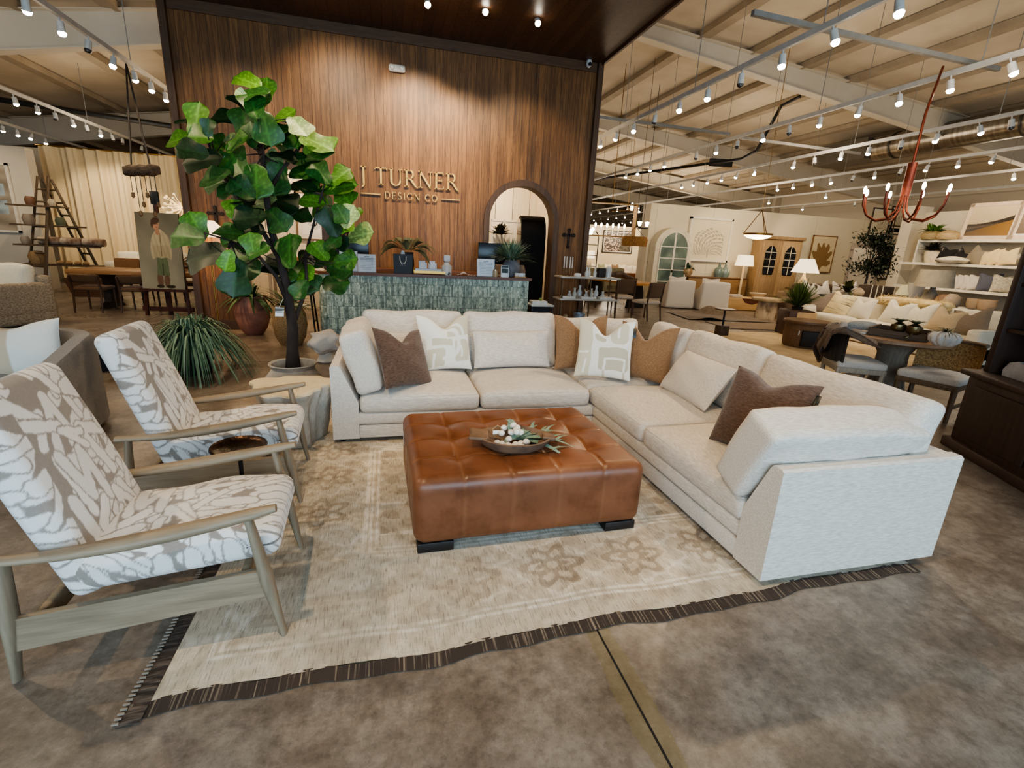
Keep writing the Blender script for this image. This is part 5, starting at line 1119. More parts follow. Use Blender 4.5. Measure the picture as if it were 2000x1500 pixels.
for i in range(3):
    t = T('stacked_book', '%s white book lying on the middle console shelf' % ['left', 'centre', 'right'][i], 'book', (3.15+.36*i, 8.24, .735)); B().box((0, 0, .02), (.24, .16, .04), .003).ob('book_block', M(S(214, 210, 204)), t)
vase('metal_bucket', 'pale blue grey metal bucket on the bottom console shelf', (3.45, 8.35, .215), [(.001, 0), (.085, 0), (.11, .24), (.10, .24), (.08, .02), (.001, .02)], M(S(156, 166, 176), rough=.4, metal=.4), 'bucket')
vase('stone_figure', 'carved beige stone figure on the bottom console shelf', (3.18, 8.35, .215), [(.001, 0), (.06, 0), (.065, .12), (.035, .15), (.045, .2), (.001, .23)], M(S(196, 168, 136), S(150, 120, 92), scale=14), 'figure')
t = T('wooden_crate', 'small dark slatted crate on the bottom console shelf', 'crate', (3.85, 8.35, .215)); B().box((0, 0, .05), (.3, .2, .10), .005).ob('crate_body', DWX, t)
# live edge table
ta, tb, tc_ = G(1166, 541, .76), G(1252, 553, .76), G(1205, 538, .76)
t = T('dining_table', 'live edge honey wood dining table behind the console', 'table', (6.9, 14.0, 0), R(-72))
B().prism([(-1.5, -.45), (-.6, -.52), (.4, -.46), (1.4, -.5), (1.5, .45), (.5, .52), (-.5, .46), (-1.45, .5)], .70, .76, 'xy').ob('table_top', ORW, t, 30)
for s in (-1, 1): B().prism([(-.35, 0), (.35, 0), (.2, .7), (-.2, .7)], s*.9-.05, s*.9+.05, 'yz').ob('trestle_leg', BLKM, t, 0)
BRC = fabric(S(112, 90, 70), S(90, 72, 56))
for i, (px, py, rz, lb) in enumerate([(1258, 624, 200, 'brown leather dining chair seen from behind at the near right of the live edge table'), (1213, 612, 165, 'brown dining chair at the near left of the live edge table, partly behind the console'), (1140, 600, 120, 'brown dining chair at the left end of the live edge table')]):
    p = G(px, py, 0); dining_chair('dining_chair', lb, (p.x, p.y, 0), R(rz), M(S(196, 182, 166)) if i < 2 else BRC, DWD, .92, .54, .5, .48, BRC, 'chairs at the live edge table')
t = T('driftwood_sculpture', 'dark twisted driftwood piece lying on the live edge table', 'sculpture', (6.75, 13.6, .76), R(20)); B().tube([(-.7, 0, .05), (-.3, .1, .14), (.1, -.05, .2), (.5, .05, .1), (.9, 0, .04)], [.03, .09, .1, .07, .02], 8).ob('wood_piece', M(S(92, 72, 56), S(50, 38, 30), scale=6, bmp=.8), t)

# ================================================================== far lounge display (left of the gallery partition)
def far(px, py, D, z=None):
    p = at(px, py, D); return p
def dark_art(u, v):
    s = math.sin(21*u+5*math.sin(9*v))*math.sin(17*v+4*math.sin(13*u)); return np.array(S(226, 200, 180))*(.12+.75*(s > .1)*(u < .6)+.10*(u > .6)*(s > 0)) + (np.array((.02, .03, .02)) if u > .55 else 0)
q = atY(1208, 473, 26.75); frame_art('framed_print', 'dark and cream abstract print in a thin black frame on the far lounge wall', 'picture', (q.x, 26.85, q.z-.62), 1.9, 1.25, 0, 0, (.05, .04), M(S(52, 42, 34)), dark_art, 60, .05)
block_sofa('lounge_sofa', 'cream sofa with pillows against the far lounge wall', (atY(1190, 510, 25.6).x, 25.6, 0), 0, 2.6, 1.0, .45, .85, .62, CRM)
block_sofa('lounge_sofa', 'white sofa with pillows at the right of the far lounge', (atY(1252, 510, 25.2).x, 25.2, 0), 0, 2.0, 1.0, .45, .85, .62, LIN)
for i in range(5): cushion('throw_pillow', '%s pillow from the left on the cream far lounge sofa' % ORD[i], (atY(1190, 510, 25.45).x-.85+.42*i, 25.45, .5), .48, .46, .16, [CRM, fabric(S(158, 160, 130)), CRM, TAU, CRM][i], 0, 15, .15, 'pillows in the far lounge', i)
for i in range(4): cushion('throw_pillow', '%s white pillow from the left on the far right lounge sofa' % ORD[i], (atY(1252, 510, 25.05).x-.65+.42*i, 25.05, .5), .46, .44, .16, LIN, 0, 15, .15, 'pillows on the far right sofa', i+9)
q = G(1215, 556, 0)
t = block_sofa('leather_armchair', 'caramel leather armchair seen from behind in the far lounge', (atY(1222, 540, 19.0).x, 19.0, 0), R(175), 1.1, .9, .45, .78, .62, M(S(150, 92, 50), rough=.5), .16, 1, cat='armchair')
block_sofa('slipper_chair', 'sage linen chair seen from behind in the far lounge', (atY(1190, 540, 18.6).x, 18.6, 0), R(185), .9, .85, .45, .98, .6, fabric(S(158, 150, 122)), .12, 1, cat='armchair')
block_sofa('slipper_chair', 'sage linen chair at the left of the far lounge near the wood wall', (atY(1152, 540, 18.8).x, 18.8, 0), R(180), .9, .85, .45, .95, .6, fabric(S(164, 156, 126)), .12, 1, cat='armchair')
block_sofa('green_ottoman', 'dark green upholstered seat between the sage chairs', (atY(1172, 530, 20.5).x, 20.5, 0), R(180), .6, .6, .45, .84, .5, fabric(S(24, 74, 62)), .08, 1, cat='chair')
q = atY(1152, 500, 22); t = T('end_table', 'small side table under the square shaded lamp by the wood wall corner', 'side table', (q.x, 22, 0)); B().box((0, 0, q.z-.63), (.6, .5, .05)).ob('table_top', DWX, t, 0); B().box((0, 0, (q.z-.65)/2), (.4, .35, q.z-.66)).ob('cabinet', DWX, t, 0); shade_lamp('table_lamp', 'table lamp with square cream shade beside the wood wall corner', (q.x, 22, q.z-.6), [(.001, 0), (.1, 0), (.1, .3), (.02, .45), (.02, .6)], M(S(200, 190, 170)), .24, .22, .5, .85, 1.2)
q = atY(1151, 455, 20); t = T('arched_etagere', 'dark metal arched etagere beside the wood wall corner', 'shelf', (q.x, 20, 0)); b = B()
b.tube([(-.45, 0, 0)]+[(-.45*math.cos(PI*k/14), 0, 2.1+.4*math.sin(PI*k/14)) for k in range(15)]+[(.45, 0, 0)], .022, 8); b.ob('arched_frame', IRN, t)
for z in (.5, .95, 1.4, 1.85): B().box((0, .1, z), (.9, .3, .025)).ob('shelf_board', IRN, t, 0)
def candle_fixture(px, py, D, n, label):
    p = at(px, py, D); t = T('candle_chandelier', label, 'chandelier', p, R(-8)); g_ = metal(S(150, 112, 62), .4)
    B().box((0, 0, -.36), (1.5, .3, .025)).ob('lower_bar', g_, t, 0)
    for s in (-1, 1): B().box((s*.75, 0, .1), (.02, .3, .95)).ob('side_frame', g_, t, 0)
    B().box((0, 0, .57), (1.5, .3, .02)).ob('upper_bar', g_, t, 0); B().cyl((0, 0, .57), (0, 0, cz(p.x)-p.z), .01, n=6).ob('suspension_cable', g_, t)
    for k in range(n):
        x = -.45+.9*k/(n-1); c_ = B().cyl((x, 0, -.34), (x, 0, -.12), .018, n=8).ob('candle_sleeve', M(S(238, 224, 196), emit=(1, .82, .56), estr=.6), t); B().ell((x, 0, -.05), (.030, .030, .065), 8, 6).ob('bulb', glow((1, .84, .56), 14), c_)
candle_fixture(1192, 437, 15.5, 6, 'gold rectangular candle chandelier in front of the far lounge')
def cagey(px, py, D, label, r0=.22):
    p = at(px, py, D); t = T('wicker_pendant', label, 'pendant lamp', p); B().lathe([(r0, -.12), (r0*1.04, .05), (r0*.95, .14), (r0*.9, .14), (r0*.97, -.12)], n=24).ob('drum_shade', M(S(176, 126, 66), S(130, 88, 42), scale=30, rough=.8), t)
    B().ell((0, 0, -.02), (.07, .07, .06)).ob('bulb', glow((1, .84, .58), 25), t)
    for s in (-1, 1): B().cyl((s*r0*.8, 0, .14), (0, 0, .42), .008, n=5).ob('hanger', DWD, t)
    B().cyl((0, 0, .42), (0, 0, cz(p.x)-p.z), .006, n=5).ob('cord', DWD, t)
cagey(1239, 472, 15, 'wicker drum pendant lamp in front of the dark abstract print', .36)
p = at(1256, 442, 16.8); t = T('twin_sconce', 'black two light fixture with bright glass shades at the partition edge', 'sconce', p)
for s in (-1, 1): B().lathe([(.035, 0), (.075, .13), (.001, .15)], (s*.13, 0, 0), 12).ob('glass_shade', glow((1, .86, .62), 9), t)
B().box((0, 0, -.06), (.34, .04, .04)).ob('arm_bar', BLKM, t, 0); B().cyl((0, 0, -.06), (0, 0, cz(p.x)-p.z), .008, n=5).ob('stem', BLKM, t)
p = at(1148, 447, 14.5); t = T('flower_pendant', 'bright white cluster pendant beside the wood wall corner', 'pendant lamp', p)
for k in range(14):
    a = Vector((random.uniform(-1, 1), random.uniform(-1, 1), random.uniform(-1, 1))).normalized()*.16; B().ell(a, .055, 8, 6).ob('globe', glow((1, .9, .7), 7), t)
B().cyl((0, 0, 0), (0, 0, cz(p.x)-p.z), .006, n=5).ob('cord', GLD, t)
p = at(1225, 412, 18.5); t = T('branch_chandelier', 'slim brass branching chandelier with white glass petals', 'chandelier', p); B().tube([(-.55, 0, -.05), (0, 0, .03), (.45, 0, -.03)], .014, 6).ob('branch', GLD, t); B().tube([(0, 0, .03), (.2, .1, .14)], .01, 6).ob('branch', GLD, t); B().cyl((0, 0, .03), (0, 0, cz(p.x)-p.z), .007, n=5).ob('stem', GLD, t)
B().ell((.22, .1, .15), (.06, .04, .15)).ob('glass_petal', glow((1, .92, .75), 4), t); B().ell((.4, 0, .0), (.12, .03, .04)).ob('glass_petal', glow((1, .92, .75), 3), t)

# ================================================================== gallery partition furnishings
GY = 17.0
p = atY(1296, 520, GY-.35); t = T('arched_bookcase', 'cream arched bookcase with glazed doors against the gallery partition', 'cabinet', (10.38, GY-.28, 0)); CB = M(S(226, 214, 188), rough=.7)
ap = [(-.78, 0)]+[(-.78*math.cos(PI*k/20), 1.85+.72*math.sin(PI*k/20)) for k in range(21)]+[(.78, 0)]
B().prism(ap, -.2, .25, 'xz').ob('cabinet_body', CB, t, 30)
ap = [(-.58, .18)]+[(-.58*math.cos(PI*k/20), 1.80+.60*math.sin(PI*k/20)) for k in range(21)]+[(.58, .18)]
B().prism(ap, -.215, -.2, 'xz').ob('glass_doors', M(S(74, 92, 86), S(120, 136, 124), scale=1.5, rough=.1), t, 30)
b = B()
for z in (.62, 1.05, 1.47, 1.88): b.box((0, -.22, z), (1.14, .02, .035))
b.box((0, -.22, 1.2), (.07, .025, 2.35)).tube([(-.58, -.22, .18)]+[(-.58*math.cos(PI*k/20), -.22, 1.80+.60*math.sin(PI*k/20)) for k in range(21)]+[(.58, -.22, .18), (-.58, -.22, .18)], .03, 6)
b.ob('door_frame', M(S(236, 228, 208)), t, 0); B().box((0, -.25, 1.0), (.05, .02, .08)).ob('latch', BLKM, t, 0)
for i, (x, z, r0) in enumerate([(-.3, 1.6, .14), (.3, 1.58, .12), (-.3, 1.15, .07), (.3, 1.2, .13), (.3, .78, .12), (-.32, .74, .08)]): pass
def coral(u, v):
    d = math.hypot(u-.5, v-.15); a = math.atan2(v-.1, u-.5); br = abs(math.sin(a*17+3*math.sin(d*17)))*abs(math.sin(d*30+a*9)); k = 1 if br > .38 and d < .66*(1-.25*abs(u-.5)) and v > .12 and abs(u-.5) < .38 else 0
    if abs(u-.5) < .012 and .06 < v < .3: k = 1
    return np.array(S(228, 213, 184))*(1-.40*k)
p0, p1 = atY(1338, 509, GY-.1), atY(1433, 429, GY-.1)
frame_art('coral_print', 'large pale coral print in a white shadow box frame on the gallery partition', 'picture', ((p0.x+p1.x)/2, GY-.08, p0.z), p1.x-p0.x, p1.z-p0.z, 0, 0, (.07, .10), M(S(238, 230, 214)), coral, 110)
def leafart(u, v):
    k = 0
    for (cx_, cy_, a) in [(.5, .55, 90), (.36, .55, 115), (.64, .55, 65), (.28, .42, 145), (.72, .42, 35), (.3, .25, 180), (.7, .25, 0), (.5, .3, 90)]:
        c, s = math.cos(R(a)), math.sin(R(a)); x, y = (u-cx_)*c+(v-cy_)*s, -(u-cx_)*s+(v-cy_)*c
        if (x/.26)**2+(y/.10)**2 < 1+.3*math.sin(30*u)*math.sin(26*v): k = 1
    return np.array(S(150, 118, 78)) if k else np.array(S(226, 208, 170))
p0, p1 = atY(1575, 531, GY-.1), atY(1637, 462, GY-.1)
frame_art('leaf_print', 'brown leaf print in a thin wood frame right of the pine armoire', 'picture', ((p0.x+p1.x)/2, GY-.08, p0.z), p1.x-p0.x, p1.z-p0.z, 0, 0, (.04, .04), M(S(150, 112, 70)), leafart, 80)
# armoire
p0, p1 = atY(1484, 560, GY-.6), atY(1562, 460, GY-.6); aw = p1.x-p0.x
t = T('pine_armoire', 'tall antique pine armoire with two glazed doors on the gallery partition', 'armoire', ((p0.x+p1.x)/2-.15, GY-.48, 0), R(-6)); ah = 2.42
B().box((0, 0, ah/2), (1.75, .55, ah), .01).ob('carcass', PINE, t); B().box((0, -.03, ah), (1.9, .66, .12), .03).ob('cornice', PINE, t)
for s in (-1, 1):
    d_ = B().box((s*.42, -.285, 1.25), (.78, .03, 2.1), .01).ob('door', wood(S(186, 156, 116), S(154, 124, 88), 6, 'z', .5), t)
    o = [(-.20, 1.02), (.20, 1.02), (.24, 1.2), (.24, 1.9), (.12, 2.08), (0, 2.15), (-.12, 2.08), (-.24, 1.9), (-.24, 1.2)]
    B().prism([(s*.42+x, z) for x, z in o], -.305, -.29, 'xz').ob('glass_pane', M(S(44, 44, 46), S(28, 28, 30), rough=.1), d_, 0)
    b = B().box((s*.42, -.31, 1.6), (.025, .012, 1.1)); 
    for z in (1.33, 1.62, 1.88): b.box((s*.42, -.31, z), (.48, .012, .025))
    b.ob('glazing_bars', M(S(226, 214, 190)), d_, 0); B().box((s*.42, -.305, .6), (.5, .015, .6), .02).ob('lower_panel', PINE, d_)
# sideboard with plant, vases, lamp
p = atY(1390, 580, GY-.6); t = T('sideboard', 'low wooden sideboard under the coral print', 'sideboard', (12.35, GY-.45, 0)); B().box((0, 0, .42), (2.6, .45, .78), .01).ob('cabinet', wood(S(150, 116, 76), S(122, 92, 58), 6, 'x'), t); B().box((0, 0, .83), (2.7, .5, .04), .006).ob('sideboard_top', DWX, t)
p = atY(1343, 535, GY-.5); grass_plant('potted_plant', 'leafy trailing plant in a round tan pot on the sideboard', (p.x, GY-.45, .85), 26, .42, .5, .05, S(30, 56, 36), S(70, 96, 60), [(.001, 0), (.13, 0), (.2, .12), (.19, .24), (.15, .28), (.001, .26)], M(S(190, 160, 120), S(150, 120, 84), scale=10), 31, .27, .08)
for i, (px, c_) in enumerate([(1404, S(112, 128, 118)), (1416, S(126, 142, 134))]):
    p = atY(px, 540, GY-.5); vase('teal_bottle_vase', ['left', 'right'][i]+' grey green glazed bottle vase on the sideboard', (p.x, GY-.45, .85), [(.001, 0), (.14, 0), (.19, .14), (.17, .3), (.05, .4), (.04, .52), (.05, .53), (.001, .52)], M(c_, rough=.2, spec=.7))
p = atY(1446, 560, GY-.8); t = T('floor_lamp', 'cream floor lamp with turned wood post beside the pine armoire', 'lamp', (p.x, GY-.8, 0)); B().lathe([(.001, 0), (.17, 0), (.17, .03), (.05, .06), (.045, .5), (.06, .55), (.045, .6), (.04, 1.2), (.02, 1.3), (.02, 1.4)], n=20).ob('turned_post', M(S(220, 200, 164), S(190, 168, 130), scale=6), t); B().lathe([(.34, 1.32), (.27, 1.72), (.265, 1.72), (.335, 1.32)], n=28).ob('lamp_shade', M(S(240, 226, 196), emit=(1, .8, .52), estr=1.0), t)
# slipcovered chairs
for i, (px0, py, lb) in enumerate([(1325, 603, 'left white slipcovered armchair with its back to the camera'), (1392, 608, 'right white slipcovered armchair with its back to the camera')]):
    p = G(px0, py, 0); t = T('slipcovered_armchair', lb, 'armchair', (p.x+.1, p.y+.35, 0), R(-14), 'slipcovered armchairs'); sl = fabric(S(232, 220, 202), S(214, 202, 184))
    B().rbox((0, -.30, .44), (.84, .16, .84), .05, (8, 4, 8), 0, lambda x, y, z: (.03*x*(z < 0)*-z, 0, .02*(1-x*x)*(z > .9))).ob('back_slipcover', sl, t, 180)
    for s in (-1, 1): B().prism([(-.3, .02), (.42, .02), (.42, .58), (.15, .60), (-.1, .68), (-.3, .84)], s*.36-.07, s*.36+.07, 'yz').ob('arm_slipcover', sl, t, 30)
    B().rbox((0, .1, .40), (.6, .6, .18), .05, (8, 8, 4), .03).ob('seat_cushion', sl, t, 180); B().box((0, .08, .17), (.66, .66, .3)).ob('skirt', sl, t, 0)
    cushion('back_pillow', ['left', 'right'][i]+' white slipcovered chair cushion rising above its back', (p.x+.15, p.y+.55, .5), .56, .46, .18, sl, R(-14), -8, .05)
# pendant bowl
p = at(1480, 460, 14.0); t = T('bowl_pendant', 'brass rimmed shallow glass bowl pendant on three rods in front of the armoire', 'pendant lamp', p); rr = .34
B().lathe([(rr, 0), (rr*1.02, .05), (rr*.97, .05), (rr*.96, 0)], n=32).ob('rim', metal(S(160, 116, 58), .4), t); B().lathe([(rr*.95, 0), (rr*.7, -.06), (rr*.3, -.09), (.001, -.10)], n=28).ob('glass_bowl', glow((1, .86, .60), 5), t)
for k in range(3): a = 2*PI*k/3+.4; B().cyl((rr*.97*math.cos(a), rr*.97*math.sin(a), .05), (0, 0, .60), .010, n=6).ob('rod', metal(S(120, 88, 48)), t)
B().cyl((0, 0, .60), (.2, .3, cz(p.x)-p.z), .008, n=5).ob('chain', metal(S(190, 160, 110)), t)
# wood and stone tables, rugs, drink table
p = G(1495, 624, 0); t = T('trunk_table', 'bleached tree trunk pedestal table with a round slab top', 'side table', (p.x+.1, p.y+.1, 0)); TRK2 = M(S(206, 184, 154), S(120, 92, 66), scale=5, rough=.8, bmp=.7, stretch=(1, 1, .5), lo=.42, hi=.62)
B().lathe([(.30, 0), (.31, .1), (.28, .3), (.27, .50)], n=32, fn=lambda a, z: 1+.05*math.sin(3*a)+.04*math.sin(7*a)).ob('trunk', TRK2, t); B().lathe([(.001, .5), (.42, .5), (.43, .53), (.42, .57), (.001, .57)], n=36, fn=lambda a, z: 1+.05*math.sin(3*a+1)).ob('slab_top', M(S(196, 172, 138), S(164, 138, 104), scale=5), t)
p = G(1447, 606, 0); t = T('block_coffee_table', 'pale wood block coffee table with a dark cleft behind the trunk table', 'coffee table', (p.x+.3, p.y+.2, 0), R(-10)); B().box((0, 0, .20), (1.7, .7, .38), .02).ob('block_body', wood(S(212, 176, 124), S(188, 150, 100), 5, 'x'), t); B().prism([(-.35, .38), (.35, .38), (.2, .26), (.0, .2), (-.22, .25)], -.356, -.34, 'xz').ob('dark_cleft', M(S(96, 54, 34)), t, 0)
vase('stacked_bowl', 'white bowl on the pale wood coffee table', (p.x+.7, p.y+.2, .40), [(.001, 0), (.12, 0), (.26, .14), (.24, .14), (.1, .03), (.001, .03)], M(S(226, 214, 196)), 'bowl')
t = T('decor_books', 'stack of white books on the pale wood coffee table', 'books', (p.x-.2, p.y+.15, .40)); B().box((0, 0, .04), (.36, .26, .08), .004).ob('book_block', M(S(220, 208, 190)), t)
p = G(1408, 655, 0); t = T('martini_table', 'small dark metal drinks table with petrified wood block base', 'side table', (p.x, p.y, 0)); B().lathe([(.001, .54), (.20, .54), (.205, .555), (.20, .565), (.001, .565)], n=28).ob('tray_top', M(S(122, 96, 74), rough=.35, metal=.5), t); B().cyl((0, 0, .2), (0, 0, .545), .02).ob('pole', BLKM, t); B().box((0, 0, .11), (.21, .21, .22), .02).ob('block_base', M(S(104, 82, 66), S(62, 50, 44), scale=12, rough=.5), t)
def wavy(name, label, x0, x1, y0, y1, mat, amp=.05, rz=0, h0=.012, fx=5):
    t = T(name, label, 'rug', ((x0+x1)/2, (y0+y1)/2, 0), rz); w_, d_ = x1-x0, y1-y0
    B().grid(40, 24, lambda u, v: (w_*(u-.5), d_*(v-.5), h0+amp*max(0, math.sin(fx*u+4*v))**2*math.sin(PI*u)*(.4+.6*v))).ob('pile', mat, t, 180); return t
wavy('grey_rug', 'crumpled grey brown rug heaped on the floor behind the white chairs', 7.6, 9.9, 10.6, 12.1, fabric(S(122, 106, 88), S(100, 86, 70), scale=14), .22, R(-10), .02, 7)
wavy('flat_mat', 'flat taupe mat under the trunk table', 7.7, 10.0, 9.3, 10.4, fabric(S(140, 120, 96), S(118, 100, 80), scale=14), .0, R(-6), .012)
wavy('cream_rug', 'pale cream rug under the white sofa group', 5.6, 9.6, 5.4, 9.0, M(S(222, 198, 156), S(194, 168, 128), scale=3, rough=.95, bmp=.3), .0, R(-4), .012)
# brown sofa with pillows
block_sofa('brown_sofa', 'taupe brown sofa seen from its end behind the trunk table', (11.95, 10.9, 0), R(-2), 2.6, 1.1, .46, .78, .62, TAU, .2, 2)
B().rbox((0, 0, 0), (1.9, .28, .26), .12, (12, 5, 5)).ob('bolster_throw', fabric(S(96, 72, 52), S(74, 54, 38)), None, 180)
o = bpy.data.objects['bolster_throw']; tag(o, 'dark brown long bolster along the brown sofa back', 'bolster', loc=(11.8, 11.15, .88))
for i in range(4): cushion('throw_pillow', '%s white pillow from the left on the brown sofa' % ORD[i], (11.25+.5*i, 10.95, .62), .52, .48, .18, LIN, R(10*(-1)**i), 18, .25, 'pillows on the brown sofa', i+20, (-1)**i*12)
p = at(1566, 560, 18.0); shade_lamp('table_lamp', 'lit table lamp with pleated cream shade behind the brown sofa', (p.x, p.y, .775), [(.001, 0), (.12, 0), (.16, .15), (.05, .35), (.03, .5)], M(S(226, 206, 168)), .40, .2, .48, .90, 1.1)
t = T('end_table', 'wooden end table under the lit lamp behind the brown sofa', 'side table', (p.x, p.y, 0)); B().box((0, 0, .75), (.7, .6, .05)).ob('table_top', DWX, t, 0); B().box((0, 0, .37), (.5, .4, .7)).ob('cabinet', DWX, t, 0)
p = at(1660, 548, 15.5); grass_plant('fern_plant', 'small arching plant in a white pot behind the black console', (p.x, p.y, p.z-.5), 24, .55, .5, .05, S(56, 64, 30), S(120, 112, 60), [(.001, 0), (.1, 0), (.14, .2), (.001, .2)], M(S(226, 214, 190)), 41, .2, .06)
# burl side table with grass plant, basket side table
p = G(1553, 640, 0); t = T('burl_cube_table', 'dark burl wood cube side table left of the white sofa', 'side table', (8.75, 8.75, 0), R(-20)); B().box((0, 0, .28), (.55, .55, .56), .03).ob('cube_body', M(S(92, 60, 38), S(50, 34, 24), scale=5, rough=.5), t); B().box((.1, -.0, .285), (.42, .57, .5), .03).ob('pale_inlay', M(S(206, 170, 120)), t)
grass_plant('grass_plant', 'upright green grass plant on the burl cube table', (8.8, 8.8, .56), 300, .62, .12, .012, S(44, 66, 30), S(110, 128, 62), [(.001, 0), (.1, 0), (.12, .06), (.001, .08)], M(S(60, 50, 42)), 43, .08, .10, upb=1.0)
p = G(1555, 680, 0); t = T('drum_side_table', 'round woven drum side table with an open front beside the throw', 'side table', (7.75, 7.45, 0), R(-35)); B().lathe([(.33, 0), (.36, .05), (.37, .25), (.36, .46)], n=32).ob('woven_drum', M(S(140, 106, 76), S(104, 76, 52), scale=40, rough=.8, stretch=(1, 1, 4), bmp=.6), t); B().lathe([(.001, .46), (.40, .46), (.41, .49), (.40, .51), (.001, .51)], n=36).ob('wood_top', DWX, t); B().box((.05, -.33, .2), (.34, .12, .3), .02).ob('dark_opening', M(S(30, 22, 18)), t); B().box((-.17, -.375, .3), (.02, .006, .08)).ob('price_tag', M(S(232, 226, 216)), t, 0)

# ================================================================== white sofa group
block_sofa('white_sofa', 'long cream sofa with fur throw and pillows in front of the black console', (10.0, 7.55, 0), R(-90), 3.7, 1.05, .46, .88, .62, CRM, .22, 3)
WSX = 9.75
fl = [(9.15, 'taupe grey throw pillow at the far end of the cream sofa', fabric(S(146, 130, 118)), .54, -10), (8.7, 'cream pillow with black stripes on the cream sofa', M(S(226, 206, 160), S(120, 104, 80), scale=1, rough=.9, stretch=(1, 1, 30), lo=.55, hi=.62), .60, 8), (8.15, 'plain cream pillow left of the fur throw', CRM, .52, 0), (7.4, 'cream pillow under the fur throw on the cream sofa', CRM, .56, 6), (6.95, 'pale fringed cream pillow right of the fur throw', CRM, .56, -6), (6.5, 'light tan pillow near the right end of the cream sofa', fabric(S(206, 182, 146)), .52, 8), (6.05, 'grey brown pillow at the right end of the cream sofa', fabric(S(150, 132, 112)), .58, -14)]
for i, (y, lb, m_, sz, rl) in enumerate(fl): cushion('throw_pillow', lb, (WSX-.05*(i % 2), y, .46), sz, sz*.9, .18, m_, R(-90), 20, .22, 'pillows on the cream sofa', 50+i, rl)
t = T('fur_throw', 'long haired cream fur throw over the back of the cream sofa', 'throw', (10.25, 7.45, .80)); b = B(); r_ = random.Random(6)
b.rbox((0, 0, .07), (.42, 1.35, .16), .08, (8, 14, 5), .03)
for k in range(1500):
    y = r_.uniform(-.66, .66); a = r_.uniform(0, PI); p0 = Vector((-.21*math.cos(a)*1.0, y, .06+.10*math.sin(a))); d = Vector((-math.cos(a), r_.uniform(-.5, .5), math.sin(a)*.6-.5)).normalized()*r_.uniform(.07, .15); s = Vector((0, .006, 0))
    b.add([p0-s, p0+s, p0+d], [(0, 1, 2)])
b.ob('fur', M(S(240, 220, 168), S(214, 186, 130), scale=9, rough=.95), t, 0)
t = T('black_console', 'long black console table behind the cream sofa', 'console', (11.0, 7.6, 0)); B().box((0, 0, .78), (.5, 5.2, .06), .005).ob('console_top', M(S(34, 28, 26), rough=.4), t); B().box((0, 0, .38), (.4, 5.0, .72)).ob('cabinet', M(S(24, 20, 19), rough=.5), t, 0)
CZZ = .81
p = at(1688, 560, 13.6); ol = T('olive_tree', 'dark artificial olive tree in a round cream vase on the black console', 'potted tree', (10.95, atX(1688, 560, 10.95).y, CZZ)); b = B(); r_ = random.Random(8); bb = B()
bb.tube([(0, 0, .3), (.02, 0, .6), (-.04, 0, .9), (.05, 0, 1.15)], [.035, .03, .025, .015], 8)
for k in range(15):
    c = Vector((r_.uniform(-.30, .30), r_.uniform(-.36, .36), r_.uniform(.75, 1.75))); bb.tube([(0, 0, .75+.3*r_.random()), c*.6+Vector((0, 0, .35)), c], [.014, .009, .004], 5)
    for j in range(110):
        q_ = c+Vector((r_.gauss(0, .13), r_.gauss(0, .14), r_.gauss(0, .13))); d = Vector((r_.uniform(-1, 1), r_.uniform(-1, 1), r_.uniform(-.6, 1))).normalized(); blade(b, [q_, q_+d*.055, q_+d*.12], [.006, .027, .003])
W_ = M(S(50, 60, 38), S(26, 34, 22), scale=8, rough=.6); ol.scale = (.8, .8, .8); b.ob('foliage', W_, ol, 180); bb.ob('trunk', M(S(52, 40, 32)), ol)
B().lathe([(.001, 0), (.12, 0), (.23, .10), (.24, .20), (.15, .31), (.06, .36), (.055, .42), (.045, .42), (.001, .36)], n=32).ob('vase', M(S(206, 184, 150), S(180, 156, 124), scale=5, rough=.7), ol)
t = T('leather_box', 'dark brown leather box on the black console right of the olive tree', 'box', (11.0, atX(1714, 550, 11).y, CZZ)); B().box((0, 0, .16), (.34, .62, .32), .02).ob('box_body', M(S(88, 72, 58), S(66, 54, 44), scale=6, rough=.5), t)
for i in range(3): o = B().cyl((0, 0, 0), (0, 0, .34), .012, n=8).ob('taper_candle', M(S(230, 216, 190)), None); tag(o, '%s white taper candle on the black console' % ORD[i], 'candle', 'taper candles on the console', (10.76, atX(1704, 560, 10.76).y-.13*i, CZZ))
shade_lamp('table_lamp', 'small table lamp with cone shade between the console candles and the glass vase', (10.9, atX(1768, 568, 10.9).y, CZZ), [(.001, 0), (.07, 0), (.05, .1), (.02, .2)], M(S(190, 170, 130)), .17, .09, .18, .40, 0, shadec=S(214, 204, 168))
vase('glass_vase', 'tall smoky glass vase on the black console', (10.95, atX(1788, 568, 10.95).y, CZZ), [(.001, 0), (.10, 0), (.16, .45), (.15, .45), (.09, .02), (.001, .02)], glass((.7, .65, .6), .45))
shade_lamp('table_lamp', 'large table lamp with wide grey linen shade and cone base on the black console', (10.92, atX(1818, 578, 10.92).y, CZZ), [(.001, 0), (.20, 0), (.205, .05), (.14, .2), (.05, .34), (.04, .5)], M(S(176, 160, 138), S(150, 136, 118), scale=6), .33, .28, .40, .74, 0, shadec=S(176, 164, 142))
for i, (y, r0, c_, lb) in enumerate([(atX(1843, 582, 10.85).y, .14, S(150, 116, 86), 'brown speckled round vase right of the large grey lamp'), (atX(1860, 584, 10.85).y, .15, S(184, 160, 132), 'tan rounded vase right of the large grey lamp')]): vase('round_vase', lb, (10.85, y, CZZ), [(.001, 0), (r0*.6, 0), (r0, r0*.9), (r0*.8, r0*1.6), (r0*.4, r0*2), (.001, r0*1.95)], M(c_, rough=.6))
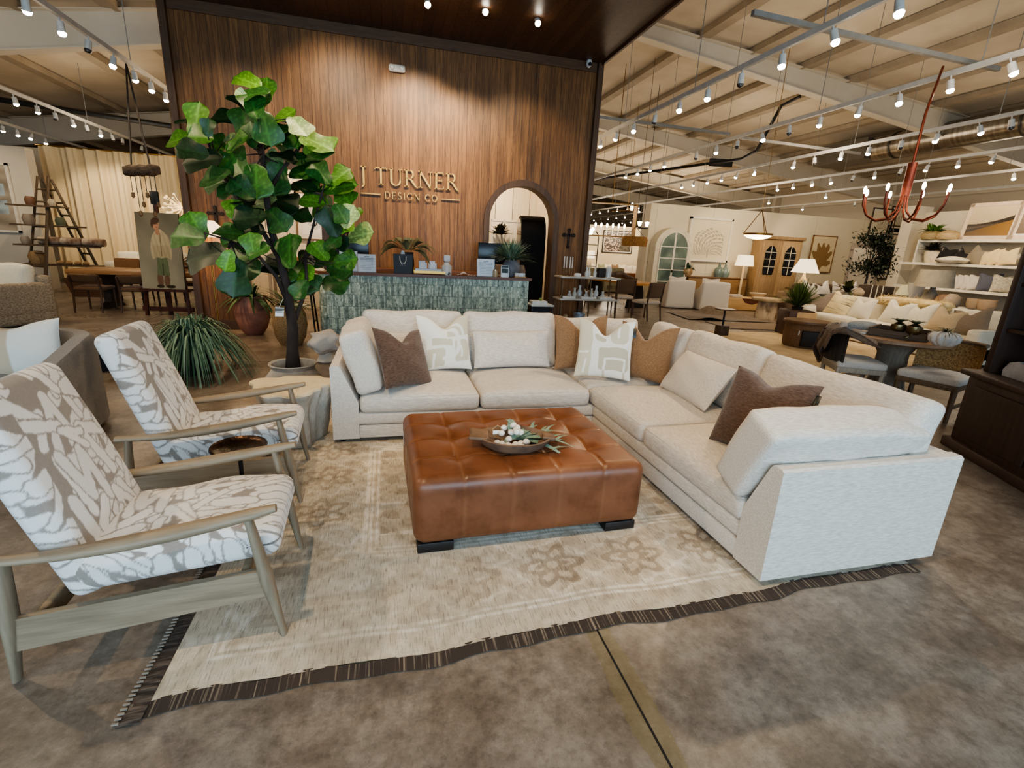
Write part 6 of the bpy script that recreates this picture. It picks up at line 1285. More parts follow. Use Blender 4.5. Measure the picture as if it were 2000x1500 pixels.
# framed prints on the partition by the olive tree
def shell(u, v): return np.array(S(232, 220, 194))*(1-.35*(abs(math.sin(9*math.atan2(v-.2, u-.5))) > .5)*(math.hypot(u-.5, v-.45) < .3))
for i, (px, py, w_, h_) in enumerate([(1727, 435, 1.3, 1.15), (1763, 432, 1.3, 1.15), (1752, 467, 1.25, 1.1), (1740, 500, 1.25, 1.05), (1718, 522, 1.25, 1.0)]):
    p = atY(px, py, GY-.12); frame_art('framed_print', ['top left', 'top right', 'middle right', 'lower right', 'bottom left'][i]+' thin dark framed print in the group behind the olive tree', 'picture', (p.x, GY-.05, max(.02, p.z-h_/2)), w_, h_, 0, 0, (.05, .04), M(S(84, 66, 48)), (lambda u, v: np.array(S(60, 52, 40)) if math.hypot(u-.5, v-.5) < .36 else np.array(S(206, 190, 160))) if i == 3 else shell, 40, .06, group='framed prints behind the olive tree')
p = G(1757, 590, 0)
t = T('leaning_mirror', 'tall wooden framed panel leaning beside the display shelves', 'mirror', (15.2, 12.9, 0), R(-45), None); t.rotation_euler = (R(-10), 0, R(-45)); B().box((0, 0, 1.15), (.9, .06, 2.3), .01).ob('panel', GRW, t); B().box((0, -.035, 1.15), (.7, .01, 2.0)).ob('glass_face', M(S(170, 156, 134), rough=.3), t, 0)

# ================================================================== display shelves on the niche wall
sh = T('display_shelves', 'white wall mounted display shelves with pots, pictures and pillows on the right', 'shelves', (15.9, 8.2, 0)); SHM = M(S(240, 232, 214), rough=.7)
for z, nm, dpt in ((2.36, 'upper_shelf', .5), (1.70, 'middle_shelf', .75), (1.02, 'lower_shelf', .75), (.55, 'bottom_shelf', .75)): B().box((-dpt/2+.2, 0, z), (dpt, 7.4 if z < 2 else 7.0, .07)).ob(nm, SHM, sh, 0)
B().box((-.1, 3.45, 2.05), (.45, .05, .62)).ob('end_panel', SHM, sh, 0)
XS = 15.72
def yS(px, py): return atX(px, py, XS).y
grass_plant('potted_fern', 'bright green fern in a round ribbed pot on the upper shelf', (XS, yS(1823, 455), 2.40), 60, .40, .4, .04, S(50, 96, 30), S(110, 150, 54), [(.001, 0), (.24, 0), (.28, .08), (.28, .16), (.16, .24), (.001, .22)], M(S(186, 164, 118), S(150, 130, 92), scale=12, stretch=(1, 1, 6)), 51, .22, .12)
vase('ribbed_pot', 'round tan lidded ribbed pot on the upper shelf right of the fern', (XS, yS(1853, 460), 2.40), [(.001, 0), (.24, 0), (.28, .06), (.28, .16), (.12, .25), (.001, .26)], M(S(206, 180, 134), S(172, 148, 106), scale=12, stretch=(1, 1, 6)), 'pot')
def dune(u, v): return np.array(S(226, 206, 170))*(.55+.45*v) if v > .40+.30*u*u else np.array(S(150, 112, 58))*(.35+.8*u) if v < .12+.42*u else np.array(S(60, 50, 42))*(1+1.6*max(0, math.sin(30*(v-.2*u))))
ya, yb = yS(1866, 470), yS(1978, 466); frame_art('dune_print', 'large framed dune landscape print leaning on the upper shelf', 'picture', (XS+.05, (ya+yb)/2, 2.40), abs(ya-yb)*.95, .98, R(-90), 0, (.10, .05), M(S(230, 206, 180)), dune, 80, .0, rot=(R(-8), 0, R(-90)))
frame_art('landscape_print', 'second framed landscape print cut off at the right edge of the upper shelf', 'picture', (XS+.05, yS(2000, 466)-.35, 2.40), 1.5, .95, R(-90), 0, (.10, .05), M(S(232, 210, 186)), lambda u, v: np.array(S(150, 130, 110))*(.6+.5*v), 20, .05, rot=(R(-8), 0, R(-90)))
grass_plant('agave_plant', 'dark spiky agave in a cream vase on the middle shelf', (XS, yS(1817, 505), 1.74), 40, .36, .2, .05, S(24, 24, 20), S(52, 50, 40), [(.001, 0), (.12, 0), (.17, .2), (.18, .34), (.001, .34)], M(S(220, 204, 176)), 53, .34, .06, upb=.8)
vase('cream_vase', 'cream bulb vase beside the agave on the middle shelf', (XS, yS(1828, 505), 1.74), [(.001, 0), (.1, 0), (.15, .14), (.1, .28), (.05, .32), (.001, .32)], M(S(232, 214, 190)))
BW = M(S(34, 32, 32), S(160, 154, 144), scale=9, rough=.9, lo=.62, hi=.68); PCR = fabric(S(236, 214, 168), S(214, 190, 142)); PGR = fabric(S(150, 138, 120)); PBL = fabric(S(112, 112, 122), S(92, 92, 104))
for i, (px, py, sz, m_, lb, rl) in enumerate([(1845, 508, .44, BW, 'black patterned pillow with diamond motif on the middle shelf', 12), (1868, 505, .42, BW, 'black speckled pillow behind the flat cream pillow on the middle shelf', 35), (1903, 503, .48, PGR, 'taupe grey pillow on the middle shelf', 25), (1936, 512, .40, PCR, 'first pale yellow pillow from the left on the middle shelf', -12), (1950, 513, .40, PCR, 'second pale yellow pillow from the left on the middle shelf', -16), (1970, 513, .44, PCR, 'third pale yellow pillow from the left on the middle shelf', -8)]):
    cushion('shelf_pillow', lb, (XS-.1, yS(px, py), 1.75), sz, sz, .18, m_, R(-90), 10, .12, 'pillows on the middle shelf', 60+i, rl)
t = T('shelf_pillow', 'cream pillow lying flat at the front of the middle shelf', 'pillow', (XS-.1, yS(1878, 505), 1.83), 0, 'pillows on the middle shelf'); t.rotation_euler = (R(90), 0, R(-90)); pillow_b(.7, .45, .2, 0, .05, 12).ob('cover', CRM, t, 180)
for i, (px, sz, m_, lb) in enumerate([(1857, .40, PCR, 'cream pillow behind the dark foliage on the lower shelf'), (1880, .40, LIN, 'first white pillow from the left on the lower shelf'), (1893, .40, LIN, 'second white pillow from the left on the lower shelf'), (1905, .40, LIN, 'third white pillow from the left on the lower shelf'), (1918, .42, LIN, 'fourth white pillow from the left on the lower shelf'), (1940, .48, PBL, 'blue grey knotted pillow on the lower shelf'), (1968, .46, fabric(S(214, 204, 184), S(170, 160, 140), scale=20), 'speckled cream pillow at the right of the lower shelf')]):
    cushion('shelf_pillow', lb, (XS-.15, yS(px, 552), 1.06), sz, sz, .18, m_, R(-60), 8, .12, 'pillows on the lower shelf', 70+i)
grass_plant('dark_foliage', 'dark red brown foliage in a pot at the left of the lower shelf', (XS-.2, yS(1850, 552), 1.06), 50, .34, .3, .05, S(34, 22, 20), S(74, 48, 40), [(.001, 0), (.1, 0), (.12, .12), (.001, .12)], M(S(214, 196, 166)), 55, .12, .08)
for i, (px, c_, r0) in enumerate([(1855, S(196, 182, 158), .16), (1878, S(214, 198, 168), .20), (1925, S(186, 160, 130), .18), (1950, S(196, 166, 136), .2)]): vase('planter_pot', '%s pot from the left on the bottom display shelf' % ORD[i], (XS-.3, yS(px, 575), .59), [(.001, 0), (r0*.8, 0), (r0, .1), (r0, .26), (.001, .26)], M(c_, rough=.7), 'pot')

# ================================================================== bar height group near the hutch: round table, chairs, tray
TX, TY, TR = 5.98, 4.42, .56
t = T('round_table', 'round greyed oak pedestal table near the dark hutch', 'table', (TX, TY, 0)); B().lathe([(.001, .71), (TR-.03, .71), (TR, .725), (TR, .755), (TR-.01, .765), (.001, .765)], n=48).ob('table_top', wood(S(168, 136, 106), S(138, 108, 82), 5, 'x', .45), t); B().lathe([(.001, 0), (.34, 0), (.34, .03), (.22, .06), (.17, .3), (.16, .55), (.24, .70), (.001, .71)], n=32).ob('pedestal', GRW, t)
def side_chair(loc, rz, label, cane):
    t = T('cane_back_chair', label, 'chair', loc, rz, 'chairs at the round table'); wm = wood(S(176, 166, 150), S(150, 138, 122), 8, 'z', .6) if not cane else wood(S(122, 100, 76), S(96, 78, 58), 8, 'z', .6)
    B().rbox((0, 0, .44), (.56, .52, .09), .035, (10, 10, 4), .02).ob('seat', fabric(S(214, 206, 196), S(196, 188, 178)), t, 180)
    B().box((0, 0, .375), (.55, .51, .06), .008).ob('seat_frame', wm, t)
    for sx_ in (-1, 1):
        for sy_ in (-1, 1): B().tube([(sx_*.25, sy_*.23, 0), (sx_*.25, sy_*.23, .38)], [.022, .030], 4).ob('leg', wm, t, 20)
        B().box((sx_*.25, 0, .16), (.025, .46, .03)).ob('side_stretcher', wm, t, 0)
    b = B(); k_ = 18
    b.grid(k_, 8, lambda u, v: (.33*math.sin((u-.5)*2.2), .12+.20*math.cos((u-.5)*2.2), .46+.34*v))
    b.ob('woven_back', M(S(190, 150, 98), S(120, 88, 52), scale=60, rough=.8, bmp=1, bscale=60, bdist=.01) if cane else M(S(70, 60, 52), S(44, 38, 34), scale=1, rough=.7, stretch=(60, 60, 1)), t, 180); pts = [(.33*math.sin((k/k_-.5)*2.2), .12+.20*math.cos((k/k_-.5)*2.2), .81) for k in range(k_+1)]; B().tube(pts, .022, 8).ob('top_rail', wm, t)
    return t
cl, cr = G(1668, 703, .46), G(1822, 730, .46)
side_chair((cl.x, cl.y, 0), R(60), 'pale wood upholstered chair at the left of the round table, throw over its back', False)
side_chair((cr.x+.05, cr.y, 0), R(-72), 'brown wood chair with woven cane back at the right of the round table', True)
ZT = .766
a0, a1, a2 = G(1762, 668, ZT+.03), G(1893, 686, ZT+.03), G(1708, 648, ZT+.03); tc = (a1+a2)/2; dv = a1-a0; tw = dv.length; td = (a2-a0).length
t = T('wooden_tray', 'long dark wooden tray with cut out handles on the round table', 'tray', (TX+.02, TY-.02, ZT), math.atan2(dv.y, dv.x)); TW = wood(S(116, 94, 74), S(84, 66, 52), 7, 'x', .6); tw, td = min(1.0, tw), min(.6, td)
B().box((0, 0, .01), (tw, td, .02)).ob('tray_floor', TW, t, 0)
for s in (-1, 1): B().box((0, s*td/2, .045), (tw, .022, .075)).ob('long_side', TW, t, 0); B().box((s*tw/2, 0, .03), (.022, td, .045)).box((s*tw/2, td*.36, .065), (.022, td*.28, .03)).box((s*tw/2, -td*.36, .065), (.022, td*.28, .03)).box((s*tw/2, 0, .085), (.022, td, .018)).ob('handle_side', TW, t, 0)
BRS = M(S(138, 120, 84), S(86, 74, 52), scale=8, rough=.3, metal=.75)
def on_tray(px, py): p = G(px, py, ZT+.06); return (p.x, p.y, ZT+.022)
for i, (px, py, lb, rz) in enumerate([(1752, 650, 'left dark brass snail shaped gourd with green leaves on the tray', 20), (1783, 655, 'right dark brass snail shaped gourd with curled stem on the tray', 60)]):
    t = T('brass_gourd', lb, 'ornament', on_tray(px, py), R(rz), 'brass gourds on the tray')
    B().lathe([(.001, .04), (.05, .05), (.078, .09), (.07, .14), (.03, .165), (.001, .16)], n=28, fn=lambda a, z: 1+.06*abs(math.cos(4*a))).ob('gourd_body', BRS, t); B().tube([(.05, 0, .08), (.10, 0, .05), (.13, .02, .02), (.10, .05, .012), (.05, .04, .02)], [.035, .028, .022, .016, .01], 10).ob('curled_stem', BRS, t)
    B().tube([(-.03, .02, .07), (-.07, .06, .03), (-.05, .09, .008)], [.012, .01, .012], 8).ob('claw_foot', BRS, t); B().tube([(.02, -.03, .07), (.04, -.08, .03), (.02, -.1, .008)], [.012, .01, .012], 8).ob('claw_foot', BRS, t)
    b = B()
    for k in range(9): a = k*.7; d = Vector((math.cos(a), math.sin(a), .35)); blade(b, [Vector((0, 0, .155)), Vector((0, 0, .17))+d*.05, Vector((0, 0, .165))+d*.10], [.008, .026, .004])
    b.ob('leaves', M(S(62, 84, 54), S(36, 54, 38), scale=20, rough=.5), t, 180)
t = T('white_pumpkin', 'ribbed white ceramic pumpkin with an air plant on the tray', 'pumpkin', on_tray(1843, 668)); B().lathe([(.001, .0), (.08, .0), (.135, .05), (.142, .09), (.11, .135), (.05, .15), (.001, .13)], n=72, fn=lambda a, z: .90+.13*abs(math.sin(6*a))).ob('pumpkin_body', M(S(226, 218, 208), rough=.45), t)
b = B(); r_ = random.Random(3)
for k in range(46): a = r_.random()*6.3; e = r_.uniform(.2, 1.0); d = Vector((math.cos(a)*math.cos(e), math.sin(a)*math.cos(e), math.sin(e))); l = r_.uniform(.12, .24); blade(b, [Vector((0, 0, .13))+d*l*u+Vector((0, 0, -.10*u*u)) for u in (0, .35, .7, 1)], [.005, .006, .004, .001])
b.ob('air_plant', M(S(78, 88, 58), S(52, 62, 40), scale=20), t, 180)
p = G(1690, 646, ZT); t = T('magazine_stack', 'small stack of magazines on the left of the round table', 'magazines', (TX-.33, TY+.25, ZT), R(30)); B().box((0, 0, .014), (.30, .22, .028), .003).ob('pages', M(S(216, 206, 192)), t); B().box((0, 0, .03), (.30, .22, .004)).ob('cover', M(S(120, 108, 98), S(200, 190, 178), scale=4), t, 0)
t = T('folded_knit', 'folded pale blue grey knit blanket on the round table', 'blanket', (TX-.12, TY+.38, ZT), R(20)); B().rbox((0, 0, .05), (.40, .26, .10), .05, (10, 8, 4), .02).ob('knit_folds', fabric(S(168, 170, 168), S(140, 144, 144), scale=60, bmp=.8), t, 180)
# draped throw over the left chair
t = T('draped_throw', 'taupe and grey wool throw draped over the left chair at the round table', 'throw', (cl.x, cl.y, 0)); 
tp = [G(1612, 690, .35), G(1600, 668, .62), G(1617, 645, .82), G(1640, 640, .90), G(1672, 652, .84), G(1705, 668, .76)]
def thr(u, v):
    k = u*5; i = min(4, int(k)); f = k-i; p = tp[i].lerp(tp[i+1], f); s = Vector((.55, .80, 0)); q = p+s*((v-.5)*.55)+Vector((.02*math.sin(17*v+9*u), 0, .028*math.sin(11*v+3*u)+.014*math.sin(27*v-8*u)-.28*max(0, .35-u)*(1+.6*v)-.02*abs(v-.5))); return q-Vector((cl.x, cl.y, 0))
B().grid(30, 22, thr).ob('wool_cloth', fabric(S(150, 128, 106), S(122, 104, 88), scale=30), t, 180)
B().grid(20, 14, lambda u, v: thr(.32+.34*u, .05+.7*v)+Vector((0, 0, .035+.006*math.sin(30*v)))).ob('grey_blanket_layer', fabric(S(186, 176, 166), S(160, 150, 140), scale=30), t, 180)
# hutch
hd = Vector((-.45, -.89, 0)).normalized(); hn = Vector((hd.y, -hd.x, 0)); hc = Vector((5.02, 3.02, 0))
HW = wood(S(74, 52, 40), S(52, 36, 28), 6, 'z', .5)
t = T('dark_hutch', 'dark brown wooden hutch with open shelves at the right edge', 'cabinet', hc, math.atan2(hd.y, hd.x)); dp = -1 if hn.x > 0 else 1
sgn = 1
B().box((.9, .32*sgn, .36), (1.8, .60, .62), .005).ob('base_cabinet', HW, t); B().box((.9, .30*sgn, .04), (1.86, .66, .09), .01).ob('plinth', HW, t); B().box((.9, .30*sgn, .70), (1.88, .68, .05), .012).ob('base_top', HW, t)
for k in range(2): B().box((.47+.86*k, .012*sgn, .37), (.72, .02, .46), .008).ob('door_panel', wood(S(66, 46, 36), S(46, 32, 25), 6, 'z', .5), t)
for x in (.04, 1.76): B().box((x, .35*sgn, 1.55), (.07, .50, 1.66), .006).ob('side_panel', HW, t)
B().box((.9, .60*sgn, 1.55), (1.7, .02, 1.66)).ob('back_panel', M(S(30, 22, 18), rough=.7), t, 0)
for z in (1.10, 1.48, 1.88): B().box((.9, .36*sgn, z), (1.66, .46, .03)).ob('shelf_board', HW, t, 0)
B().box((.9, .38*sgn, 2.40), (1.9, .52, .10), .02).ob('cornice', HW, t)
p = G(1962, 727, .80); t = T('stone_bookend', 'white half round stone object on the hutch ledge', 'ornament', hc+hd*.30+Vector((hd.y*-1, hd.x, 0))*.18+Vector((0, 0, .725)), math.atan2(hd.y, hd.x)); B().prism([(-.13, 0), (.13, 0), (.14, .05), (.09, .12), (0, .145), (-.09, .12), (-.14, .05)], -.04, .04, 'xz').ob('stone_slab', M(S(196, 190, 184), S(160, 154, 148), scale=9, rough=.8, bmp=.5), t, 30)
t = T('white_box', 'small white box on the hutch ledge at the frame edge', 'box', hc+hd*.62+Vector((hd.y*-1, hd.x, 0))*.18+Vector((0, 0, .725)), math.atan2(hd.y, hd.x)); B().box((0, 0, .05), (.26, .14, .10), .01).ob('box_body', M(S(204, 200, 194)), t)

# ================================================================== copper chandelier
p = at(1783, 320, 8.0); COP = M(S(150, 74, 52), S(112, 52, 38), scale=12, rough=.35, metal=.6)
t = T('copper_chandelier', 'copper eight arm chandelier hanging over the round table', 'chandelier', (p.x, p.y, 2.14)); B().cyl((0, 0, .28), (0, 0, .66), .05, n=16).ob('stem_tube', COP, t)
for k in range(8):
    a = 2*PI*k/8+.25; c, s = math.cos(a), math.sin(a); pts = [(.03*c, .03*s, .55), (.035*c, .035*s, .25), (.06*c, .06*s, .10), (.14*c, .14*s, .01), (.26*c, .26*s, -.01), (.37*c, .37*s, .05), (.43*c, .43*s, .17), (.44*c, .44*s, .30)]
    ar = B().tube(pts, .012, 8).ob('arm', COP, t); B().ell((.44*c, .44*s, .345), (.018, .018, .045), 8, 6).ob('bulb', glow((1, .82, .55), 40), ar)
q = G(1842, 130, 4.0); B().tube([(0, 0, .66), (.01, .01, 1.2), (q.x-p.x, q.y-p.y, 4.0-2.14)], .014, 6).ob('chain', COP, t)

# ================================================================== left side of the showroom
# tub chair and its pillow
tc = Vector((-2.78, 4.28, 0)); t = T('tub_chair', 'grey tweed barrel tub chair at the left behind the lounge chairs', 'armchair', tc, R(8)); n = 40
def tub(r0, r1, z0, zt):
    b = B(); vs = []; fs = []
    prof = [(r1, z0), (r1, .3), (r1, zt-.04), (r1-.03, zt), (r0+.03, zt), (r0, zt-.04), (r0, .30), (r0, z0)]
    path = [(.5, -.62, 1, 0)]+[(.5, -.62+.62*k/6, 1, 0) for k in range(1, 6)]+[(0, 0, math.cos(PI*k/20), math.sin(PI*k/20)) for k in range(21)]+[(-.5, -.62*k/6, -1, 0) for k in range(1, 7)]
    pp = []
    for (a, c, dx, dy) in path:
        row = []
        drop = .10*max(0, -c/.62) if a else 0
        for r_, z in prof:
            rr = r_-.5
            x, y = (a+dx*rr if a else dx*r_), (c if a else dy*r_)
            row.append((x, y, z-drop*(z > .35)))
        pp.append(row)
    k = len(prof)
    for row in pp: vs += row
    for i in range(len(pp)-1):
        for j in range(k): a, c = i*k+j, i*k+(j+1) % k; fs.append((a, c, c+k, a+k))
    fs.append(tuple(range(k))); fs.append(tuple(range((len(pp)-1)*k, len(pp)*k))); return b.add(vs, fs)
tub(.39, .54, .06, .74).ob('curved_back', GRY, t, 50); B().box((0, -.15, .22), (.80, .85, .28), .03).ob('seat_base', GRY, t); B().rbox((0, -.18, .41), (.78, .86, .14), .05, (10, 10, 4), .03).ob('seat_cushion', GRY, t, 180)
B().lathe([(.001, 0), (.42, 0), (.42, .06), (.001, .06)], n=32).ob('plinth_base', BLKM, t)
def twotone(u, v): return np.array(S(206, 184, 156)) if u < .50 else np.array(S(232, 226, 214))
o = T('throw_pillow', 'two tone cream and beige pillow on the grey tub chair', 'pillow', (tc.x+.14, tc.y-.10, .47)); o.rotation_euler = (Matrix.Rotation(R(6), 3, 'Z') @ Matrix.Rotation(R(-20), 3, 'X') @ Matrix.Rotation(R(-6), 3, 'Y')).to_euler(); pillow_b(.56, .42, .17, .10, .06, 40, twotone, 3).ob('cover', PATM, o, 180)
# rope armchair
ROPE = M(S(182, 164, 140), S(130, 114, 94), scale=34, rough=.85, bmp=1, bscale=34, bdist=.015, stretch=(1, 1, 1.8))
rc = G(40, 650, 0); t = T('rope_armchair', 'woven rope armchair with cream back cushion behind the tub chair', 'armchair', (-5.95, 9.3, 0), R(-25)); 
B().rbox((0, 0, .20), (1.1, .95, .34), .06, (10, 10, 5)).ob('woven_base', ROPE, t, 180); B().rbox((0, .40, .48), (1.1, .16, .60), .06, (10, 5, 6)).ob('woven_back', ROPE, t, 180)
for s in (-1, 1): B().rbox((s*.48, 0, .42), (.16, .95, .50), .06, (5, 10, 6)).ob('woven_arm', ROPE, t, 180)
B().rbox((0, -.05, .44), (.78, .75, .14), .06, (10, 8, 4), .03).ob('seat_cushion', CRM, t, 180); B().rbox((0, .25, .70), (.80, .22, .50), .09, (10, 5, 8), 0, puff(.03), (R(-10), 0, 0)).ob('back_cushion', CRM, t, 180)
# low table glimpsed between chairs
t = T('low_table', 'low black table with a pale top glimpsed beside the tub chair', 'table', (-2.9, 6.4, 0)); B().box((0, 0, .24), (.9, .5, .04), .005).ob('table_top', OAK, t); B().box((0, 0, .11), (.8, .4, .21)).ob('frame', BLKM, t, 0)
# left dining table with chairs
t = T('dining_table', 'long brown wood dining table at the left in front of the curtain', 'table', (-4.65, 11.65, 0)); B().box((0, 0, .72), (2.6, 1.05, .08), .006).ob('table_top', wood(S(168, 124, 82), S(136, 98, 62), 5, 'x', .4), t)
for s in (-1, 1): B().prism([(-.38, 0), (.38, 0), (.16, .12), (.12, .56), (.38, .68), (-.38, .68), (-.12, .56), (-.16, .12)], s*.85-.06, s*.85+.06, 'yz').ob('trestle_leg', M(S(70, 58, 48), S(50, 42, 36)), t, 0)
CHB = fabric(S(150, 108, 72), S(122, 86, 56))
for i in range(4): dining_chair('dining_chair', '%s brown upholstered dining chair from the left on the far side of the long table' % ORD[i], (-5.55+.62*i, 12.35, 0), 0, CHB, DWD, .92, .50, .5, .48, None, 'far side dining chairs', tagc=i in (0, 2))
for i in range(2): dining_chair('dining_chair', '%s brown dining chair from the left on the near side of the long table' % ORD[i], (-5.45+.75*i, 10.98, 0), R(180), fabric(S(112, 84, 62), S(88, 66, 48)), DWD, .70, .50, .5, .48, None, 'near side dining chairs')
t = T('serving_bowl', 'dark bowl with dried stems on the long dining table', 'bowl', (-4.45, 11.8, .76)); B().lathe([(.001, 0), (.14, 0), (.34, .06), (.36, .09), (.33, .08), (.1, .02), (.001, .02)], n=28).ob('bowl_body', M(S(70, 54, 44)), t); b = B()
for k in range(24): a = random.random()*6.3; b.tube([(0, 0, .04), (.2*math.cos(a), .15*math.sin(a), .16), (.36*math.cos(a), .3*math.sin(a), .20+.1*random.random())], .006, 4)
b.ob('dried_stems', M(S(132, 104, 70)), t)
# console behind with curtain
t = T('linen_curtain', 'tall cream linen curtain hanging behind the ladder shelf', 'curtain', (-7.3, 16.5, 0)); b = B()
b.grid(220, 10, lambda u, v: (-1.55+4.2*u, .07*math.sin(u*70+1.5*math.sin(u*23))+.03*math.sin(u*150), .05+3.5*v)); b.ob('fabric_panel', fabric(S(236, 216, 176), S(220, 198, 156)), t, 180); B().cyl((-1.6, 0, 3.56), (2.7, 0, 3.56), .02).ob('curtain_rod', GLD, t)
block_sofa('bench_sofa', 'pale cream sofa along the foot of the curtain', (-5.6, 15.6, 0), 0, 3.2, .95, .48, .95, .7, CRM, .2, 3)
cushion('throw_pillow', 'pale striped pillow on the sofa at the foot of the curtain', (-4.9, 15.4, .5), .55, .5, .18, M(S(220, 206, 176), S(176, 160, 130), scale=1, stretch=(30, 1, 1)), 0, 15, .15)
vase('low_planter', 'small plant in a low pot on the cream sofa back by the curtain', (-4.65, 15.95, .96), [(.001, 0), (.2, 0), (.22, .1), (.001, .1)], M(S(120, 108, 92)), 'planter'); b = B()
# ladder shelf
t = T('ladder_shelf', 'tall weathered wooden double ladder used as shelves with small wares', 'shelf', (-7.6, 14.0, 0)); LW = wood(S(104, 84, 62), S(74, 58, 42), 8, 'z', .75)
for (x0, x1, y) in ((-.35, .0, -.3), (.15, .28, -.3)): pass
for a, c in (((-.55, -.25, 0), (-.02, -.02, 2.6)), ((-.05, -.55, 0), (.20, -.05, 2.6)), ((.95, .1, 0), (.22, .0, 2.55)), ((.55, .5, 0), (.02, .05, 2.55))):
    A_, C_ = Vector(a), Vector(c); d = C_-A_; B().tube([A_, C_], [.045, .035], 6, .7).ob('rail', LW, t)
for k, z in enumerate((.32, .62, .92, 1.22, 1.5, 1.78, 2.05, 2.32)):
    f = z/2.6; a = Vector((-.55+.53*f, -.25+.23*f, z)); c = Vector((-.05+.25*f, -.55+.5*f, z)); B().tube([a, c], .022, 6).ob('rung', LW, t); a = Vector((.95-.73*f, .1-.1*f, z)); c = Vector((.55-.53*f, .5-.45*f, z)); B().tube([a, c], .022, 6).ob('rung', LW, t)
for z, x0, x1 in ((.62, -.65, .95), (1.06, -.62, .95), (1.5, -.60, .72), (1.92, -.60, .45)): B().box(((x0+x1)/2, -.12, z+.03), (x1-x0, .30, .035)).ob('plank_shelf', LW, t, 0)
for i, (x, z, lb, m_, sz) in enumerate([(-.2, 1.96, 'small brown pot on the top plank of the ladder shelf', M(S(110, 76, 52)), .10), (.2, 1.96, 'small pale figure on the top plank of the ladder shelf', M(S(176, 160, 136)), .08), (-.3, 1.54, 'low grey bowl on the third plank of the ladder shelf', M(S(140, 124, 106)), .12), (.3, 1.54, 'green lidded jar on the third plank of the ladder shelf', M(S(90, 92, 66)), .10), (-.45, 1.10, 'grey stone cup on the second plank of the ladder shelf', M(S(150, 136, 120)), .09), (-.3, .66, 'twig basket on the lowest plank of the ladder shelf', BSK, .16)]):
    vase('shelf_ware', lb, (-7.6+x, 13.88, z+.01), [(.001, 0), (sz*.8, 0), (sz, sz), (sz*.7, sz*1.8), (.001, sz*1.7)], m_, 'pot')
for i in range(3): o = B().cyl((-.22, 0, 0), (.22, 0, 0), .09, n=12).ob('birch_log', M(S(196, 176, 150), S(120, 90, 70), scale=6, rough=.9)); tag(o, '%s log from the left on the second plank of the ladder shelf' % ORD[i], 'log', 'logs on the ladder shelf', (-7.55+.42*i, 13.86, 1.20))
for i in range(4): o = B().ell((0, 0, 0), (.07, .07, .05), 10, 6).ob('seed_pod', M(S(206, 170, 120), S(150, 110, 70), scale=8)); tag(o, '%s seed pod from the left on the lowest plank of the ladder shelf' % ORD[i], 'pod', 'seed pods on the ladder shelf', (-7.45+.17*i, 13.86, .71))
t = T('wooden_trough', 'dark brown wooden trough on the floor beside the ladder shelf', 'trough', (-6.6, 13.4, 0)); B().prism([(-.35, 0), (.35, 0), (.5, .42), (-.5, .42)], -.25, .25, 'xz').ob('trough_body', wood(S(104, 70, 46), S(78, 52, 34), 6, 'x'), t, 0)
# large picture on the left partition
def pic_reflection(u, v):
    if .50 < u < .95 and .25 < v < .72 and not (abs(v-.50) < .03): return np.array((.62, .72, .74))*(.7+.3*math.sin(20*u)*math.sin(17*v)**2)  # bluish panes: a window reflection painted into the picture's colour
    return np.array(S(196, 180, 158))*(.75+.25*math.sin(9*u+4*math.sin(7*v))*math.sin(11*v))
frame_art('framed_print', 'large pale framed picture on the left partition', 'picture', (atY(43, 460, 14.6).x-1.1, 14.62, 1.33), 2.2, 1.55, 0, 0, (.05, .05), M(S(226, 216, 198)), pic_reflection, 70, .0)
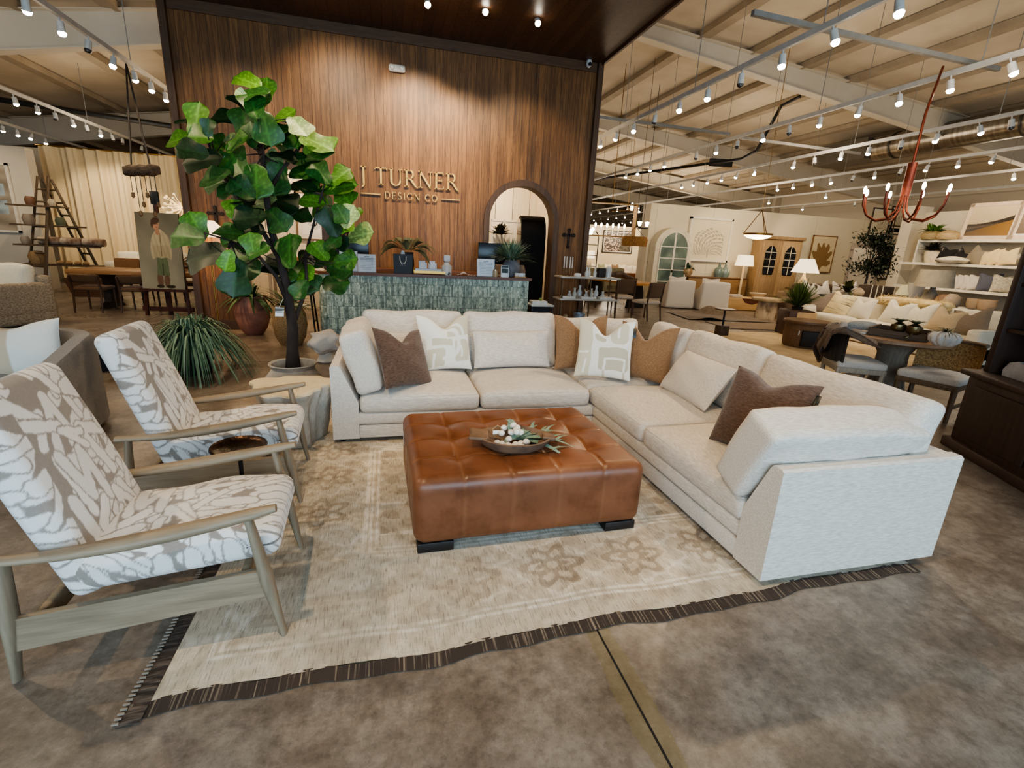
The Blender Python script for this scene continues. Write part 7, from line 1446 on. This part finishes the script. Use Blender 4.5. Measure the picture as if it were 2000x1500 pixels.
# easel with painting of a boy
ez = Vector((-4.06, 10.5, 0)); t = T('display_easel', 'dark reddish wooden easel holding a painting of a boy', 'easel', ez, R(-8)); EW = wood(S(84, 42, 30), S(60, 30, 22), 8, 'z', .45)
B().box((.0, .06, 1.1), (.07, .04, 2.2)).ob('mast', EW, t, 0); B().box((0, .06, 2.12), (.13, .07, .22), .01).ob('mast_head', BLKM, t)
for s in (-1, 1): B().tube([(s*.38, -.02, 0), (s*.30, .05, 1.5)], .035, 4).ob('front_leg', EW, t, 20)
B().tube([(0, .75, 0), (0, .1, 1.7)], .03, 4).ob('rear_leg', EW, t, 20); B().box((0, -.02, .48), (.85, .13, .05)).ob('ledge', EW, t, 0); B().box((0, -.0, .12), (.9, .05, .08)).ob('lower_bar', EW, t, 0)
def boy(u, v):
    bgc = np.array(S(150, 140, 116))*(.55+.65*(1-v)+.12*math.sin(9*u+5*v)*math.sin(8*v)); x, y = u-.5, v; c = bgc
    def e(cx_, cy_, rx, ry, rot=0):
        ca, sa = math.cos(R(rot)), math.sin(R(rot)); a, b_ = (u-cx_)*ca+(v-cy_)*sa, -(u-cx_)*sa+(v-cy_)*ca; return (a/rx)**2+(b_/ry)**2 < 1
    sh_ = 1-.25*max(0, u-.5)-.15*math.sin(30*u+12*v)**2
    if e(.44, .12, .07, .10, 8) or e(.60, .12, .065, .10, -8): c = np.array(S(126, 92, 70))*sh_
    if e(.43, .035, .09, .022) or e(.68, .035, .11, .022): c = np.array(S(64, 50, 38))
    if (.36 < u < .70 and .18 < v < .46 and abs(u-.53) < .11+.12*(.5-v)) : c = np.array(S(112, 118, 84))*sh_
    if abs(u-.53) < .012 and .18 < v < .34: c = np.array(S(70, 74, 54))
    if e(.52, .60, .19, .19) or e(.36, .56, .07, .17, -12) or e(.70, .56, .07, .17, 12): c = np.array(S(196, 176, 138))*sh_
    if (.34 < u < .72 and .42 < v < .58): c = np.array(S(184, 164, 126))*sh_
    if abs(u-.53) < .01 and .44 < v < .74: c = np.array(S(120, 100, 72))
    if e(.48, .76, .05, .05): c = np.array(S(180, 130, 98))
    if e(.46, .85, .078, .065, 10): c = np.array(S(196, 142, 106))*(1-.3*max(0, u-.45)*5)
    if e(.45, .895, .10, .045, 8) or e(.375, .855, .03, .05): c = np.array(S(82, 56, 38))
    if e(.435, .855, .012, .006) or e(.495, .848, .012, .006): c = np.array(S(54, 36, 26))
    if e(.47, .815, .02, .005): c = np.array(S(140, 70, 58))
    return c*.9
pt = T('boy_painting', 'unframed oil painting of a standing boy in a pale jacket and green breeches', 'painting', ez+Vector((0, -.075, .505)), R(-8)); pt.rotation_euler = (R(-4), 0, R(-8))
B().box((0, .02, .68), (.74, .035, 1.36)).ob('canvas_edge', M(S(70, 60, 48)), pt, 0); B().grid(110, 190, lambda u, v: (-.37+.74*u, -.001, 1.36*v), boy).ob('painted_face', VC(.5, 60, .12, (1, 1, 1), .1, spec=.3), pt, 180)
# hanging driftwood light
p = at(276, 333, 9.3); t = T('driftwood_pendant', 'rustic wooden beam pendant on chains with dangling bulbs at the left', 'pendant lamp', p, R(-35))
B().rbox((0, 0, 0), (.62, .16, .13), .03, (14, 4, 4), 0, lambda x, y, z: (0, 0, .012*math.sin(9*x))).ob('beam', M(S(104, 84, 64), S(66, 52, 42), scale=8, rough=.9, bmp=.7, stretch=(1, 6, 6)), t, 180)
tp_ = G(246, 122, 3.9)
for s in (-1, 1): q = Matrix.Rotation(R(35), 3, 'Z') @ (Vector((tp_.x, tp_.y, 3.9))-p); B().tube([(s*.2, 0, .06), (q.x, q.y, q.z)], .012, 6).ob('chain', IRN, t)
for k in range(6):
    x = -.26+.104*k; l = .30+.13*((k*5) % 3); B().cyl((x, 0, -.06), (x, 0, -l), .005, n=5).ob('cord', BLKM, t); B().lathe([(.001, 0), (.02, 0), (.026, -.06), (.001, -.08)], (x, 0, -l), 10).ob('bulb_socket', M(S(120, 92, 60)), t)
p = at(357, 407, 15.5); t = T('sputnik_chandelier', 'small gold sputnik chandelier glowing left of the wood wall', 'chandelier', p); b = B()
for k in range(40): a = Vector((random.uniform(-1, 1), random.uniform(-1, 1), random.uniform(-.6, .6))).normalized(); b.tube([a*.05, a*.42], .008, 4).ell(a*.42, .03, 6, 4)
b.ob('gold_rods', M(S(226, 180, 96), emit=(1, .75, .4), estr=1.0, rough=.4), t); B().ell((.25, -.1, .03), .09).ob('bulb', glow((1, .85, .6), 25), t); B().cyl((0, 0, .05), (0, 0, cz(p.x)-p.z), .008, n=5).ob('stem', GLD, t)
for o in list(bpy.data.objects):
    if o.name.startswith('track_spotlight') and o.location.z < -40:
        for c_ in list(o.children): bpy.data.objects.remove(c_)
        bpy.data.objects.remove(o)
